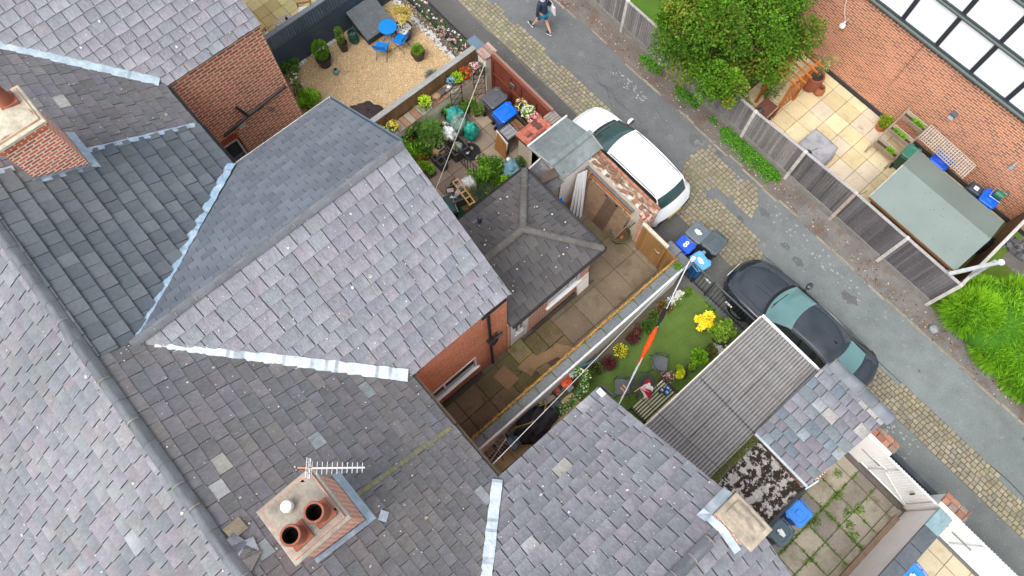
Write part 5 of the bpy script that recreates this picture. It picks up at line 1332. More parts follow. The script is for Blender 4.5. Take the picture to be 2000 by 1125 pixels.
for _ in range(14): m.obox((rr.uniform(-.22, .22), rr.uniform(-.2, .2), .44 + rr.uniform(0, .14)), (rr.uniform(.04, .11), rr.uniform(.03, .08), .008), Euler((rr.uniform(-.6, .6), rr.uniform(-.6, .6), rr.uniform(0, 3))), rr.choice([C(226, 226, 222), C(190, 196, 206), C(214, 190, 180), C(150, 160, 176), C(96, 110, 90)]))
m.build('papers', mMatte, t)
t = thing('wooden_frame', 'pale new wooden ladder-like frame lying across the junk crate', 'frame', (-8.35, 5.5, .64), -.12)
m = MB()
for s in (-1, 1): m.box(-.5, .5, s * .09 - .018, s * .09 + .018, 0, .035, C(216, 172, 112))
for i in range(5): m.box(-.5 + i * .235, -.46 + i * .235, -.075, .075, .002, .033, C(216, 172, 112))
m.build('frame', mWoodNew, t)
bag('dirty white sack of weeds behind the wooden frame', (-8.55, 5.88, .34), (.27, .24, .32), C(222, 222, 218), 11)
plant('weed_heap', 'dry yellow-green cut weeds on the white sack', 'plant', (-8.3, 5.72, .5), .16, .16, [C(150, 140, 80), C(120, 130, 60)], 300, .07, seed=25, asp=.2, stem=False)
t = thing('storage_box', 'dark green lidded storage box tipped beside the junk crate', 'box', (-8.42, 4.98, 0), -.35)
m = MB(); m.bev(-.32, .32, -.14, .14, 0, .42, C(44, 70, 64), .02); m.build('box', mPlastic, t); m = MB(); m.bev(-.3, .3, -.11, .11, .425, .44, C(36, 84, 72), .01); m.tube([(-.33, -.15, .42), (.33, -.15, .42), (.33, .15, .42), (-.33, .15, .42), (-.33, -.15, .42)], .012, C(190, 200, 200)); m.build('lid', mPlastic, t)
m = MB(); m.obox((-8.0, 4.85, .035), (.5, .42, .004), Euler((0, 0, .1)), C(30, 92, 60)); solo(m, 'green_mat', mFabric, 'flat green mat on the paving by the kitchen extension', 'mat')
plant('potted_fern', 'orange-tinged bedding plants beside the wooden frame', 'plant', (-7.9, 5.45, 0), .2, .3, G1 + OR[:1], 450, .06, pot=(.14, .16), seed=26)
plant('potted_fern', 'blue-green leafy pot against the hipped roof gutter', 'plant', (-7.65, 5.45, 0), .24, .35, [C(60, 120, 90), C(50, 100, 60), C(86, 140, 60)], 600, .06, pot=(.14, .16), seed=27)
m = MB(); m.box(-7.35, -7.28, 3.5, 5.6, 0, .8, C(186, 160, 104)); solo(m, 'screen_panel', mWoodNew, 'narrow wooden screen beside the green mat under the roof gutter', 'screen')
for (x, y, r_, h_, pal, fl, lab) in ((-10.95, 7.0, .26, .6, G1, None, 'leafy green bush at the foot of the white wall beside the turquoise bag'), (-11.0, 5.55, .3, .9, GD + G1, None, 'darker green bush tight against the white wall behind the feathery shrub'),
        (-10.2, 5.25, .28, .38, G1 + GB, OR, 'low plant dotted with orange flowers beside the trough planter'), (-10.95, 4.5, .4, .7, GB + G1, YE, 'yellow-flecked bush in the corner by the slate gable edge'), (-10.55, 6.55, .22, .5, GD, WH, 'dark shrub with small white flowers beside the woven sack'),
        (-8.95, 6.75, .2, .35, G1, PK, 'small pink-flowered plant at the end of the low railing'), (-7.75, 6.75, .3, .7, GB, None, 'lime green bush between the round black tub and the dark bush'), (-8.9, 5.55, .16, .3, GD, None, 'small dark potted plant behind the junk crate')):
    plant('yard_plant', lab, 'plant', (x, y, 0), r_, h_, pal, int(5200 * r_), .07, pot=(.13, .16), flowers=fl, nf=24, fs=.045, seed=int(abs(x * 31 + y * 17)), clumps=8, shell=.1)
# cord across yard B
def cord(name, label, pts, r, col, cat='cord', sag=.0):
    m = MB(); out = []
    for a, b in zip(pts[:-1], pts[1:]):
        for i in range(12): t_ = i / 12; p = V(a) * (1 - t_) + V(b) * t_; p.z -= sag * 4 * t_ * (1 - t_); out.append(p)
    out.append(V(pts[-1])); m.tube(out, r, col, 6); return solo(m, name, mFabric, label, cat, smooth=True)
cord('washing_line', 'white washing line strung over the cluttered yard from the pier', [(-10.95, 8.7, 1.7), (-7.3, 3.36, 3.2)], .009, C(226, 216, 196), 'washing line', .06)
# ------------------------------------------------------------- yard C
t = thing('ruined_garage_wall', 'crumbling whitewashed brick wall with terracotta coping alongside the white car', 'wall', (-5.0, 8.8, 0))
m = MB(); m.box(-6.3, -3.98, 8.6, 8.98, 0, 1.86, C(216, 208, 194)); m.build('wall_face', mOldPaint, t, world=True)
m = MB(); rr = random.Random(4)
x = -6.35
while x < -3.9:
    l = rr.uniform(.2, .24); m.bev(x, x + l - .01, 8.955 + rr.uniform(-.006, .006), 9.05, 1.86, 1.925 + rr.uniform(-.012, .008), vary(C(176, 122, 100), .14, rr), .014)
    x += l
m.build('terracotta_coping', mConc, t, world=True)
m = MB(); n = 60; vs = []; cs = []
for i in range(n + 1):
    for j in range(9):
        x = -6.3 + 2.36 * i / n; y = 8.56 + .41 * j / 8; q = noise.noise(V((x * 4, y * 7, 3))) + .5 * noise.noise(V((x * 13, y * 13, 5)))
        vs.append((x, y + .02 * noise.noise(V((x * 6, 0, 9))), 1.862 + .045 * max(0, q + .35) * (1 if 0 < j < 8 else .3)))
for i in range(n):
    for j in range(8):
        x = i / n * 2.36; q = noise.noise(V((x * 5, j * .9, 7))); base = mixc(C(138, 108, 86), C(196, 186, 168), max(0, min(1, .25 + q * 1.6))) if j > 2 else mixc(C(206, 198, 184), C(150, 120, 98), max(0, min(1, .5 + q * 2)))
        cs.append(vary(base, .14, rr))
m.raw(vs, [(i * 9 + j, (i + 1) * 9 + j, (i + 1) * 9 + j + 1, i * 9 + j + 1) for i in range(n) for j in range(8)], cs)
m.build('crumbling_ledge', mConc, t, world=True)
m = MB()
for _ in range(26): x, y = rr.uniform(-6.2, -4.0), rr.uniform(8.62, 8.92); m.obox((x, y, 1.895), (rr.uniform(.04, .11), rr.uniform(.03, .05), .022), Euler((rr.uniform(-.2, .2), rr.uniform(-.2, .2), rr.uniform(-.5, .5))), vary(rr.choice([C(130, 98, 80), C(116, 96, 82), C(150, 104, 84)]), .15, rr))
m.build('broken_bricks', mConc, t, world=True)
m = MB(); m.box(-6.2, -4.25, 8.5, 8.6, 1.5, 1.58, C(110, 106, 104)); m.box(-5.95, -4.3, 8.52, 8.57, 1.28, 1.38, C(190, 118, 66)); m.box(-5.95, -4.3, 8.5, 8.545, 1.02, 1.08, C(196, 128, 70))
for x in (-5.9, -5.5, -5.05, -4.6): m.box(x, x + .07, 8.53, 8.58, 1.08, 1.28, C(206, 196, 170))
m.build('old_timbers', mWoodNew, t, world=True)
t = thing('leaning_doors', 'old brown door sheets leaning under the ruined wall', 'boards', (-5.2, 8.2, 0))
m = MB()
for k, (xa, xb, c_) in enumerate(((-5.95, -5.2, C(128, 104, 84)), (-5.3, -4.75, C(96, 78, 64)), (-4.85, -4.2, C(136, 114, 92)))):
    y0_ = 8.02 + k * .02; m.hexa([(xa, y0_, .02), (xb, y0_, .02), (xb, y0_ + .04, .02), (xa, y0_ + .04, .02), (xa, 8.46, 1.15), (xb - (.08 if k == 2 else 0), 8.46, 1.15), (xb - (.08 if k == 2 else 0), 8.5, 1.15), (xa, 8.5, 1.15)], c_)
m.build('sheets', mConc, t, world=True)
m = MB(); m.bar((-6.05, 7.85, .02), (-6.05, 8.45, 1.6), .09, .04, C(150, 110, 70)); m.bar((-5.98, 7.9, .02), (-5.98, 8.5, 1.6), .05, .04, C(170, 126, 80)); m.build('frame_post', mWoodNew, t, world=True)
m = MB(); m.box(-6.32, -6.2, 7.42, 8.6, 0, 1.95, C(232, 228, 220)); solo(m, 'white_rendered_wall', mOldPaint, 'white rendered side wall under the felt roof edge', 'wall')
for k in range(4):
    m = MB(); m.bar((-5.72 + k * .09 - .1, 7.68 + k * .06, .01), (-6.12 + k * .02, 8.1 + k * .08, 1.75), .1, .02, vary(C(226, 228, 230), .03), up=(1, 0, .2))
    solo(m, 'white_plank', mPaint, ('white plastic plank nearest the hipped roof, leaning on the rendered wall', 'white leaning plank second from the hipped roof', 'white leaning plank third from the hipped roof', 'white leaning plank nearest the old brown doors')[k], 'plank', 'white planks leaning in the corner')
bag('bright blue rubble sack in the corner by the hipped roof gutter', (-6.15, 7.3, .45), (.22, .3, .45), C(20, 110, 214), 12)
t = thing('green_tub', 'round green plastic tub with dirty water and old poles in it', 'tub', (-4.28, 8.28, 0))
m = MB(); m.lathe([(.24, 0), (.31, .28), (.335, .32), (.3, .32), (.27, .12)], (0, 0, 0), C(60, 84, 62), 28, cap1=False); m.build('tub', mPlastic, t, smooth=True)
m = MB(); m.lathe([(.285, .2), (.15, .21), (.004, .2)], (0, 0, 0), C(96, 76, 52), 20, cap0=False); m.blob((.05, 0, .2), (.12, .09, .04), C(176, 110, 66), 3, 6); m.build('silt', mEarth, t)
for k in range(2):
    m = MB(); m.tube([(-4.3 + k * .05, 8.1, .16), (-4.1 + k * .09, 8.42, 1.35)], .02, (C(150, 140, 120), C(110, 84, 60))[k], 7); solo(m, 'old_pole', mWood, ('grey pole standing in the green tub', 'brown pole standing in the green tub')[k], 'pole', smooth=True)
t = thing('broken_pier', 'rough broken red brick pier at the end of the ruined wall', 'pier', (-3.85, 8.75, 0))
m = MB(); m.box(-3.98, -3.72, 8.55, 9.0, 0, 1.7, C(190, 106, 80)); m.build('pier_face', mBrick, t, world=True)
m = MB()
for i in range(16): m.obox((R.uniform(-3.96, -3.72), R.uniform(8.5, 9.02), R.uniform(1.7, 1.86)), (.1, .05, .035), Euler((R.uniform(-.25, .25), R.uniform(-.25, .25), R.choice([0, 1.57]) + R.uniform(-.3, .3))), vary(R.choice([C(166, 104, 84), C(150, 92, 74), C(184, 156, 138), C(140, 116, 100)]), .12))
m.build('loose_bricks', mCopT, t, world=True)
t = thing('timber_gate', 'boarded brown timber gate with pale top rail closing the bare yard', 'gate', (-3.1, 8.45, 0))
m = MB(); x = -3.72
while x < -2.82: m.bev(x, x + .082, 8.42, 8.45, .06, 1.62, vary(C(160, 122, 76), .12), .006); x += .088
m.build('boards', mWoodNew, t, world=True)
m = MB(); m.box(-3.78, -2.78, 8.4, 8.5, 1.62, 1.7, C(200, 190, 172)); m.build('top_rail', mWood, t, world=True)
m = MB(); m.tube([(-3.1, 8.4, 1.05), (-2.98, 8.38, 1.05), (-2.9, 8.4, 1.05)], .012, C(150, 150, 146)); m.build('latch', mMetal, t, world=True)
m = MB(); x = -2.78
while x < -2.42: m.bev(x, x + .085, 8.42, 8.45, .06, 1.55, vary(C(150, 114, 72), .12), .006); x += .09
m.build('side_panel', mWoodNew, t, world=True)
t = thing('leaning_radiator', 'rusty white slatted panel leaning at the corner of the kitchen extension', 'panel', (-3.8, 6.25, 0))
m = MB(); m.hexa([(-3.86, 6.0, .02), (-3.72, 6.02, .02), (-3.74, 6.5, .02), (-3.88, 6.48, .02), (-3.93, 6.05, 1.0), (-3.88, 6.06, 1.0), (-3.9, 6.5, 1.0), (-3.95, 6.5, 1.0)], C(170, 130, 110)); m.build('panel', mOldPaint, t, world=True)
m = MB()
for i in range(11): z = .08 + i * .085; m.bar((-3.73 - z * .15, 6.02, z), (-3.74 - z * .15, 6.48, z), .05, .04, vary(C(226, 222, 214), .06))
m.build('slats', mOldPaint, t, world=True)
m = MB(); m.bev(-3.84, -3.3, 3.3, 3.82, .02, .14, C(140, 126, 84), .015); m.bev(-3.78, -3.36, 3.36, 3.76, .14, .155, C(130, 122, 92), .01); solo(m, 'doorstep', mSlabDirty, 'raised square concrete step outside the white back door', 'step')
for k, (x, y, a, sx_, sy_) in enumerate(((-3.1, 3.55, .3, .24, .3), (-2.95, 4.0, -.2, .16, .34), (-3.25, 2.75, .1, .3, .24), (-2.75, 4.5, .6, .28, .2))):
    m = MB(); m.obox((x, y, .045), (sx_, sy_, .025), Euler((.02, -.03, a)), vary(C(146, 120, 90), .12)); solo(m, 'loose_slab', mSlabDirty, ('loose tilted slab beside the doorstep', 'narrow loose slab leaning past the doorstep', 'loose slab in front of the drainpipe foot', 'loose pale slab near the straw topped screen')[k], 'slab', 'loose paving slabs')
m = MB(); m.lathe([(.3, .025), (.3, .032), (.004, .032)], (-2.75, 4.25, 0), C(96, 74, 62), 24); m.lathe([(.05, .034), (.04, .045), (.004, .045)], (-2.8, 4.35, 0), C(60, 52, 46), 10); solo(m, 'drain_cover', mConc, 'round brown drain cover by the straw topped screen', 'drain cover')
m = MB()
for _ in range(160):
    x, y = R.gauss(-3.2, .22), R.gauss(3.2, .5); s = R.uniform(.008, .025); m.obox((x, y, .03), (s, s * .7, s * .5), Euler((R.uniform(0, 3), R.uniform(0, 3), 0)), vary(C(130, 100, 76), .3))
tag(m.build('rubble', mMatte), 'crumbs of soil and rubble scattered around the doorstep', 'rubble', kind='stuff')
# straw screen and the wall C/D
t = thing('reed_screen', 'long reed screen with a frayed straw-coloured top edge along the bare yard', 'screen', (-2.4, 4.5, 0))
m = MB(); m.box(-2.43, -2.38, .55, 8.38, .0, 1.5, C(150, 118, 70)); m.build('screen', mWoodNew, t, world=True)
m = MB(); rr = random.Random(3)
for i in range(3400):
    y = rr.uniform(.5, 8.4); c_ = vary(rr.choice([C(216, 172, 96), C(196, 150, 80), C(232, 196, 120), C(150, 120, 66)]), .15, rr)
    p = V((-2.4 + rr.gauss(0, .012), y, 1.5 + rr.uniform(-.06, .05))); m.leaf(p, .085, c_, rr, .12, 0, V((rr.gauss(.2, .3), rr.gauss(.9, .4), rr.gauss(.1, .3))))
m.build('frayed_top', mLeaf, t, world=True)
t = thing('slate_capped_wall', 'garden wall capped with wide grey slabs, white painted on the lawn side', 'wall', (-2.1, 4.5, 0))
m = MB(); m.box(-2.36, -2.05, .5, 8.4, 0, 1.38, C(230, 228, 222)); m.build('wall_face', mOldPaint, t, world=True)
m = MB(); y = .5
while y < 8.38: l = min(.62, 8.42 - y); m.bev(-2.36, -2.11, y, y + l - .014, 1.382, 1.43 + R.uniform(-.003, .004), vary(C(110, 116, 118), .08), .01); y += .62
m.bev(-2.105, -2.04, .5, 8.4, 1.382, 1.42, C(226, 228, 230), .01)
m.build('coping', mSlate, t, world=True)
m = MB()
for k in range(150):
    y = .5 + .62 * R.randrange(1, 13) + R.gauss(0, .03); x = R.uniform(-2.36, -2.11)
    for _ in range(6): m.leaf((x, y, 1.43), .03, vary(R.choice(GR), .2), R, .3, .5)
for _ in range(500): m.leaf((R.gauss(-2.22, .06), R.gauss(8.35, .06), 1.43), .05, vary(R.choice(GR), .2), R, .3, .6)
tag(m.build('coping_weeds', mLeaf), 'moss and weeds in the joints of the slab capped wall', 'weeds', kind='stuff')
t = thing('low_end_wall', 'short wall with grey slab coping behind the number eight bin', 'wall', (-2.5, 8.65, 0))
m = MB(); m.box(-2.9, -2.1, 8.52, 8.8, 0, 1.2, C(120, 116, 110)); m.build('wall_face', mConc, t, world=True)
m = MB(); m.bev(-2.95, -2.5, 8.46, 8.86, 1.2, 1.26, C(112, 116, 120)); m.bev(-2.48, -2.0, 8.44, 8.82, 1.2, 1.265, C(104, 108, 112)); m.build('coping', mSlate, t, world=True)

# ------------------------------------------------------------- garden D
def pt(name, lab, x, y, r, h, pal, n, s, pot, **k): return plant(name, lab, 'plant', (x, y, .0), r, h, pal, n, s, pot=pot, group=k.pop('group', 'potted plants around the lawn'), **k)
pt('potted_plant', 'reddish leafy plant in a pot by the white stones at the wall corner', -1.7, 7.65, .2, .26, RD + [C(150, 130, 70), C(170, 90, 60)] + G1, 420, .07, (.16, .15), seed=31, flowers=[C(220, 200, 130)], nf=6)
pt('potted_plant', 'second reddish plant against the wall, just above the dark green one', -1.74, 7.25, .16, .22, RD + G1 + G1, 320, .06, (.15, .15), seed=32)
pt('potted_plant', 'dark green rounded plant among the reddish ones along the wall', -1.6, 6.85, .24, .28, GD + G1, 700, .06, (.17, .15), seed=33)
pt('potted_plant', 'brownish heuchera in a square pot along the slab capped wall', -1.66, 6.3, .2, .22, RD + [C(120, 90, 70)], 420, .055, (.17, .18), seed=34, square=True)
pt('potted_plant', 'straggly brown plant close under the slab capped wall', -1.74, 6.6, .17, .25, RD + [C(130, 110, 90)], 320, .05, (.1, .12), seed=35)
pt('potted_plant', 'yellow-flowered plant with a grey saucer along the slab capped wall', -1.62, 5.75, .2, .22, G1 + YE, 420, .06, (.2, .17), seed=36, flowers=YE, nf=14)
pt('potted_plant', 'dark maroon heuchera in a wide round pot, the bigger one on the turf', -1.58, 5.25, .17, .2, RD + [C(100, 70, 56)], 450, .065, (.23, .18), seed=37)
pt('potted_plant', 'green and brown trailing plant near the corner by the teal strip', -1.72, 4.85, .22, .2, G1 + RD, 520, .05, (.17, .15), seed=38)
pt('potted_plant', 'low leafy plant at the near end of the planted border', -1.66, 4.4, .2, .2, G1 + [C(120, 110, 70)], 420, .05, (.17, .14), seed=39)
m = MB()
for _ in range(130): x, y = R.gauss(-1.72, .05), R.uniform(7.85, 8.5); m.obox((x, y, .03), (.03, .022, .018), Euler((R.uniform(0, 3), R.uniform(0, 3), 0)), vary(C(222, 220, 214), .1))
for _ in range(90): x, y = R.gauss(.22, .08), R.gauss(8.0, .1); m.obox((x, y, .03), (.032, .024, .02), Euler((R.uniform(0, 3), R.uniform(0, 3), 0)), vary(C(216, 216, 212), .12))
tag(m.build('white_pebbles', mMatte), 'white pebbles at the edges of the lawn', 'pebbles', kind='stuff')
m = MB()
for _ in range(22): tuft(m, R.uniform(-1.75, -1.5), R.uniform(7.9, 8.7), .06, 18, .1, GR)
for _ in range(16): tuft(m, R.uniform(-1.2, .3), R.gauss(8.78, .04), .05, 14, .08, GR)
tag(m.build('edge_weeds', mLeaf), 'weeds along the edges of the artificial lawn', 'weeds', kind='stuff')
pt('potted_plant', 'bright yellow golden shrub in a black pot on the lawn', -.6, 8.15, .29, .38, [C(252, 232, 40), C(240, 214, 20), C(250, 240, 90), C(206, 190, 40)], 1500, .07, (.22, .25), seed=40, clumps=12, dark=.6)
pt('potted_plant', 'large loose green shrub in a big black tub by the railing', .0, 8.25, .4, .6, [C(120, 156, 44), C(96, 132, 40), C(150, 180, 70)], 1300, .08, (.28, .3), seed=41, clumps=13, shell=.1)
pt('potted_plant', 'square black trough of brown-green plants by the corrugated roof', .1, 7.72, .17, .2, G1 + RD, 380, .05, (.17, .18), seed=42, square=True)
pt('potted_plant', 'bright green leafy plant overflowing a round pot beside the corrugated roof', .02, 7.32, .23, .25, GB, 800, .07, (.18, .18), seed=43)
pt('potted_plant', 'small black pot with a few green leaves beside the corrugated roof', .08, 6.97, .1, .12, GB, 140, .05, (.15, .16), seed=44)
pt('potted_plant', 'yellow-green feathery shrub pot between the pink flowers and small black pot', .0, 6.62, .24, .28, [C(206, 206, 40), C(176, 190, 40), C(150, 170, 40)], 900, .065, (.19, .18), seed=45, clumps=8)
pt('potted_plant', 'pale pink heather-like flowers in a pot by the bench', -.2, 6.2, .21, .2, [C(130, 110, 90), C(110, 120, 80)], 500, .045, (.17, .15), seed=46, flowers=PK, nf=60, fs=.03)
def wire_chair(label, loc, rz):
    t = thing('metal_chair', label, 'chair', loc, rz, 'dark metal garden chairs'); gy = C(72, 76, 80)
    m = MB(); n = 8; vs = []
    for i in range(n + 1):
        for j in range(n + 1):
            u, v_ = i / n * 2 - 1, j / n * 2 - 1; vs.append((u * .22 * (1 - .12 * v_ * v_), v_ * .21, .44 - .02 * (1 - u * u) * (1 - v_ * v_)))
    m.raw(vs, [(i * (n + 1) + j, (i + 1) * (n + 1) + j, (i + 1) * (n + 1) + j + 1, i * (n + 1) + j + 1) for i in range(n) for j in range(n)], C(104, 108, 112)); m.build('seat', mFabric, t, smooth='all')
    m = MB(); arc = [(math.cos(a) * .26, -.04 + math.sin(a) * .24, .64 + (.14 if math.sin(a) < -.2 else 0) * min(1, -math.sin(a))) for a in [PI * (0 + i / 20 * 2) * .5 + PI for i in range(21)]]
    m.tube([(.27, .2, 0), (.27, .18, .6)] + [(p[0], p[1], p[2]) for p in reversed(arc)] + [(-.27, .18, .6), (-.27, .2, 0)], .013, gy, 7); m.build('frame', mDark, t, smooth=True)
    m = MB()
    for i in range(9): a = PI + PI * (i + .5) / 9; m.tube([(math.cos(a) * .21, math.sin(a) * .19, .44), (math.cos(a) * .255, -.04 + math.sin(a) * .235, .66)], .007, gy, 5)
    m.build('backrest', mDark, t)
    for s in (-1, 1): m = MB(); m.tube([(s * .2, -.15, .43), (s * .27, -.28, 0)], .012, gy); m.build('leg', mDark, t)
    return t
wire_chair('dark metal chair pulled out onto the open lawn, empty', (-.6, 6.28, 0), -.95)
wire_chair('dark metal chair beside the round table, under the washing line', (-.82, 5.0, 0), 2.4)
t = thing('round_table', 'round dark wire mesh table on the lawn beside the bench', 'table', (-.47, 5.43, 0))
m = MB(); m.lathe([(.34, .69), (.36, .7), (.36, .715), (.34, .72)], (0, 0, 0), C(62, 66, 70), 36, cap0=False, cap1=False)
for r_ in (.06, .12, .18, .24, .3): m.lathe([(r_ - .005, .7), (r_ + .005, .705), (r_ - .005, .71)], (0, 0, 0), C(66, 70, 74), 30, cap0=False, cap1=False)
for i in range(24): a = PI * i / 24; m.tube([(math.cos(a) * .35, math.sin(a) * .35, .703), (-math.cos(a) * .35, -math.sin(a) * .35, .703)], .005, C(66, 70, 74), 4)
m.build('table_top', mDark, t, smooth=True)
for k in range(4): a = k * PI / 2 + .4; m = MB(); m.tube([(math.cos(a) * .3, math.sin(a) * .3, .7), (math.cos(a) * .2, math.sin(a) * .2, .35), (math.cos(a) * .3, math.sin(a) * .3, 0)], .013, C(62, 66, 70)); m.build('leg', mDark, t, smooth=True)
t = thing('folded_parasol', 'collapsed red and white striped parasol lying on the round table', 'parasol', (-.42, 5.43, .73), .75)
for k in range(8):
    a = -.8 + k * .22; m = MB(); L_ = .3 + .06 * math.sin(k * 2.1); w_ = .075
    c_ = C(186, 36, 66) if k % 2 else C(236, 232, 228); z = .02 + .035 * abs(math.sin(k * 1.3))
    p0 = V((-.16, -.12, z + .06)); d_ = V((math.cos(a), math.sin(a), 0)); s_ = V((-d_.y, d_.x, 0))
    m.raw([p0, p0 + d_ * L_ * .5 + s_ * w_ * .5 + V((0, 0, .05)), p0 + d_ * L_ + s_ * w_ + V((0, 0, -.03)), p0 + d_ * L_ * 1.05 + V((0, 0, .03)), p0 + d_ * L_ - s_ * w_ + V((0, 0, -.03)), p0 + d_ * L_ * .5 - s_ * w_ * .5 + V((0, 0, .04)), p0 + d_ * L_ * .55 + V((0, 0, .09))], [(0, 1, 6), (1, 2, 3, 6), (6, 3, 4, 5), (0, 6, 5)], c_); m.build('fabric_panel', mFabric, t)
m = MB(); m.tube([(-.3, -.22, .06), (-.1, -.06, .1), (.1, .05, .08)], .012, C(226, 190, 120)); m.build('pole', mWoodNew, t, smooth=True)
t = thing('garden_bench', 'cream slatted bench with black curved ironwork ends beside the corrugated roof', 'bench', (.05, 5.38, 0)); cr = C(214, 206, 184)
for i in range(6): 
    m = MB(); x = -.27 + i * .085; m.bev(x, x + .045, -.6, .6, .41 + .008 * abs(i - 2.5), .435 + .008 * abs(i - 2.5), vary(cr, .08), .006); m.build('seat_slat', mOldPaint, t)
for i in range(3):
    m = MB(); m.bar((.27 + i * .03, -.6, .5 + i * .12), (.27 + i * .03, .6, .5 + i * .12), .05, .02, cr, up=(1, 0, 0)); m.build('back_slat', mOldPaint, t)
for s in (-1, 1):
    m = MB(); y = s * .62; m.tube([(-.3, y, 0), (-.26, y, .3), (-.3, y, .42), (0, y, .4), (.24, y, .44), (.34, y, .82)], .018, C(44, 46, 48)); m.tube([(.24, y, .42), (.3, y, 0)], .018, C(44, 46, 48)); m.tube([(-.28, y, .42), (-.3, y, .6), (-.1, y, .64), (.28, y, .6)], .014, C(44, 46, 48)); m.build('iron_end', mDark, t, smooth=True)
for k, (x, y, c_, lab) in enumerate(((.05, 5.88, C(24, 110, 190), 'blue topped paint tin on the bench'), (-.02, 5.72, C(70, 90, 104), 'grey tin with a pale lid on the bench'), (.12, 5.78, C(40, 130, 200), 'second blue tin at the back of the bench'))):
    t = thing('paint_tin', lab, 'tin', (x, y, .46)); m = MB(); m.lathe([(.075, 0), (.075, .16), (.082, .165), (.075, .18), (.06, .172)], (0, 0, 0), C(60, 70, 80), 20, cap1=False); m.build('tin', mMetal, t, smooth=True); m = MB(); m.lathe([(.068, .17), (.004, .172)], (0, 0, 0), c_, 18, cap0=False); m.box(-.03, .03, -.01, .02, .172, .178, C(226, 232, 236)); m.build('lid', mPaint, t)
m = MB()
for y in (-.05, .05): m.box(-.85, -.66, 4.98 + y - .028, 4.98 + y + .028, .46, .5, C(196, 150, 120))
solo(m, 'seat_bricks', mCopT, 'two pale blocks lying on the chair under the washing line', 'blocks')
# railing + gate D
t = thing('garden_railing', 'black metal railing with a gate between the lawn and the dark car', 'railing', (-.8, 8.9, 0)); rc = C(46, 48, 52)
m = MB(); m.bar((-2.12, 8.9, 1.12), (.45, 8.95, 1.12), .045, .03, C(80, 84, 90)); m.bar((-2.12, 8.9, .14), (.45, 8.95, .14), .02, .04, rc); m.build('rails', mDark, t, world=True)
m = MB(); x = -2.05
while x < .42: m.tube([(x, 8.92, .03), (x, 8.92, 1.12)], .010, rc, 6); x += .115
m.build('bars', mDark, t, world=True)
for x in (-1.2, -2.12, .42): m = MB(); m.box(x - .02, x + .02, 8.89, 8.94, 0, 1.16, rc); m.build('post', mDark, t, world=True)
m = MB(); m.box(-.62, -.38, 8.93, 8.945, .62, .72, C(230, 230, 230)); m.box(-1.5, -1.3, 8.93, 8.945, .8, .9, C(226, 228, 230)); m.build('plate', mPaint, t, world=True)
# narrow side passage
t = thing('barbecue_cover', 'crumpled black cover tied over a barbecue in the narrow side path', 'cover', (-1.75, 2.4, 0))
m = MB(); m.blob((-1.68, 2.42, .45), (.40, .62, .52), C(50, 50, 54), 7, 18, .3, 3.2); m.build('cover', mFabric, t, world=True, smooth='all')
m = MB(); m.tube([(-1.95, 1.9, .8), (-1.75, 2.3, .93), (-1.7, 2.75, .9), (-1.85, 3.0, .8), (-1.95, 2.8, .86)], .014, C(186, 150, 90)); m.build('rope', mFabric, t, world=True, smooth=True)
t = thing('recycling_caddy', 'blue-grey lidded caddy standing between black cover and old frame', 'box', (-1.72, 1.72, 0), .1)
m = MB(); m.hexa([(-.15, -.18, 0), (.15, -.18, 0), (.15, .18, 0), (-.15, .18, 0), (-.19, -.22, .45), (.19, -.22, .45), (.19, .22, .45), (-.19, .22, .45)], C(74, 92, 104)); m.build('body', mPlastic, t)
m = MB(); m.bev(-.2, .2, -.23, -.01, .45, .5, C(84, 104, 118), .02); m.bev(-.2, .2, .01, .23, .45, .5, C(84, 104, 118), .02); m.build('lid', mPlastic, t)
t = thing('sack_truck', 'old metal sack truck frame lying against the wall in the side path', 'trolley', (-2.0, 1.4, 0))
m = MB(); m.tube([(-1.72, 1.2, .5), (-2.15, 1.3, .8), (-2.2, 1.45, .9), (-2.1, 1.6, .9), (-1.6, 1.5, .5), (-1.5, 1.45, .1)], .018, C(206, 208, 206)); m.tube([(-1.72, 1.2, .5), (-1.55, 1.15, .1)], .018, C(120, 110, 104))
for f in (.2, .5, .8): m.tube([V((-1.72, 1.2, .5)).lerp(V((-2.15, 1.3, .8)), f), V((-1.6, 1.5, .5)).lerp(V((-2.1, 1.6, .9)), f)], .01, C(130, 120, 112))
m.build('frame', mMetal, t, world=True, smooth=True)
def yagi(name, label, a, b, n, l, mast=None, reflect=True, col=C(214, 216, 216), grp=None):
    t = thing(name, label, 'aerial', a, 0, grp); a = V(a); b = V(b); d_ = (b - a); s_ = d_.cross(V((0, 0, 1))).normalized(); m = MB()
    m.tube([a, b], .014, col, 6); m.build('boom', mMetal, t, world=True)
    m = MB()
    for i in range(n):
        f = (i + .5) / n; p = a + d_ * f; q = l * (1 - .25 * f); m.tube([p - s_ * q, p + s_ * q], .006, col, 5)
    m.build('elements', mMetal, t, world=True)
    if reflect:
        m = MB(); u = V((0, 0, 1))
        for k in (-2, -1, 1, 2):
            p = a + d_ * .02 + u * .05 * k - d_.normalized() * .02 * abs(k); m.tube([p - s_ * l * 1.5, p + s_ * l * 1.5], .007, col, 5)
        for k in (-1, 1): m.tube([a + s_ * l * .8 * k - u * .12, a + s_ * l * .8 * k + u * .12], .007, col, 5)
        m.build('reflector', mMetal, t, world=True)
    if mast:
        m = MB(); m.tube([mast, (mast[0], mast[1], a.z + .1)], .016, C(150, 150, 150)); m.tube([(mast[0], mast[1], a.z), tuple(a + d_ * .06)], .014, C(190, 120, 90)); m.build('mast', mMetal, t, world=True)
    return t
yagi('tv_aerial', 'small fallen television aerial lying in the side path by the house wall', (-1.7, .75, .62), (-1.88, 1.55, .75), 10, .15)
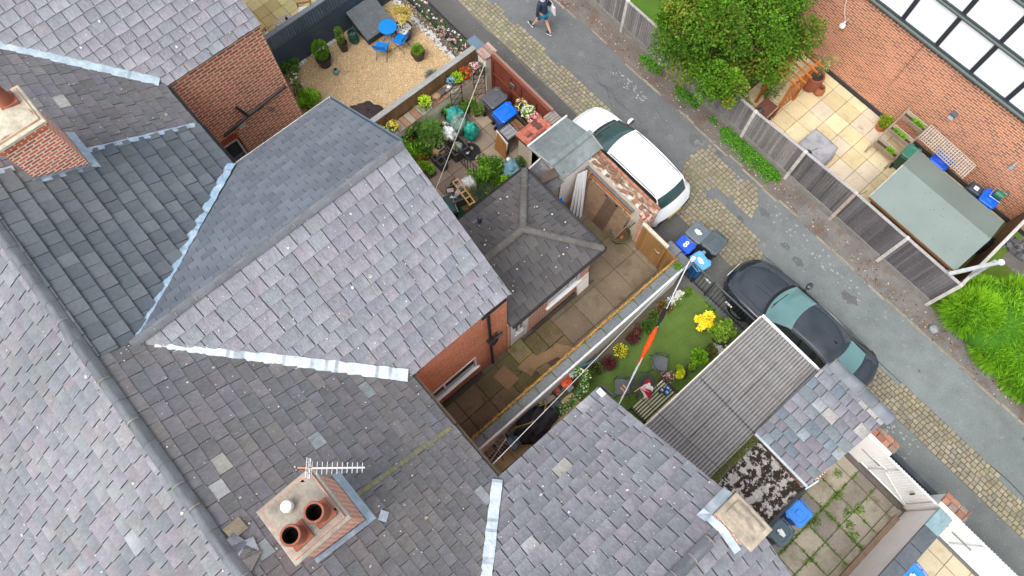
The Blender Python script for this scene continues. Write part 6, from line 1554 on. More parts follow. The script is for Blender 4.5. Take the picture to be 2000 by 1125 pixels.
yagi('tv_aerial', 'television aerial pointing along the roof from the two-pot chimney', (-2.72, -1.66, 9.25), (-2.17, -1.02, 9.25), 11, .1, mast=(-2.86, -1.8, 8.3))
t = thing('garden_tools_pile', 'orange strimmer head with grey machine parts stacked against the wall', 'tools', (-1.95, 3.8, 0))
m = MB(); m.lathe([(.16, .5), (.17, .54), (.1, .58), (.004, .58)], (-1.97, 3.88, 0), C(226, 84, 34), 20); m.box(-2.02, -1.9, 3.5, 3.62, .3, .42, C(190, 60, 40)); m.build('orange_guard', mPlastic, t, world=True, smooth=True)
m = MB(); m.box(-1.85, -1.7, 3.75, 3.95, .1, .5, C(120, 124, 128)); m.tube([(-2.05, 3.3, .1), (-1.95, 3.6, .4), (-1.92, 3.9, .6)], .015, C(60, 60, 60)); m.box(-2.1, -1.95, 3.45, 3.75, 0, .3, C(70, 64, 60)); m.build('machine_body', mPlastic, t, world=True)
m = MB(); m.lathe([(.11, 0), (.14, .3), (.145, .3), (.13, .3)], (-2.02, 4.15, .45), C(186, 196, 198), 22); solo(m, 'upturned_bucket', mPlastic, 'pale grey bucket sitting on top of the tools by the wall', 'bucket', smooth=True)
m = MB(); m.lathe([(.24, 0), (.25, .02), (.004, .03)], (-1.68, 3.2, .1), C(80, 84, 86), 24); solo(m, 'dustbin_lid', mPlastic, 'dark grey round lid lying on the side path', 'lid', smooth=True)
t = thing('watering_can', 'dark green watering can lying on the round grey lid', 'watering can', (-1.62, 3.32, .13), 1.0)
m = MB(); m.lathe([(.1, 0), (.11, .1), (.09, .16), (.05, .16)], (0, 0, 0), C(50, 90, 80), 18, sy=.7); m.build('body', mPlastic, t, smooth=True); m = MB(); m.tube([(-.08, 0, .1), (-.1, 0, .22), (.05, 0, .24), (.09, 0, .15)], .015, C(60, 104, 92)); m.build('handle', mPlastic, t, smooth=True)
m = MB(); m.lathe([(.07, 0), (.08, .03), (.004, .06)], (-2.05, 2.95, .3), C(190, 190, 30), 16); solo(m, 'yellow_ball', mPlastic, 'small yellow disc by the wall above the black cover', 'toy', smooth=True)
m = MB(); rr = random.Random(8)
for k in range(7):
    x = -2.0; y = .8 + k * .45
    m.bev(x - .08, x + .12, y, y + .38, .0, .16, vary(C(176, 156, 140), .12, rr), .01)
    for j in range(3): m.box(x + .0 + j * .04 - .04, x + .02 + j * .04 - .04, y + .1, y + .14, .16, .162, C(50, 46, 44))
solo(m, 'hollow_blocks', mConc, 'row of weathered air bricks laid along the foot of the white wall', 'bricks')
t = thing('leaf_garland', 'arch of variegated artificial leaves on a green frame at the lawn corner', 'garland', (-1.65, 3.75, 0))
m = MB(); m.tube([(-2.0, 4.2, .9), (-1.75, 4.35, 1.05), (-1.5, 4.0, 1.0), (-1.45, 3.4, .5), (-1.5, 3.2, .05)], .02, C(90, 130, 96)); m.tube([(-1.9, 4.0, 0), (-1.9, 4.1, 1.0)], .015, C(90, 130, 96)); m.build('frame', mPlastic, t, world=True, smooth=True)
m = MB(); pts = [(-2.0, 4.2, .95), (-1.75, 4.35, 1.08), (-1.5, 4.1, 1.02), (-1.45, 3.75, .75), (-1.45, 3.4, .45), (-1.5, 3.15, .1)]
for a_, b_ in zip(pts[:-1], pts[1:]):
    for _ in range(110):
        p = V(a_).lerp(V(b_), rr.random()) + V((rr.gauss(0, .06), rr.gauss(0, .06), rr.gauss(0, .05))); m.leaf(p, .075, vary(rr.choice(G1 + [C(230, 236, 210), C(150, 190, 90), C(60, 130, 80)]), .15, rr), rr, .7)
m.build('leaves', mLeaf, t, world=True)
m = MB(); m.bar((-2.0, 4.3, 1.0), (-1.8, 4.9, 1.0), .05, .02, C(30, 100, 120)); solo(m, 'teal_strip', mPlastic, 'teal plastic strip along the wall beside the leaf garland', 'strip')
# drying line with cloths (thick) and thin line
def cloth(label, a, b, col, w, seed, nm='hanging_cloth', n=16, group=None, cat='cloth'):
    m = MB(); a = V(a); b = V(b); d_ = b - a; s_ = d_.cross(V((0, 0, 1))).normalized(); rr = random.Random(seed); rows = []
    for i in range(n + 1):
        f = i / n; p = a + d_ * f; q = w * (.5 + .5 * math.sin(PI * min(1, f * 1.15 + .05))) * rr.uniform(.75, 1.2); row = []
        for j in range(8): an = 2 * PI * j / 8; row.append(p + s_ * math.cos(an) * q * .55 + V((0, 0, math.sin(an) * q * .9 - q * .6)) * rr.uniform(.8, 1.15))
        rows.append(row)
    m.raw([p for r_ in rows for p in r_], [(i * 8 + j, i * 8 + (j + 1) % 8, i * 8 + 8 + (j + 1) % 8, i * 8 + 8 + j) for i in range(n) for j in range(8)] + [tuple(range(7, -1, -1)), tuple(range(n * 8, n * 8 + 8))], [vary(col, .08, rr) for _ in range(n * 8 + 2)])
    return solo(m, nm, mFabric, label, cat, group, smooth='all')
cord('washing_line', 'white cord stretched over the lawn from railing post to slate roof corner', [(-2.06, 8.8, 1.5), (-2.04, 8.42, 2.05), (-1.2, 6.2, 1.95), (-.47, 4.15, 2.1)], .014, C(222, 226, 228), 'washing line')
def along(f): return V((-2.04, 8.42, 2.0)).lerp(V((-.48, 4.19, 2.0)), f)
cloth('rolled teal-blue cloth on the cord, nearest the railing post', along(.12), along(.34), C(40, 96, 124), .045, 1)
cloth('black bundled cloth on the cord between the teal and the orange ones', along(.34), along(.46), C(34, 36, 44), .12, 2)
cloth('bright orange twisted cloth on the cord over the lawn', along(.47), along(.72), C(240, 84, 30), .14, 3)
cloth('pale blue-white rolled cloth on the cord after the orange one', along(.72), along(.88), C(196, 212, 222), .05, 4)
cloth('beige knotted cloth on the cord, nearest the slate roof corner', along(.9), along(.99), C(206, 190, 160), .05, 5)
cord('washing_line', 'thin white line running the whole length of the slab capped wall to the house', [(-2.06, 8.6, 1.6), (-1.27, .66, 4.9)], .008, C(226, 228, 226), 'washing line', .05)
m = MB(); m.tube([(-2.1, 8.86, 0), (-2.1, 8.86, 1.5)], .025, C(60, 66, 72)); m.blob((-2.08, 8.8, 1.5), (.06, .08, .03), C(236, 236, 236), 2, 6, .4); solo(m, 'line_post', mDark, 'slim dark post with a white knotted cord at the railing corner', 'post')
# corrugated shed D/E
t = thing('corrugated_shed', 'long shed with a grey corrugated cement roof and white barge boards', 'shed', (1.32, 6.4, 0))
m = MB(); m.box(.48, 2.24, 3.36, 8.5, 0, 2.1, C(200, 190, 168)); m.build('wall', mOldPaint, t, world=True)
m = MB(); n = 22 * 8; vs = []; cs = []; ny = 14
for i in range(n + 1):
    for j in range(ny + 1):
        x = .36 + (2.3 - .36) * i / n; y = 3.42 + (8.62 - 3.42) * j / ny
        vs.append((x, y, 2.27 + .024 * math.cos(i / 8 * 2 * PI) + (.022 if y < 6.2 else 0) - .0 * j))
for i in range(n):
    for j in range(ny):
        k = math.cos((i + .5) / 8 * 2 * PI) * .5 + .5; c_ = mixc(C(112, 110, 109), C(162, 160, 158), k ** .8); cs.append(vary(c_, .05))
m.raw(vs, [(i * (ny + 1) + j, (i + 1) * (ny + 1) + j, (i + 1) * (ny + 1) + j + 1, i * (ny + 1) + j + 1) for i in range(n) for j in range(ny)], cs)
m.build('corrugated_roof', mAsb, t, world=True, smooth='all')
m = MB(); rr = random.Random(6)
for i in range(22): x = .4 + (i + .5) * 1.94 / 22; m.poly([(x - .03, 6.19, 2.3), (x + .035, 6.17, 2.3), (x + .035, 6.215, 2.3), (x - .03, 6.225, 2.3)], C(52, 50, 50))
m.bar((1.3, 4.9, 2.3), (1.32, 6.4, 2.3), .012, .006, C(50, 48, 48)); m.bar((1.45, 6.5, 2.3), (1.44, 8.0, 2.305), .01, .006, C(60, 58, 58))
m.build('sheet_joints', mMatte, t, world=True)
m = MB()
for y in (3.7, 5.0, 6.35, 7.4, 8.4):
    for i in range(0, 22, 3): x = .448 + i * 1.94 / 22; m.lathe([(.012, 0), (.01, .012), (.003, .016)], (x, y + rr.uniform(-.03, .03), 2.29), C(176, 176, 172), 7)
tag(m.build('roof_fixings', mMetal, t, world=True), kind='stuff')
m = MB(); m.bar((.33, 8.66, 2.3), (2.32, 8.66, 2.3), .06, .07, C(240, 240, 240)); m.build('barge_board', mPaint, t, world=True); m = MB(); m.bar((.33, 3.5, 2.26), (.33, 8.62, 2.26), .035, .06, C(232, 226, 208)); m.build('barge_board', mPaint, t, world=True)
cord('overhead_cable', 'thin black cable drooping over the corrugated roof', [(-.4, 4.6, 2.6), (2.3, 4.9, 2.35)], .006, C(60, 60, 62), 'cable')
# slate roofed outhouse E
t = thing('slate_outhouse', 'small outhouse with a mauve slate roof next to the corrugated shed', 'outhouse', (3.2, 7.5, 0))
m = MB(); m.box(2.36, 4.1, 6.3, 8.72, 0, 2.3, C(190, 120, 96)); m.build('wall', mBrick, t, world=True)
roof('roof', mSlate, (2.28, 6.2, 2.36), (1, 0, 0), (0, 1, .12), [(0, 0), (1.72, 0), (1.92, 2.6), (0, 2.6)], OLD + [C(130, 128, 136), C(112, 124, 132), C(126, 134, 140), C(120, 128, 132)], w=(.22, .44), g=.27, lift=.018, seed=41, parent=t, cv=.09, odd=PALE + [C(120, 132, 142)], oddp=.14, gap=.022)
ridge((2.35, 8.88, 2.7), (4.25, 8.86, 2.7), t, C(120, 126, 132), r=.16, L=.45, seed=12, kind='angle')
m = MB(); m.bar((2.3, 6.17, 2.4), (4.0, 6.17, 2.4), .06, .05, C(196, 206, 212)); m.build('lead_edge', mLead, t, world=True)
m = MB(); m.bar((4.03, 6.12, 2.32), (4.1, 6.5, 2.36), .04, .06, C(190, 206, 216)); m.build('gutter_end', mLead, t, world=True)
# mossy sheet roof
t = thing('mossy_lean_to', 'decaying corrugated lean-to roof crusted with black moss beside the chimney', 'lean-to', (3.2, 5.0, 0))
m = MB(); m.box(2.5, 3.95, 3.5, 6.1, 0, 2.1, C(150, 130, 110)); m.build('wall', mBrick, t, world=True)
m = MB(); n = 5 * 10; vs = []; ny = 10
for i in range(n + 1):
    for j in range(ny + 1):
        y = 3.5 + 2.62 * i / n; x = 2.5 + 1.5 * j / ny; vs.append((x, y, 2.26 - .1 * j / ny + .05 * (abs(((i / 10) % 1) - .5) * 2) ** 4))
m.raw(vs, [(i * (ny + 1) + j, i * (ny + 1) + j + 1, (i + 1) * (ny + 1) + j + 1, (i + 1) * (ny + 1) + j) for i in range(n) for j in range(ny)], [vary(C(170, 166, 160), .08) for _ in range(n * ny)])
m.build('sheet_roof', mMoss, t, world=True)
m = MB(); m.bar((4.04, 3.4, 2.16), (4.04, 6.3, 2.2), .07, .07, C(44, 46, 50)); m.build('gutter', mPlastic, t, world=True)
m = MB(); m.box(2.3, 2.5, 4.0, 6.2, 2.1, 2.24, C(150, 146, 138)); m.build('upstand', mConc, t, world=True)
m = MB(); rr = random.Random(12)
for _ in range(2600):
    x = 2.38 + rr.gauss(0, .08); y = rr.uniform(4.2, 6.15); m.leaf((x, y, 2.24 + rr.uniform(0, .05)), .045, vary(rr.choice([C(110, 126, 50), C(130, 110, 60), C(96, 120, 40), C(80, 90, 40)]), .25, rr), rr, .4, .6)
tag(m.build('roof_moss', mLeaf), 'strip of moss and weeds in the gutter between corrugated shed and mossy lean-to', 'moss', kind='stuff')

# ------------------------------------------------------------- yard E
wheelie('light blue wheelie bin beneath the mossy roof gutter in the slab yard', (4.62, 5.97, 0), 3.14, C(50, 100, 180), C(60, 140, 230), .53, .5, 1.0)
wheelie('dark grey wheelie bin with a crumpled white sheet on its lid, by the corner chimney', (4.62, 5.25, 0), 3.14, C(64, 76, 84), C(84, 104, 112), .52, .52, 1.0, sticker=(0, 0))
t = thing('white_gate', 'large white corrugated metal gate with diagonal braces in the slab yard', 'gate', (5.4, 8.6, 0))
def sheetgate(t, xa, xb, y, h, braces, world=True):
    m = MB(); n = int((xb - xa) / .016); vs = []
    for i in range(n + 1):
        x = xa + (xb - xa) * i / n; o = .012 * math.sin(i * .016 / .085 * 2 * PI); vs += [(x, y + o, .08), (x, y + o, h)]
    m.raw(vs, [(2 * i, 2 * i + 2, 2 * i + 3, 2 * i + 1) for i in range(n)], C(236, 238, 236)); m.build('sheet', mPaint, t, world=world)
    m = MB(); c_ = C(228, 230, 228)
    m.box(xa, xb, y - .06, y - .02, .1, .15, c_); m.box(xa, xb, y - .06, y - .02, h - .06, h, c_); m.box(xa, xa + .05, y - .06, y - .02, .15, h - .06, c_); m.box(xb - .05, xb, y - .06, y - .02, .15, h - .06, c_)
    for a, b in braces: m.bar((a[0], y - .045, a[1]), (b[0], y - .045, b[1]), .04, .03, c_, up=(0, 1, 0))
    m.build('frame', mPaint, t, world=world)
    m = MB(); m.bar((xa + .3, y - .07, h * .55), (xa + .9, y - .07, h * .55), .02, .03, C(120, 124, 122), up=(0, 1, 0)); m.box(xb - .4, xb - .36, y - .09, y - .05, h * .6, h * .72, C(90, 90, 90)); m.build('bolt', mMetal, t, world=world)
sheetgate(t, 4.36, 6.62, 8.62, 1.62, [((5.3, .12), (5.55, 1.58)), ((5.5, .8), (6.6, .15)), ((4.45, .8), (5.5, 1.0))])
m = MB(); m.box(4.3, 6.75, 8.68, 8.84, 0, 1.0, C(150, 140, 122)); m.bev(4.9, 6.7, 8.66, 8.86, 1.0, 1.04, C(190, 176, 140), .01); solo(m, 'gate_sill_wall', mConc, 'low pale wall directly behind the white gate', 'wall')
m = MB(); m.box(5.06, 6.85, 8.98, 9.12, .0, .95, C(66, 72, 78)); solo(m, 'dark_board', mFelt, 'long dark board standing in the lane against the yard wall', 'board')
for k, (x0_, x1_, lab) in enumerate(((4.3, 5.05, 'red brick topped white pier next to the slate outhouse'), (6.62, 7.25, 'red brick topped white pier between the two white gates'))):
    t = thing('gate_pier', lab, 'pier', ((x0_ + x1_) / 2, 8.7, 0)); m = MB(); m.box(x0_, x1_, 8.55, 8.95, 0, 1.75, (.9, .9, .89)); m.build('pier_face', mPaint, t, world=True)
    m = MB()
    for r_ in range(2):
        x = x0_ - .03
        while x < x1_: l = R.uniform(.18, .23); m.bev(x, min(x + l - .012, x1_ + .04), 8.66 + r_ * .17, 8.81 + r_ * .17, 1.75, 1.83 + R.uniform(-.01, .015) - r_ * .05, vary(R.choice([C(150, 104, 86), C(136, 96, 80), C(164, 120, 98), C(140, 124, 108)]), .12), .014); x += l
    m.build('coping', mCopT, t, world=True)
t = thing('white_boundary_wall', 'tall white painted wall with dark grey slab coping beside the slab yard', 'wall', (6.85, 6.0, 0))
m = MB(); m.box(6.74, 7.05, 2.5, 8.5, 0, 1.72, (.93, .93, .93)); m.build('wall_face', mPaint, t, world=True)
m = MB(); y = 2.5
while y < 8.4: m.bev(6.68, 7.08, y, y + .59, 1.72, 1.79, vary(C(86, 92, 98), .08) if y < 7.8 else C(130, 156, 160), .015); y += .6
m.build('coping', mSlate, t, world=True)
m = MB(); m.box(6.6, 6.74, 2.5, 8.2, .0, .12, C(150, 130, 110)); m.box(4.3, 6.6, 8.4, 8.55, 0, .07, C(96, 90, 86)); struct(m, 'drain_edging', mConc)
t = thing('white_gate', 'second white corrugated metal gate at the bottom right edge', 'gate', (8.3, 8.65, 0))
sheetgate(t, 7.28, 9.6, 8.72, 1.62, [((8.0, .12), (8.1, 1.58)), ((8.1, .8), (8.9, 1.1))])
m = MB(); m.box(7.05, 7.28, 8.5, 8.9, 0, 1.3, C(190, 120, 92)); m.box(7.3, 12, 8.82, 8.95, 0, .9, C(150, 100, 80)); solo(m, 'brick_wall', mBrick, 'low red brick wall behind the second white gate', 'wall')
m = MB(); x = 7.1
while x < 12: m.bev(x, x + .88, 9.0, 9.42, .0, .05, vary(C(170, 166, 156), .06), .01); x += .9
struct(m, 'lane_slabs', mSlab)
wheelie('blue wheelie bin at the very bottom edge beyond the white boundary wall', (7.55, 6.95, 0), 3.0, C(40, 96, 190), C(50, 130, 236), .53, .6, 1.0, sticker=(0, 0))
m = MB(); rr = random.Random(2)
for _ in range(50): tuft(m, rr.uniform(7.1, 7.5), rr.uniform(6.9, 8.4), .1, 16, .16, GR + [C(170, 150, 90)], rr)
tag(m.build('wall_foot_weeds', mLeaf), 'dry grass tufts growing at the foot of the white boundary wall', 'weeds', kind='stuff')
# ------------------------------------------------------------- vehicles
def interp(keys, s):
    """smooth (catmull-rom) interpolation of key rows by their first value"""
    n = len(keys)
    if s <= keys[0][0]: return keys[0][1:]
    for i in range(n - 1):
        if keys[i][0] <= s <= keys[i + 1][0]:
            a, b = keys[i], keys[i + 1]; t = (s - a[0]) / (b[0] - a[0]); p = keys[max(0, i - 1)]; q = keys[min(n - 1, i + 2)]
            out = []
            for k in range(1, len(a)):
                m0 = (b[k] - p[k]) / max(1e-6, b[0] - p[0]) * (b[0] - a[0]); m1 = (q[k] - a[k]) / max(1e-6, q[0] - a[0]) * (b[0] - a[0])
                d_ = b[k] - a[k]
                if abs(d_) < 1e-6: m0 = m1 = 0
                else:
                    m0 = max(min(m0 / d_, 2.2), 0) * d_; m1 = max(min(m1 / d_, 2.2), 0) * d_
                t2, t3 = t * t, t * t * t
                out.append((2 * t3 - 3 * t2 + 1) * a[k] + (t3 - 2 * t2 + t) * m0 + (-2 * t3 + 3 * t2) * b[k] + (t3 - t2) * m1)
            return out
    return keys[-1][1:]

def car(label, loc, rz, L, keys, zones, paint, trim, roofz, cf=.18, cr=.16, hood_lines=(), rails=False, ribs=False, wb=(.85, 3.5), wr=.34, glassc=C(96, 128, 126), dark_roof=None, plate=None, fin=None):
    """lofted car, nose at local x=0, pointing -X. keys: s, half width at belt, belt z, half width of top edge, top z, crown. zones: cowl, screen top, roof end, rear glass bottom"""
    t = thing('parked_car', label, 'car', loc, rz)
    cowl, st_, re_, rb = zones; NS = 150; NT = 14
    ss = sorted(set([L * i / NS for i in range(NS + 1)] + list(zones)))
    rows = []; W0 = max(k[1] for k in keys)
    for s in ss:
        hb, zb, ht, zt, cw = interp(keys, s); row = []
        zs = .24 if .1 < s < L - .1 else .34
        side = [(hb * .93, zs), (hb * .985, zs + .1), (hb * 1.0, (zb + zs) * .5 + .03), (hb * .992, zb - .1), (hb * .965, zb - .02), (hb * .93, zb + .012)]
        for f in (.25, .5, .75, 1.0):
            f2 = f; bul = math.sin(f * PI) * .02; side.append((hb * .93 + (ht - hb * .93) * f2 + bul, zb + .012 + (zt - .04 * min(1, (zt - zb) * 5) - zb - .012) * f2))
        for i in range(1, NT + 1):
            a = i / NT; w_ = ht * (1 - a); e = (w_ / ht); side.append((w_, zt - (cw * e ** 2.2) - (.04 * min(1, (zt - zb) * 5)) * max(0, (e - .86) / .14) ** 1.5))
        ends = max(0, 1 - s / .9) * cf * 1.3 + (0 if s > .9 else 0); k_front = max(0, min(1, (L * .55 - s) / (L * .55)))
        cfs = cf * (1 if s < st_ + .3 else max(0, 1 - (s - st_ - .3) / .8)); crs = cr * (1 if s > re_ - .3 else max(0, 1 - (re_ - .3 - s) / .8))
        for (y, z) in side:
            q = (y / W0) ** 2; row.append((s + cfs * q - crs * q, y, z))
        full = [(x, y, z) for x, y, z in row] + [(x, -y, z) for x, y, z in reversed(row[:-1])]
        rows.append(full)
    n = len(rows[0]); half = (n + 1) // 2
    B = MB(); G = MB(); SG = MB(); RG = MB(); BL_ = MB()
    vs = [p for r_ in rows for p in r_]
    groups = {'b': [], 'w': [], 's': [], 'r': [], 'd': []}
    for i in range(len(rows) - 1):
        s = (ss[i] + ss[i + 1]) / 2
        for j in range(n - 1):
            jj = j if j < half - 1 else n - 2 - j
            f = (i * n + j, (i + 1) * n + j, (i + 1) * n + j + 1, i * n + j + 1); key = 'b'
            if jj >= 10:      # top surface
                if cowl < s < st_: key = 'w'
                elif re_ < s < rb: key = 'r' if jj >= 11 else 'd'
                elif cowl - .09 < s <= cowl: key = 'd'
            elif 5 <= jj < 9 and cowl + .28 < s < re_ + .05 : key = 's' if abs((s - cowl) - (re_ - cowl) * .5) > .05 else 'd'
            elif jj == 9 and cowl < s < st_: key = 'd'
            elif jj <= 0: key = 'd'
            groups[key].append(f)
    def emit(fs, mat, name, col, parent=t):
        if not fs: return None
        m = MB(); used = sorted({k for f in fs for k in f}); ix = {k: i for i, k in enumerate(used)}
        m.raw([vs[k] for k in used], [tuple(ix[k] for k in f) for f in fs], col); return m.build(name, mat, parent, smooth='all')
    body = emit(groups['b'], mCar, 'body', paint)
    emit(groups['w'], mGlass, 'windscreen', glassc); [emit([f for f in groups['s'] if (vs[f[0]][1] > 0) == q], mGlass, 'side_window', C(36, 44, 46)) for q in (True, False)]; emit(groups['r'], mGlass, 'rear_window', glassc); emit(groups['d'], mPlastic, 'black_trim', trim)
    m = MB(); r0 = rows[2]; r1 = rows[-3]
    for r_ in (rows[0], rows[-1]):
        for j in range(half - 1): m.raw([r_[j], r_[j + 1], r_[n - 2 - j], r_[n - 1 - j]] if True else [], [(0, 1, 2, 3)], trim)
    m.build('bumper_face', mPlastic, t)
    P = lambda s, f: None
    def at_top(s, y):
        hb, zb, ht, zt, cw = interp(keys, s); e = min(1, abs(y) / ht); q = (y / W0) ** 2
        cfs = cf * (1 if s < st_ + .3 else max(0, 1 - (s - st_ - .3) / .8)); crs = cr * (1 if s > re_ - .3 else max(0, 1 - (re_ - .3 - s) / .8))
        return V((s + cfs * q - crs * q, y, zt - cw * e ** 2.2 - .04 * min(1, (zt - zb) * 5) * max(0, (e - .86) / .14) ** 1.5))
    def line(name, pts, w_, col, mat=mPlastic, lift=.004, parent=t):
        m = MB(); ps = [at_top(*p) + V((0, 0, lift)) for p in pts]
        for a, b in zip(ps[:-1], ps[1:]):
            d_ = (b - a); s_ = V((-d_.y, d_.x, 0)).normalized() * w_ / 2; m.poly([a - s_, b - s_, b + s_, a + s_], col)
        return m.build(name, mat, parent)
    for hl in hood_lines:
        for s_ in (-1, 1): line('bonnet_crease', [(a, b * s_) for a, b in hl], .02, tuple(x * .72 for x in paint), mCar)
    # bonnet shut line, boot line
    k = 14; ye = .74
    line('bonnet_gap', [(.16 + .0, -ye + 2 * ye * i / k) for i in range(k + 1)], .012, trim)
    for s_ in (-1, 1):
        line('wiper', [(cowl + .06, s_ * .05 - .3), (cowl + .12, s_ * .05 + .28)], .018, C(20, 20, 22), lift=.02)
        # lights
        m = MB(); ps = []
        for i in range(7):
            s0 = .12 + i * .055; hb, zb, ht, zt, cw = interp(keys, s0); q = .86; x = s0 + cf * q; ps.append(((x, s_ * hb * .97, zb - .02), (x - .03, s_ * hb * (.76 + .015 * i), zb + .035)))
        for a, b in zip(ps[:-1], ps[1:]): m.poly([a[0], b[0], b[1], a[1]], C(214, 220, 224))
        m.build('headlight', mGlass, t)
        m = MB(); ps = []
        for i in range(6):
            s0 = L - .08 - i * .055; hb, zb, ht, zt, cw = interp(keys, s0); x = s0 - cr * .86; ps.append(((x, s_ * hb * 1.005, zb - .14), (x, s_ * hb * .975, zb + .005)))
        for a, b in zip(ps[:-1], ps[1:]): m.poly([a[0], b[0], b[1], a[1]], C(150, 24, 34))
        m.build('tail_light', mGlass, t)
        # mirrors
        hb, zb, ht, zt, cw = interp(keys, cowl + .38); m = MB(); m.blob((cowl + .40, s_ * (hb + .05), zb + .1), (.075, .13, .085), paint, 1, 8, .05); m.box(cowl + .37, cowl + .43, s_ * (hb - .04) - .04, s_ * (hb - .04) + .04, zb + .0, zb + .05, trim); o = m.build('wing_mirror', mCar, t, smooth='all')
        m = MB(); m.blob((cowl + .45, s_ * (hb + .05), zb + .1), (.045, .115, .075), C(60, 66, 70), 1, 6, 0); m.build('mirror_glass', mGlass, o, smooth='all')
        # doors gap, handles
        for sd in (cowl + .75, (cowl + re_) / 2 + .25, re_ - .25):
            hb, zb, ht, zt, cw = interp(keys, sd); m = MB(); m.bar((sd, s_ * (hb * 1.004), .38), (sd, s_ * (hb * 1.0), zb - .06), .008, .008, trim); m.build('door_gap', mPlastic, t)
        for sd in ((cowl + re_) / 2 + .05, re_ - .45):
            hb, zb, ht, zt, cw = interp(keys, sd); m = MB(); m.bev(sd - .1, sd + .1, s_ * (hb + .005) - .012, s_ * (hb + .005) + .012, zb - .14, zb - .11, paint, .004); m.build('door_handle', mCar, t)
        for x in wb:
            hb = interp(keys, x)[0]; w_ = thing('wheel', None, None, (x, s_ * (hb - .1), wr)); w_.parent = t; w_.location = (x, s_ * (hb - .1), wr)
            T_ = Matrix.Rotation(PI / 2, 4, 'X'); m = MB(T=T_); m.lathe([(wr * .62, -.1), (wr * .95, -.1), (wr, -.07), (wr, .07), (wr * .95, .1), (wr * .62, .1)], (0, 0, 0), C(30, 30, 32), 30, cap0=False, cap1=False); m.build('tyre', mRubber, w_, smooth=True)
            m = MB(T=T_)
            for i in range(5): a = 2 * PI * i / 5; m.bar((0, 0, -s_ * .085), (math.cos(a) * wr * .6, math.sin(a) * wr * .6, -s_ * .075), .05, .03, C(170, 174, 178))
            m.lathe([(wr * .58, -.09), (wr * .63, -.1), (wr * .63, .1), (wr * .58, .09)], (0, 0, 0), C(150, 154, 158), 28, cap0=False, cap1=False); m.lathe([(wr * .58, -.02), (wr * .58, .02)], (0, 0, 0), C(24, 24, 26), 24); m.build('rim', mMetal, w_, smooth=True)
            a_ = MB(); pts = [V((x + math.cos(q) * (wr + .05), s_ * (hb + .006), wr + math.sin(q) * (wr + .05))) for q in [PI * i / 14 for i in range(15)]]
            a_.raw(pts + [V((x, s_ * (hb + .006), wr))], [(i, i + 1, 15) for i in range(14)], C(26, 26, 28)); a_.build('wheel_arch', mRubber, t)
        if rails:
            m = MB(); m.tube([at_top(s0, s_ * interp(keys, s0)[2] * .93) + V((0, 0, z)) for s0, z in ((st_ + .1, .0), (st_ + .2, .04), (re_ - .25, .04), (re_ - .1, .0))], .014, C(90, 94, 98)); m.build('roof_rail', mMetal, t, smooth=True)
    if ribs:
        for y in (-.42, -.26, .26, .42):
            line('roof_rib', [(st_ + .25 + (re_ - st_ - .5) * i / 8, y) for i in range(9)], .02, tuple(x * .9 for x in paint), mCar)
        line('tailgate_gap', [(re_ - .22, -.55 + i * .11) for i in range(11)], .012, tuple(x * .45 for x in paint))
    if fin:
        p = at_top(fin[0], fin[1]); m = MB(); m.raw([p + V((-.07, -.02, 0)), p + V((.06, -.025, 0)), p + V((.06, .025, 0)), p + V((-.07, .02, 0)), p + V((.06, 0, .06))], [(0, 1, 4), (1, 2, 4), (2, 3, 4), (3, 0, 4)], tuple(x * .6 for x in paint) if ribs else C(26, 30, 36)); m.build('aerial_fin', mCar, t)
    if plate:
        m = MB(); m.obox((L - .02, 0, .55), (.01, .26, .055), Euler((0, 0, 0)), C(230, 200, 40)); m.build('number_plate', mPaint, t)
        m = MB(); m.obox((-.01, 0, .45), (.01, .26, .055), Euler((0, 0, 0)), C(236, 236, 232)); m.build('number_plate', mPaint, t)
    # interior: dashboard, seats, so that the glass shows something dark
    m = MB()
    for s_ in (-.36, .36): m.bev(st_ + .15, st_ + .65, s_ - .24, s_ + .24, .5, .78, C(50, 50, 52), .05); m.bev(st_ + .6, st_ + .75, s_ - .22, s_ + .22, .7, 1.12, C(56, 56, 58), .05)
    m.build('seats', mFabric, t)
    return t

SUV = [(0, .50, .62, .42, .70, .02), (.08, .70, .72, .60, .82, .03), (.25, .82, .80, .68, .92, .035), (.55, .89, .88, .73, .99, .04), (.98, .92, .93, .74, 1.07, .04),
       (1.25, .925, .96, .69, 1.26, .045), (1.78, .925, .99, .60, 1.60, .05), (2.4, .925, 1.0, .61, 1.66, .05), (3.3, .92, 1.01, .60, 1.64, .05), (3.95, .90, 1.02, .57, 1.58, .05), (4.22, .87, 1.0, .62, 1.12, .05), (4.33, .82, .86, .66, .94, .04), (4.42, .70, .7, .55, .76, .03)]
car('white estate car with ribbed roof and black trim parked beside the ruined wall', (-8.0, 9.9, 0), 0, 4.42, SUV, (.98, 1.78, 3.98, 4.2), C(240, 243, 246), C(44, 46, 50), 1.65, hood_lines=[[(.3, .5), (.6, .54), (.9, .52)]], rails=True, ribs=True, wb=(.85, 3.52), fin=(3.62, 0.05), plate=True, glassc=C(52, 80, 80))
SAL = [(0, .48, .52, .40, .60, .02), (.08, .70, .62, .58, .72, .03), (.3, .84, .72, .68, .84, .035), (.7, .90, .80, .74, .92, .04), (1.42, .925, .87, .78, 1.0, .045),
       (1.8, .93, .9, .68, 1.2, .05), (2.2, .93, .92, .60, 1.38, .055), (2.7, .93, .93, .59, 1.42, .055), (3.3, .93, .94, .58, 1.38, .055), (3.72, .925, .94, .58, 1.28, .05), (4.32, .90, .92, .70, 1.04, .04), (4.65, .86, .9, .74, .98, .035), (4.80, .78, .86, .68, .92, .03), (4.85, .66, .7, .56, .78, .03)]
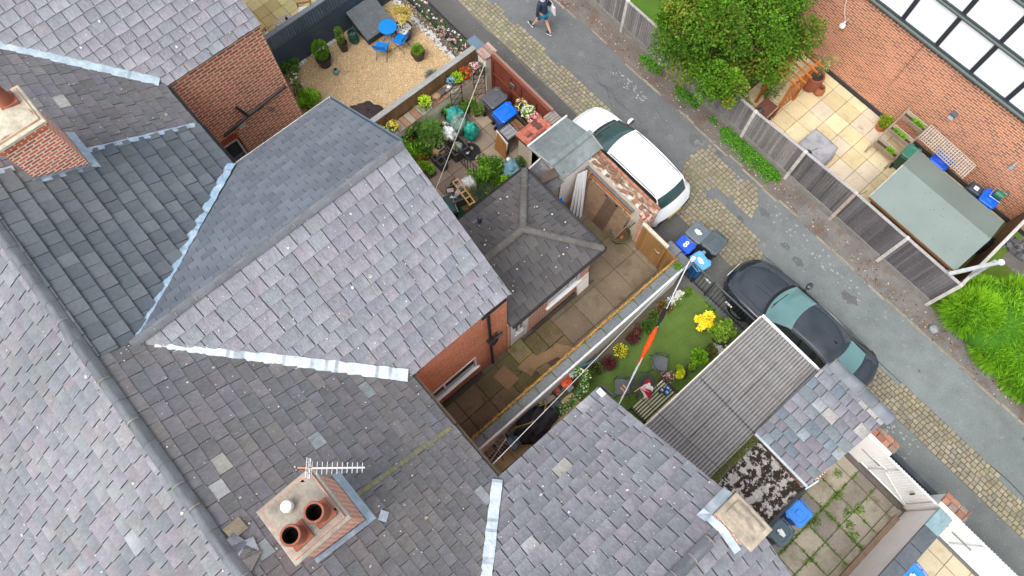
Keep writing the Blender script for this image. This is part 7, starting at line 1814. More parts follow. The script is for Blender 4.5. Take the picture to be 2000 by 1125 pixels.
car('glossy black saloon car with pale reflective windows parked beyond the corrugated shed', (-1.15, 9.95, 0), .012, 4.85, SAL, (1.42, 2.2, 3.72, 4.3), C(40, 48, 55), C(18, 20, 24), 1.42, cf=.3, cr=.28, hood_lines=[[(.35, .52), (.8, .56), (1.3, .62)], [(.35, .12), (.8, .1), (1.3, .08)]], wb=(.95, 3.78), wr=.33, fin=(3.35, .05), plate=True, glassc=C(96, 134, 134))

# ------------------------------------------------------------- lane bins
GYL = C(92, 102, 108)
wheelie('dark grey wheelie bin with torn white label, beside the blue number eight bin', (-2.62, 9.74, 0), .06, C(70, 78, 84), C(98, 108, 116), .54, .54, 1.0, sticker=(0, 0), group='bins standing in the lane')
wheelie('dark grey wheelie bin nearest the cobbles, with a small white badge on its front', (-2.07, 9.88, 0), 3.2, C(60, 66, 70), C(78, 88, 92), .56, .6, 1.0, mark=(.05,), group='bins standing in the lane')
wheelie('bright blue bin with a white figure 8 on its lid behind the timber gate', (-2.6, 9.24, 0), .05, C(24, 70, 190), C(36, 86, 232), .5, .38, .92, number=True, group='bins standing in the lane')
wheelie('pale weathered blue wheelie bin right at the corner of the black railing', (-1.95, 9.14, 0), -.15, C(30, 110, 180), C(96, 166, 220), .54, .4, 1.0, sticker=(0, 0), group='bins standing in the lane')

# ------------------------------------------------------------- person
P0 = V((-11.55, 11.67, 0))
pt_ = thing('person', 'grey-haired person in navy top and teal shorts striding along the lane with a white bag', 'person', tuple(P0))
def skin_obj(name, verts, edges, radii, mat, col, parent, root=0, sub=2):
    me = bpy.data.meshes.new(name); me.from_pydata(verts, edges, []); me.update(); me.materials.append(mat)
    o = bpy.data.objects.new(name, me); COL.objects.link(o); o.parent = parent
    sk = o.modifiers.new('skin', 'SKIN'); sk.use_smooth_shade = True
    for i, r_ in enumerate(radii):
        me.skin_vertices[0].data[i].radius = r_ if isinstance(r_, tuple) else (r_, r_)
        me.skin_vertices[0].data[i].use_root = (i == root)
    ss_ = o.modifiers.new('sub', 'SUBSURF'); ss_.levels = sub; ss_.render_levels = sub
    return o
def flat(name, c, rough=.8):
    m = bpy.data.materials.new(name); m.use_nodes = True; N = m.node_tree.nodes; b = N['Principled BSDF']; nz = N.new('ShaderNodeTexNoise'); nz.inputs['Scale'].default_value = 14
    mx = N.new('ShaderNodeMix'); mx.data_type = 'RGBA'; mx.inputs[6].default_value = (*tuple(x * .85 for x in c), 1); mx.inputs[7].default_value = (*tuple(x * 1.12 for x in c), 1)
    m.node_tree.links.new(nz.outputs[0], mx.inputs[0]); m.node_tree.links.new(mx.outputs[2], b.inputs['Base Color']); b.inputs['Roughness'].default_value = rough; return m
# local frame: walking towards -X, left side is -Y
vb = [(0, 0, .92), (0, 0, 1.1), (-.03, 0, 1.3), (-.05, 0, 1.42), (-.06, 0, 1.5), (-.08, 0, 1.6), (-.09, 0, 1.68),
      (0, -.09, .88), (-.16, -.1, .5), (-.33, -.1, .12), (-.42, -.1, .05), (0, .09, .88), (.10, .1, .48), (.33, .1, .12), (.27, .1, .04),
      (-.03, -.19, 1.38), (.0, -.24, 1.1), (-.02, -.25, .86), (-.02, -.25, .80), (-.03, .19, 1.38), (.04, .27, 1.12), (-.12, .27, 1.0), (-.17, .26, .98)]
eb = [(0, 1), (1, 2), (2, 3), (3, 4), (4, 5), (5, 6), (0, 7), (7, 8), (8, 9), (9, 10), (0, 11), (11, 12), (12, 13), (13, 14), (3, 15), (15, 16), (16, 17), (17, 18), (3, 19), (19, 20), (20, 21), (21, 22)]
rb_ = [(.14, .11), (.12, .10), (.14, .11), (.11, .08), .05, (.075, .085), (.07, .08), .085, .055, .036, .034, .085, .055, .036, .034, .05, .04, .027, .028, .05, .04, .027, .028]
sk_ = flat('skin_tone', C(226, 168, 142), .6)
skin_obj('body', vb, eb, rb_, sk_, None, pt_)
nv = flat('navy_fabric', C(40, 52, 70)); tl = flat('teal_fabric', C(36, 116, 146)); wf = flat('white_fabric', C(240, 240, 240)); hr = flat('grey_hair', C(176, 166, 150)); dk_ = flat('dark_shoe', C(44, 52, 66)); pw = flat('shirt_collar', C(186, 200, 220))
skin_obj('sweatshirt', [(0, 0, .92), (0, 0, 1.1), (-.03, 0, 1.3), (-.05, 0, 1.43), (-.03, -.19, 1.4), (.0, -.25, 1.12), (-.02, -.26, .92), (-.03, .19, 1.4), (.04, .28, 1.13), (-.09, .275, 1.03)], [(0, 1), (1, 2), (2, 3), (3, 4), (4, 5), (5, 6), (3, 7), (7, 8), (8, 9)], [(.18, .14), (.17, .135), (.185, .14), (.12, .10), .075, .062, .045, .075, .062, .045], nv, None, pt_)
skin_obj('shorts', [(0, 0, .95), (0, -.09, .86), (-.12, -.1, .6), (0, .09, .86), (.08, .1, .58)], [(0, 1), (1, 2), (0, 3), (3, 4)], [(.16, .125), .105, .085, .105, .085], tl, None, pt_)
skin_obj('collar', [(-.09, -.06, 1.5), (-.03, -.07, 1.48), (.02, 0, 1.47), (-.03, .07, 1.48), (-.09, .06, 1.5)], [(0, 1), (1, 2), (2, 3), (3, 4)], [.025] * 5, pw, None, pt_, root=2)
m = MB(); m.blob((-.075, 0, 1.69), (.105, .092, .10), C(178, 168, 152), 2, 12, .08, 5)
for _ in range(260):
    d_ = V((R.gauss(.2, 1), R.gauss(0, 1), R.gauss(.6, 1))).normalized(); m.leaf(V((-.07, 0, 1.685)) + V((d_.x * .1, d_.y * .09, d_.z * .1)), .06, vary(C(176, 166, 148), .25), R, .2, -1)
m.build('hair', mMatte, pt_, smooth='all')
m = MB(); m.blob((-.16, 0, 1.655), (.035, .06, .075), C(226, 168, 142), 1, 8, 0); m.blob((-.2, 0, 1.65), (.02, .014, .022), C(226, 160, 134), 1, 6, 0)
for s_ in (-1, 1): m.blob((-.185, s_ * .03, 1.675), (.01, .014, .009), C(50, 40, 36), 1, 6, 0); m.blob((-.08, s_ * .093, 1.655), (.02, .01, .03), C(220, 156, 130), 1, 6, 0)
m.box(-.19, -.183, -.022, .022, 1.61, 1.617, C(160, 80, 76)); m.build('face', mSkin, pt_, smooth='all')
for k, (x, y, z, pit) in enumerate(((-.42, -.1, .0, .18), (.28, .1, .0, -.35))):
    m = MB(T=Matrix.Translation((x, y, z + .02)) @ Matrix.Rotation(pit, 4, 'Y') @ Matrix.Rotation(.0, 4, 'Z'))
    m.blob((-.02, 0, .05), (.15, .052, .055), C(44, 56, 76), k, 10, .03); m.box(-.16, .11, -.05, .05, .0, .025, C(238, 238, 238)); m.build('shoe', mFabric, pt_, smooth='all')
for s_, hx, hz in ((-1, -.02, .78), (1, -.19, .975)):
    hm = MB(); cx, cy = hx, s_ * .255
    hm.blob((cx, cy, hz - .03), (.04, .018, .05), C(226, 160, 136), 1, 8, 0)
    for i in range(4):
        fx = cx - .027 + i * .018; l_ = (.062, .072, .068, .052)[i]; hm.tube([(fx, cy, hz - .07), (fx - .004, cy + s_ * -.006, hz - .07 - l_ * .55), (fx - .006, cy - s_ * .02, hz - .07 - l_)], [.009, .0085, .007], C(226, 160, 136), 7)
    hm.tube([(cx - .035, cy, hz - .02), (cx - .058, cy - s_ * .008, hz - .055), (cx - .055, cy - s_ * .012, hz - .085)], [.010, .009, .008], C(226, 160, 136), 7); hm.build('hand', mSkin, pt_, smooth='all')
t = thing('shoulder_bag', 'white cloth bag hanging at the side of the walking person', 'bag', (P0.x + .08, P0.y + .36, .72))
m = MB(); m.raw([(-.12, -.03, 0), (.14, -.02, -.04), (.14, .03, -.04), (-.12, .03, 0), (-.10, -.03, .34), (.10, -.03, .32), (.10, .02, .32), (-.10, .02, .34), (0, -.07, .16), (0, .07, .16)], [(0, 1, 8), (1, 5, 8), (5, 4, 8), (4, 0, 8), (3, 9, 2), (2, 9, 6), (6, 9, 7), (7, 9, 3), (0, 3, 2, 1), (4, 5, 6, 7), (1, 2, 6, 5), (0, 4, 7, 3)], C(242, 242, 240)); m.build('bag', mFabric, t)
m = MB(); m.tube([(-.07, 0, .33), (-.1, -.12, .6), (-.1, -.19, .78), (-.02, -.19, .76), (.05, -.08, .55), (.07, 0, .32)], .012, C(238, 238, 238)); m.build('strap', mFabric, t, smooth=True)

# ------------------------------------------------------------- long fence on the far side of the lane
t = thing('garden_fence', 'long weathered grey board fence with concrete posts on the far side of the lane', 'fence', (-3.2, 13.74, 0))
PX = [-15.6, -13.6, -11.65, -9.74, -7.92, -6.03, -4.17, -2.23, -.35, 1.53, 3.41]; PZ = [1.45, 1.45, 1.45, 1.45, 1.42, 1.5, 1.5, 1.62, 1.72, 1.72, 1.72]
for i in range(len(PX) - 1):
    a, b = PX[i], PX[i + 1]; za, zb_ = PZ[i], PZ[i + 1]; m = MB(); n = 19; w_ = (b - a - .1) / n; tone = C(134, 130, 129) if b < -2 else C(104, 101, 103)
    for k in range(n):
        x = a + .05 + k * w_; f = (k + .5) / n; zt = za * (1 - f) + zb_ * f; c_ = vary(tone, .3)
        lx = .0; y0_ = 13.735
        m.hexa([(x, y0_ + .012, .28), (x + w_ * .94, y0_, .28), (x + w_ * .94, y0_ + .02, .28), (x, y0_ + .03, .28), (x, y0_ + .012, zt), (x + w_ * .94, y0_, zt), (x + w_ * .94, y0_ + .02, zt), (x, y0_ + .03, zt)], c_)
    m.build('board_panel', mWood, t, world=True)
    m = MB(); m.hexa([(a + .05, 13.70, za), (b - .05, 13.70, zb_), (b - .05, 13.79, zb_), (a + .05, 13.79, za), (a + .05, 13.71, za + .03), (b - .05, 13.71, zb_ + .03), (b - .05, 13.78, zb_ + .03), (a + .05, 13.78, za + .03)], C(166, 164, 162)); m.build('capping', mWood, t, world=True)
    m = MB(); m.box(a + .05, b - .05, 13.72, 13.78, -.05, .27, C(140, 136, 130)); m.build('gravel_board', mConc, t, world=True)
for x, z in zip(PX, PZ): m = MB(); m.bev(x - .05, x + .05, 13.68, 13.79, -.05, z + .06, C(206, 202, 194) if x < -.4 or x > 1 else C(196, 176, 164), .012); m.build('post', mConc, t, world=True)
t = thing('side_fence', 'weathered side fence running back from the lane beside the green hedge', 'fence', (3.42, 16, 0))
m = MB(); y = 13.85
while y < 19.5: m.bev(3.40, 3.43, y, y + .11, .1, 1.68, vary(C(120, 96, 72), .12), .006); y += .115
m.build('boards', mWood, t, world=True)
m = MB(); m.box(3.37, 3.46, 13.8, 19.6, 1.7, 1.74, C(186, 184, 178)); m.build('capping', mWood, t, world=True)
m = MB(); m.tube([(3.42, 14.0, .9), (3.42, 14.0, 1.3), (3.44, 14.35, 2.6)], .05, C(170, 174, 176)); m.bar((2.95, 13.62, 1.9), (3.55, 14.42, 2.62), .1, .08, C(176, 180, 180)); m.lathe([(.09, 0), (.09, .04)], (3.56, 14.42, 2.6), C(200, 204, 204), 16); solo(m, 'leaning_post', mConc, 'pale grey concrete post leaning over the end of the fence by the hedge', 'post')
# verge weeds
for k, (xa, xb, r_, n_, lab) in enumerate(((-8.6, -7.6, .13, 900, 'weeds at the fence foot nearest the top of the photo'), (-6.9, -5.9, .15, 1100, 'weeds at the fence foot below the overhanging tree'), (-4.8, -2.3, .2, 5200, 'long bank of bright green weeds along the fence foot opposite the white car'), (-5.4, -5.0, .08, 300, 'small tuft of weeds under the tree'))):
    m = MB(); rr = random.Random(k)
    for _ in range(n_):
        x = rr.uniform(xa, xb); e = min(1, (x - xa) * 4, (xb - x) * 4); y = 13.5 + rr.gauss(0, r_) * .9 * max(.3, e) ; 
        if y > 13.68: continue
        z = rr.uniform(0, .16) * e * (1 - abs(y - 13.5) * 1.5); m.leaf((x, y, max(0, z)), .055, vary(rr.choice([C(96, 160, 40), C(80, 140, 36), C(116, 180, 56), C(64, 112, 30)]), .2, rr), rr, .6, .7)
    tag(m.build('verge_weeds', mLeaf), lab, 'weeds', kind='stuff')
m = MB(); m.blob((4.02, 13.2, .1), (.14, .12, .12), C(150, 152, 154), 2, 8, .15); solo(m, 'kerb_stone', mConc, 'pale rounded stone at the corner of the hedge', 'stone', smooth='all')

# ------------------------------------------------------------- tree
def tree(label, base, c, r, n, size, pal, seed, clumps=46, cat='tree', trunk=.14, name='broadleaf_tree', asp=.45):
    t = thing(name, label, cat, base); rr = random.Random(seed); b = V(base); cc = V(c)
    m = MB(); top = cc + V((0, 0, r[2] * .5)); m.tube([b, b.lerp(cc, .5) + V((.08, .05, 0)), cc, top], [trunk, trunk * .8, trunk * .55, .02], C(92, 76, 60), 9); m.build('trunk', mWood, t, world=True, smooth=True)
    m = MB()
    for k in range(12):
        a = k * 2.4; e = rr.uniform(.1, .9); s_ = b.lerp(cc, rr.uniform(.6, 1.0)); q = cc + V((math.cos(a) * r[0] * .75, math.sin(a) * r[1] * .75, (e - .5) * r[2] * 1.2)); m.tube([s_, s_.lerp(q, .5) + V((0, 0, .12)), q], [trunk * .45, trunk * .3, .012], C(88, 72, 56), 6)
    m.build('limb', mWood, t, world=True, smooth=True)
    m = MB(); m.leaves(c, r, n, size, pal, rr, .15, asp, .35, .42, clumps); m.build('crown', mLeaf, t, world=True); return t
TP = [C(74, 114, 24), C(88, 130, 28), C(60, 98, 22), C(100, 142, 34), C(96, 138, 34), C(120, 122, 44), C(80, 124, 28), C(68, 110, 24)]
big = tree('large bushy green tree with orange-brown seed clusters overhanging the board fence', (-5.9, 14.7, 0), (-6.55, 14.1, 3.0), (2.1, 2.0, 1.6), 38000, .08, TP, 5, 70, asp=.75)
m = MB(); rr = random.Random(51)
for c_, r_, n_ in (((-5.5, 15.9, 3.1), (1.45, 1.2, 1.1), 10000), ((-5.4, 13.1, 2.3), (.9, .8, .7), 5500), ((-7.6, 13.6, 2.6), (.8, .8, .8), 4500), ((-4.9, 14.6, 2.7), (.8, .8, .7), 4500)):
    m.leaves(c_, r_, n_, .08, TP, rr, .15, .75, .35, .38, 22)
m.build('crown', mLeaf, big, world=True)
tree('smaller green tree crown further back at the top edge of the photo', (-7.4, 16.8, 0), (-7.0, 16.4, 2.6), (1.5, 1.5, 1.3), 9000, .09, [C(84, 122, 30), C(70, 108, 28), C(104, 136, 40)], 6, 30)
plant('garden_shrub', 'light green shrub with pale blossoms behind the fence by the pergola', 'plant', (-4.95, 14.35, 0), .45, .7, [C(130, 160, 60), C(100, 140, 50), C(160, 180, 90)], 1300, .06, seed=61, clumps=12, flowers=[C(230, 226, 120), C(240, 240, 200)], nf=50, fs=.03)
plant('wall_shrub', 'wispy pale green bush against the brick wall beyond the big pots', 'plant', (-4.05, 17.15, .35), .45, 1.15, [C(150, 170, 100), C(130, 150, 84), C(170, 170, 110), C(190, 160, 140)], 1500, .07, seed=62, clumps=16, shell=.05, asp=.25)
# hedge of feathery bamboo-like foliage
t = thing('feathery_hedge', 'big billowing bright green feathery hedge at the right edge of the lane', 'hedge', (6, 14.6, 0))
m = MB(); m.blob((5.3, 14.5, .7), (1.5, 1.15, .9), C(60, 110, 18), 1, 12, .1); m.blob((7.6, 14.5, .7), (2.2, 1.3, 1.0), C(60, 110, 18), 2, 12, .1); m.build('inner_mass', mMoss if False else mMatte, t, world=True, smooth='all')
m = MB(); rr = random.Random(14)
blobs = [((4.3, 13.95, .8), (.75, .6, .85)), ((5.1, 14.3, .9), (.95, .85, 1.05)), ((6.1, 14.1, .85), (.9, .8, 1.0)), ((7.0, 14.3, .9), (1.0, .85, 1.05)), ((8.1, 14.2, .9), (1.1, .9, 1.1)), ((9.3, 14.3, .9), (1.1, .9, 1.1)), ((5.0, 15.1, .8), (.8, .7, .95)), ((6.2, 15.2, .85), (1.0, .8, 1.05)), ((7.6, 15.3, .9), (1.1, .8, 1.1)), ((4.1, 14.6, .5), (.5, .6, .75)), ((5.6, 13.75, .5), (.7, .5, .65)), ((6.6, 13.7, .5), (.7, .5, .7)), ((7.7, 13.7, .5), (.7, .5, .7)), ((8.7, 13.7, .5), (.7, .5, .7))]
for (bc, br) in blobs:
    for _ in range(5600):
        d_ = V((rr.gauss(0, 1), rr.gauss(0, 1), rr.gauss(.3, .9))).normalized(); q = rr.uniform(.72, 1.0); p = V(bc) + V((d_.x * br[0], d_.y * br[1], d_.z * br[2])) * q
        if p.z < .02: continue
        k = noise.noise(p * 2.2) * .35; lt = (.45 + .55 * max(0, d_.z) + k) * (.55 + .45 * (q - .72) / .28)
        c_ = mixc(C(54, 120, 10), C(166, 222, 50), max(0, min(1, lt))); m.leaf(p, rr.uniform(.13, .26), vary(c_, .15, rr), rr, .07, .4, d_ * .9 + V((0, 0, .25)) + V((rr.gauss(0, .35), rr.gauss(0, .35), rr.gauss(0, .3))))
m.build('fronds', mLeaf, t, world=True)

# ------------------------------------------------------------- back garden on the right
t = thing('brick_house', 'long brown brick house with white panelled upper storey framed in dark timber', 'house', (0, 19.5, 0))
m = MB(); m.box(-9, 8, 17.8, 18.1, 0, 3.36, C(188, 120, 88)); m.build('wall', mBrickT, t, world=True)
m = MB(); m.box(-9, 8, 17.77, 17.8, 0, .16, C(56, 58, 64)); m.build('damp_course', mPaint, t, world=True)
m = MB(); m.box(-9, 8, 17.78, 18.1, 3.44, 8.2, C(246, 248, 250)); m.build('white_panels', mPaint, t, world=True)
bc = C(56, 64, 66)
for z, r_ in ((3.44, .1), (4.76, .075), (6.05, .075), (7.3, .075)):
    m = MB(); m.box(-9, 8, 17.72, 17.8, z - r_, z + r_, bc); m.tube([(-9, 17.71, z), (8, 17.71, z)], r_ * .55, C(84, 94, 92), 10); m.build('horizontal_beam', mPaint, t, world=True)
m = MB(); x = -9.
while x < 8: m.raw([(x, 17.79, 3.34), (x + .1, 17.79, 3.34), (x + .05, 17.66, 3.31), (x, 17.79, 3.38), (x + .1, 17.79, 3.38), (x + .05, 17.66, 3.34)], [(0, 1, 2), (3, 5, 4), (0, 2, 5, 3), (2, 1, 4, 5)], C(60, 74, 78)); x += .125
m.build('toothed_flashing', mPaint, t, world=True)
x = -3.02 - 1.2 * 5
while x < 8:
    m = MB(); m.box(x - .065, x + .065, 17.74, 17.79, 3.5, 7.3, C(46, 50, 58)); m.build('vertical_beam', mPaint, t, world=True); x += 1.2
m = MB(); m.tube([(-2.1, 17.77, 3.3), (-2.1, 17.77, 1.2)], .008, C(120, 84, 70), 5); m.tube([(-4.9, 17.77, 3.3), (-4.6, 17.76, 2.5), (-4.4, 17.76, 2.2)], .012, C(230, 220, 214), 6); m.build('cable', mPlastic, t, world=True)
for x, z, k in ((-4.35, 2.1, 0), (-.1, 2.0, 1), (2.1, 1.9, 2)):
    m = MB()
    if k == 1: m.box(x - .1, x + .1, 17.62, 17.8, z, z + .1, C(90, 96, 100)); m.obox((x, 17.58, z), (.08, .05, .03), Euler((.5, 0, 0)), C(130, 140, 146))
    else: m.lathe([(.1 if k == 0 else .06, 0), (.09 if k == 0 else .06, .06), (.04, .13), (.03, .2)], (x, 17.62, z), C(226, 226, 222) if k == 0 else C(150, 166, 176), 16); m.box(x - .03, x + .03, 17.64, 17.8, z + .12, z + .18, C(150, 150, 150))
    m.build('wall_lamp', mPaint, t, world=True)
m = MB(); m.box(2.6, 2.72, 17.7, 17.8, .9, 1.0, C(90, 96, 104)); m.build('outdoor_socket', mPlastic, t, world=True)
m = MB(); m.poly([(-9.2, 17.4, 8.1), (8.2, 17.4, 8.1), (8.2, 22, 11), (-9.2, 22, 11)], C(120, 90, 80)); m.build('roof', mTile, t, world=True)
# shed
t = thing('felt_roof_shed', 'brown timber garden shed with a wide pale green felt roof behind the board fence', 'shed', (1.5, 14.9, 0))
m = MB(); m.box(.12, 2.9, 13.98, 15.9, 0, 1.75, C(116, 84, 58))
for k in range(13): m.box(.1, 2.92, 13.96, 13.98, .1 + k * .125, .1 + k * .125 + .115, vary(C(118, 86, 60), .1))
m.build('wall', mWoodNew, t, world=True)
m = MB(); fc = C(124, 136, 131); plane(m, (-.02, 13.87, 1.84), (3.02, 13.87, 1.84), (3.02, 15.05, 2.28), (-.02, 15.05, 2.28), fc, nu=6, nv=3, cv=.015); plane(m, (3.02, 16.12, 1.86), (-.02, 16.12, 1.86), (-.02, 15.05, 2.28), (3.02, 15.05, 2.28), C(118, 130, 124), nu=6, nv=3, cv=.015)
m.build('roof', mFelt, t, world=True)
m = MB(); m.bar((-.02, 13.86, 1.80), (3.02, 13.86, 1.80), .02, .08, C(120, 88, 60)); m.bar((-.035, 13.87, 1.83), (-.035, 15.05, 2.27), .02, .05, C(190, 186, 176)); m.bar((-.035, 15.05, 2.27), (-.035, 16.12, 1.85), .02, .05, C(150, 150, 140)); m.build('fascia', mWoodNew, t, world=True)
m = MB()
for _ in range(26): x, y = R.uniform(.3, 2.8), R.uniform(14.0, 15.0); m.obox((x, y, 1.84 + (y - 13.87) * .373 + .006), (R.uniform(.006, .014), .008, .003), Euler((.36, 0, R.uniform(0, 3))), C(80, 78, 70))
tag(m.build('debris', mMatte, t, world=True), kind='stuff')
# pergola
t = thing('garden_arch', 'orange stained timber garden arch with open slatted top over the patio corner', 'pergola', (-4.3, 15.6, 0)); oc = C(190, 116, 56)
for x in (-4.75, -4.0):
    for y in (15.1, 16.1): m = MB(); m.box(x - .04, x + .04, y - .04, y + .04, 0, 1.85, oc); m.build('post', mWoodNew, t, world=True)
for x in (-4.75, -4.0):
    m = MB(); m.box(x - .025, x + .025, 14.95, 16.3, 1.85, 1.93, oc); m.build('beam', mWoodNew, t, world=True)
    m = MB()
    for i in range(7): m.bar((x, 15.1, .25 + i * .24), (x, 16.1, .25 + i * .24), .015, .025, oc); m.bar((x, 15.14 + i * .15, .2), (x, 15.14 + i * .15, 1.8), .015, .02, oc)
    m.build('lattice', mWoodNew, t, world=True)
for i in range(5): m = MB(); y = 15.02 + i * .28; m.box(-5.0, -3.75, y - .02, y + .02, 1.935, 1.985, oc); m.build('slat', mWoodNew, t, world=True)
plant('climber', 'sparse climbing plant twining round the orange garden arch', 'plant', (-4.6, 15.3, .1), .45, 1.5, [C(110, 140, 50), C(90, 120, 40)], 600, .06, seed=71, clumps=10, shell=.05)
t = thing('terracotta_urn', 'large round terracotta urn with dark soil beside the garden arch', 'pot', (-3.98, 16.85, 0))
m = MB(); m.lathe([(.2, 0), (.29, .2), (.31, .42), (.27, .62), (.3, .66), (.29, .7), (.24, .7), (.23, .6)], (0, 0, 0), C(150, 88, 66), 28, cap1=False); m.build('pot', mCopT, t, smooth=True); m = MB(); m.lathe([(.245, .62), (.004, .61)], (0, 0, 0), C(64, 56, 52), 20, cap0=False); m.build('soil', mEarth, t)
t = thing('terracotta_urn', 'small terracotta jug-shaped pot standing on the pale patio', 'pot', (-3.62, 16.9, 0))
m = MB(); m.lathe([(.1, 0), (.17, .1), (.17, .22), (.12, .32), (.13, .36), (.1, .36), (.09, .28)], (0, 0, 0), C(170, 104, 78), 22, cap1=False); m.build('pot', mCopT, t, smooth=True); m = MB(); m.lathe([(.1, .3), (.004, .29)], (0, 0, 0), C(90, 56, 44), 16, cap0=False); m.build('soil', mEarth, t)
plant('potted_plant', 'terracotta pot of yellow-green spiky leaves at the foot of the brick wall', 'plant', (-1.4, 17.4, 0), .2, .36, [C(150, 170, 40), C(110, 150, 40)], 350, .1, pot=(.18, .28), potc=C(186, 110, 72), seed=72, asp=.3)
t = thing('storage_bench', 'dark brown slatted wooden storage seat beside the orange arch', 'bench', (-4.2, 14.65, 0), .05)
m = MB()
for i in range(9): m.bev(-.26, .26, -.3 + i * .066, -.3 + i * .066 + .056, .76, .79, vary(C(110, 72, 58), .08), .005)
m.build('slatted_top', mWood, t); m = MB(); m.box(-.24, .24, -.28, .28, .05, .75, C(84, 56, 46)); m.build('body', mWood, t)
m = MB(); m.bar((.24, -.3, .8), (.24, .3, .8), .03, .03, C(170, 150, 130)); m.build('edge_rail', mWood, t)
m = MB(); vs = []; n = 12
for i in range(n + 1):
    for j in range(n + 1):
        u, v_ = i / n * 2 - 1, j / n * 2 - 1; k = max(abs(u), abs(v_)); cx = -2.22 + u * .56 * (1 - .05 * abs(v_) ** 6); cy = 14.9 + v_ * .46 * (1 - .05 * abs(u) ** 6); z = .74 - .62 * max(0, (k - .93) / .07) + .015 * noise.noise(V((u * 3, v_ * 3, 1)))
        vs.append((cx, cy, z))
m.raw(vs, [(i * (n + 1) + j, (i + 1) * (n + 1) + j, (i + 1) * (n + 1) + j + 1, i * (n + 1) + j + 1) for i in range(n) for j in range(n)], C(160, 160, 164)); o = solo(m, 'table_cover', M('dusty_cover', .8, [(2, .85, 1.15, 5)], [(C(110, 112, 122), 3, .5, .64, .6), (C(196, 190, 180), 9, .58, .7, .5)], (14, .4)), 'mottled grey weather cover over a low table just behind the fence', 'cover', smooth='all')
for k, (x, lab) in enumerate(((-4.12, 'black solar lamp hooked on the fence post near the storage bench'), (-2.18, 'black solar lamp hooked on the fence post by the covered table'), (-.3, 'black solar lamp on the fence post at the corner of the shed'))):
    t = thing('fence_lamp', lab, 'lamp', (x, 13.92, 1.45), group='lamps hooked over the fence'); m = MB(); m.lathe([(.09, -.02), (.1, .02), (.05, .08), (.01, .1)], (0, 0, 0), C(54, 54, 58), 16); m.build('shade', mDark, t, smooth=True); m = MB(); m.tube([(0, 0, .08), (0, -.05, .2), (.05, -.1, .24), (.12, .12, .3)], .01, C(100, 96, 94)); m.build('bracket', mMetal, t, smooth=True)
t = thing('tiered_planter', 'weathered three-tier ladder planter with green seedlings leaning by the brick wall', 'planter', (-.75, 17.1, 0)); wc_ = C(150, 134, 116)
for x in (-1.15, -.35): m = MB(); m.bar((x, 16.35, .05), (x, 17.62, 1.35), .05, .07, vary(wc_, .08)); m.build('rail', mWood, t, world=True)
for i in range(3):
    y = 16.62 + i * .38; z = .42 + i * .38; m = MB(); m.box(-1.12, -.38, y - .12, y - .1, z - .05, z + .1, wc_); m.box(-1.12, -.38, y + .12, y + .14, z - .05, z + .12, C(190, 180, 156)); m.box(-1.12, -.38, y - .1, y + .12, z - .05, z - .03, C(84, 62, 52)); m.build('tray', mWood, t, world=True)
    m = MB(); rr = random.Random(i)
    for _ in range(3): m.leaves((rr.uniform(-1.0, -.5), y, z + .07), (.09, .07, .08), 130, .05, GB, rr)
    m.build('seedlings', mLeaf, t, world=True)
t = thing('lattice_panel', 'grey wooden lattice panel propped over bins behind the shed', 'lattice', (.6, 17.1, 0)); m = MB()
A_, B_, C_, D_ = V((-.32, 16.95, 1.3)), V((1.42, 16.85, 1.3)), V((1.42, 17.35, 1.45)), V((-.32, 17.45, 1.45))
for i in range(23): f = i / 22; m.bar(A_.lerp(B_, f), D_.lerp(C_, f), .025, .012, vary(C(186, 180, 168), .06))
for i in range(7): f = i / 6; m.bar(A_.lerp(D_, f) + V((0, 0, .013)), B_.lerp(C_, f) + V((0, 0, .013)), .012, .025, vary(C(194, 188, 176), .06), up=(0, 0, 1))
m.build('lattice', mWood, t, world=True)
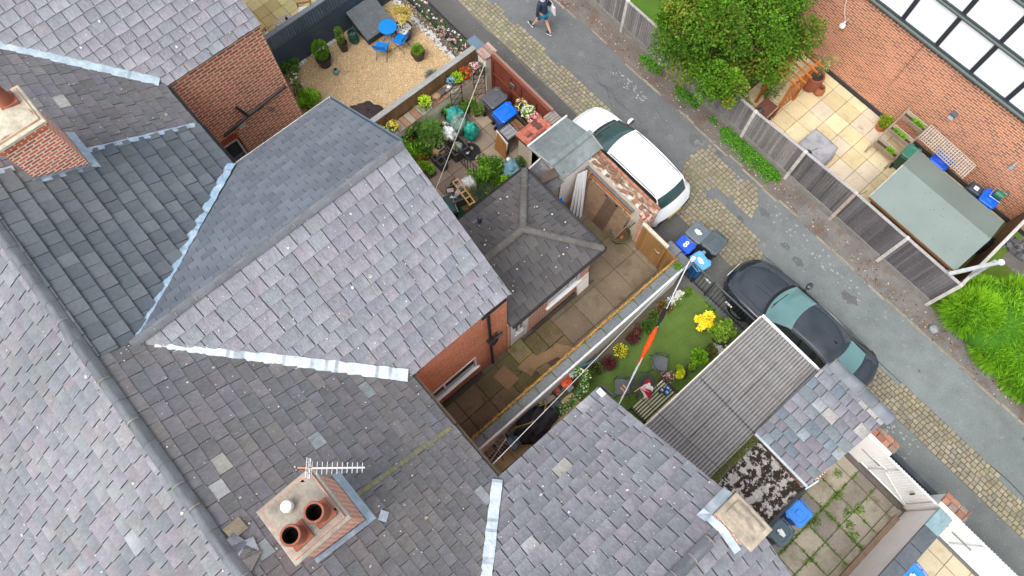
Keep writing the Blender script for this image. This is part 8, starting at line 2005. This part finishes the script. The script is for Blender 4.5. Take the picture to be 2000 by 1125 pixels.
wheelie('blue bin seen through the grey lattice panel', (.65, 17.15, 0), 0, C(20, 70, 170), C(24, 84, 200), .56, .5, .95, group='bins behind the shed')
wheelie('green bin at the corner of the pale felt roof by the ladder planter', (-.12, 16.75, 0), .1, C(40, 84, 66), C(60, 120, 100), .45, .5, .85, group='bins behind the shed')
t = thing('kitchen_caddy', 'small dark blue caddy with a white label against the brick wall', 'box', (1.95, 17.25, 0), .1); m = MB(); m.bev(-.2, .2, -.17, .17, 0, .9, C(58, 70, 86), .03); m.build('body', mPlastic, t); m = MB(); m.box(-.07, .07, -.08, .06, .9, .903, C(232, 234, 236)); m.build('label', mPaint, t)
wheelie('bright blue wheelie bin carrying a green hose reel behind the shed', (2.42, 17.2, 0), .1, C(14, 84, 190), C(16, 100, 224), .5, .5, .95, group='bins behind the shed')
t = thing('hose_reel', 'green garden hose reel on a pale frame lying on the blue bin', 'hose reel', (2.5, 17.35, 1.05), .1); m = MB(T=Matrix.Rotation(PI / 2, 4, 'Y'))
m.lathe([(.04, -.13), (.12, -.12), (.13, 0), (.12, .12), (.04, .13)], (-.1, 0, 0), C(40, 110, 80), 18); m.build('hose', mPlastic, t, smooth=True); m = MB(); m.tube([(-.18, -.15, .02), (-.18, .15, .12), (.18, .15, .12), (.18, -.15, .02), (-.18, -.15, .02)], .012, C(200, 204, 200)); m.build('frame', mMetal, t, smooth=True)
m = MB(); m.bev(2.0, 2.25, 16.85, 17.0, 0, .75, C(80, 170, 30), .03); solo(m, 'green_caddy', mPlastic, 'narrow lime green box squeezed behind the blue bin with hose reel', 'box')
m = MB(); m.blob((3.2, 16.1, .5), (.25, .3, .5), C(44, 48, 52), 3, 8, .2); solo(m, 'black_sack', mBag, 'black sack pushed into the gap between shed and side fence', 'bag', smooth='all')
m = MB()
for _ in range(60): s_ = R.uniform(.03, .09); m.obox((R.uniform(3.7, 4.5), R.uniform(17.0, 17.6), s_), (s_, s_ * .8, s_ * .7), Euler((R.random(), R.random(), R.random() * 3)), vary(C(110, 112, 118), .35))
tag(m.build('rubble_heap', mConc), 'small heap of slate rubble beyond the side fence', 'rubble', kind='stuff')
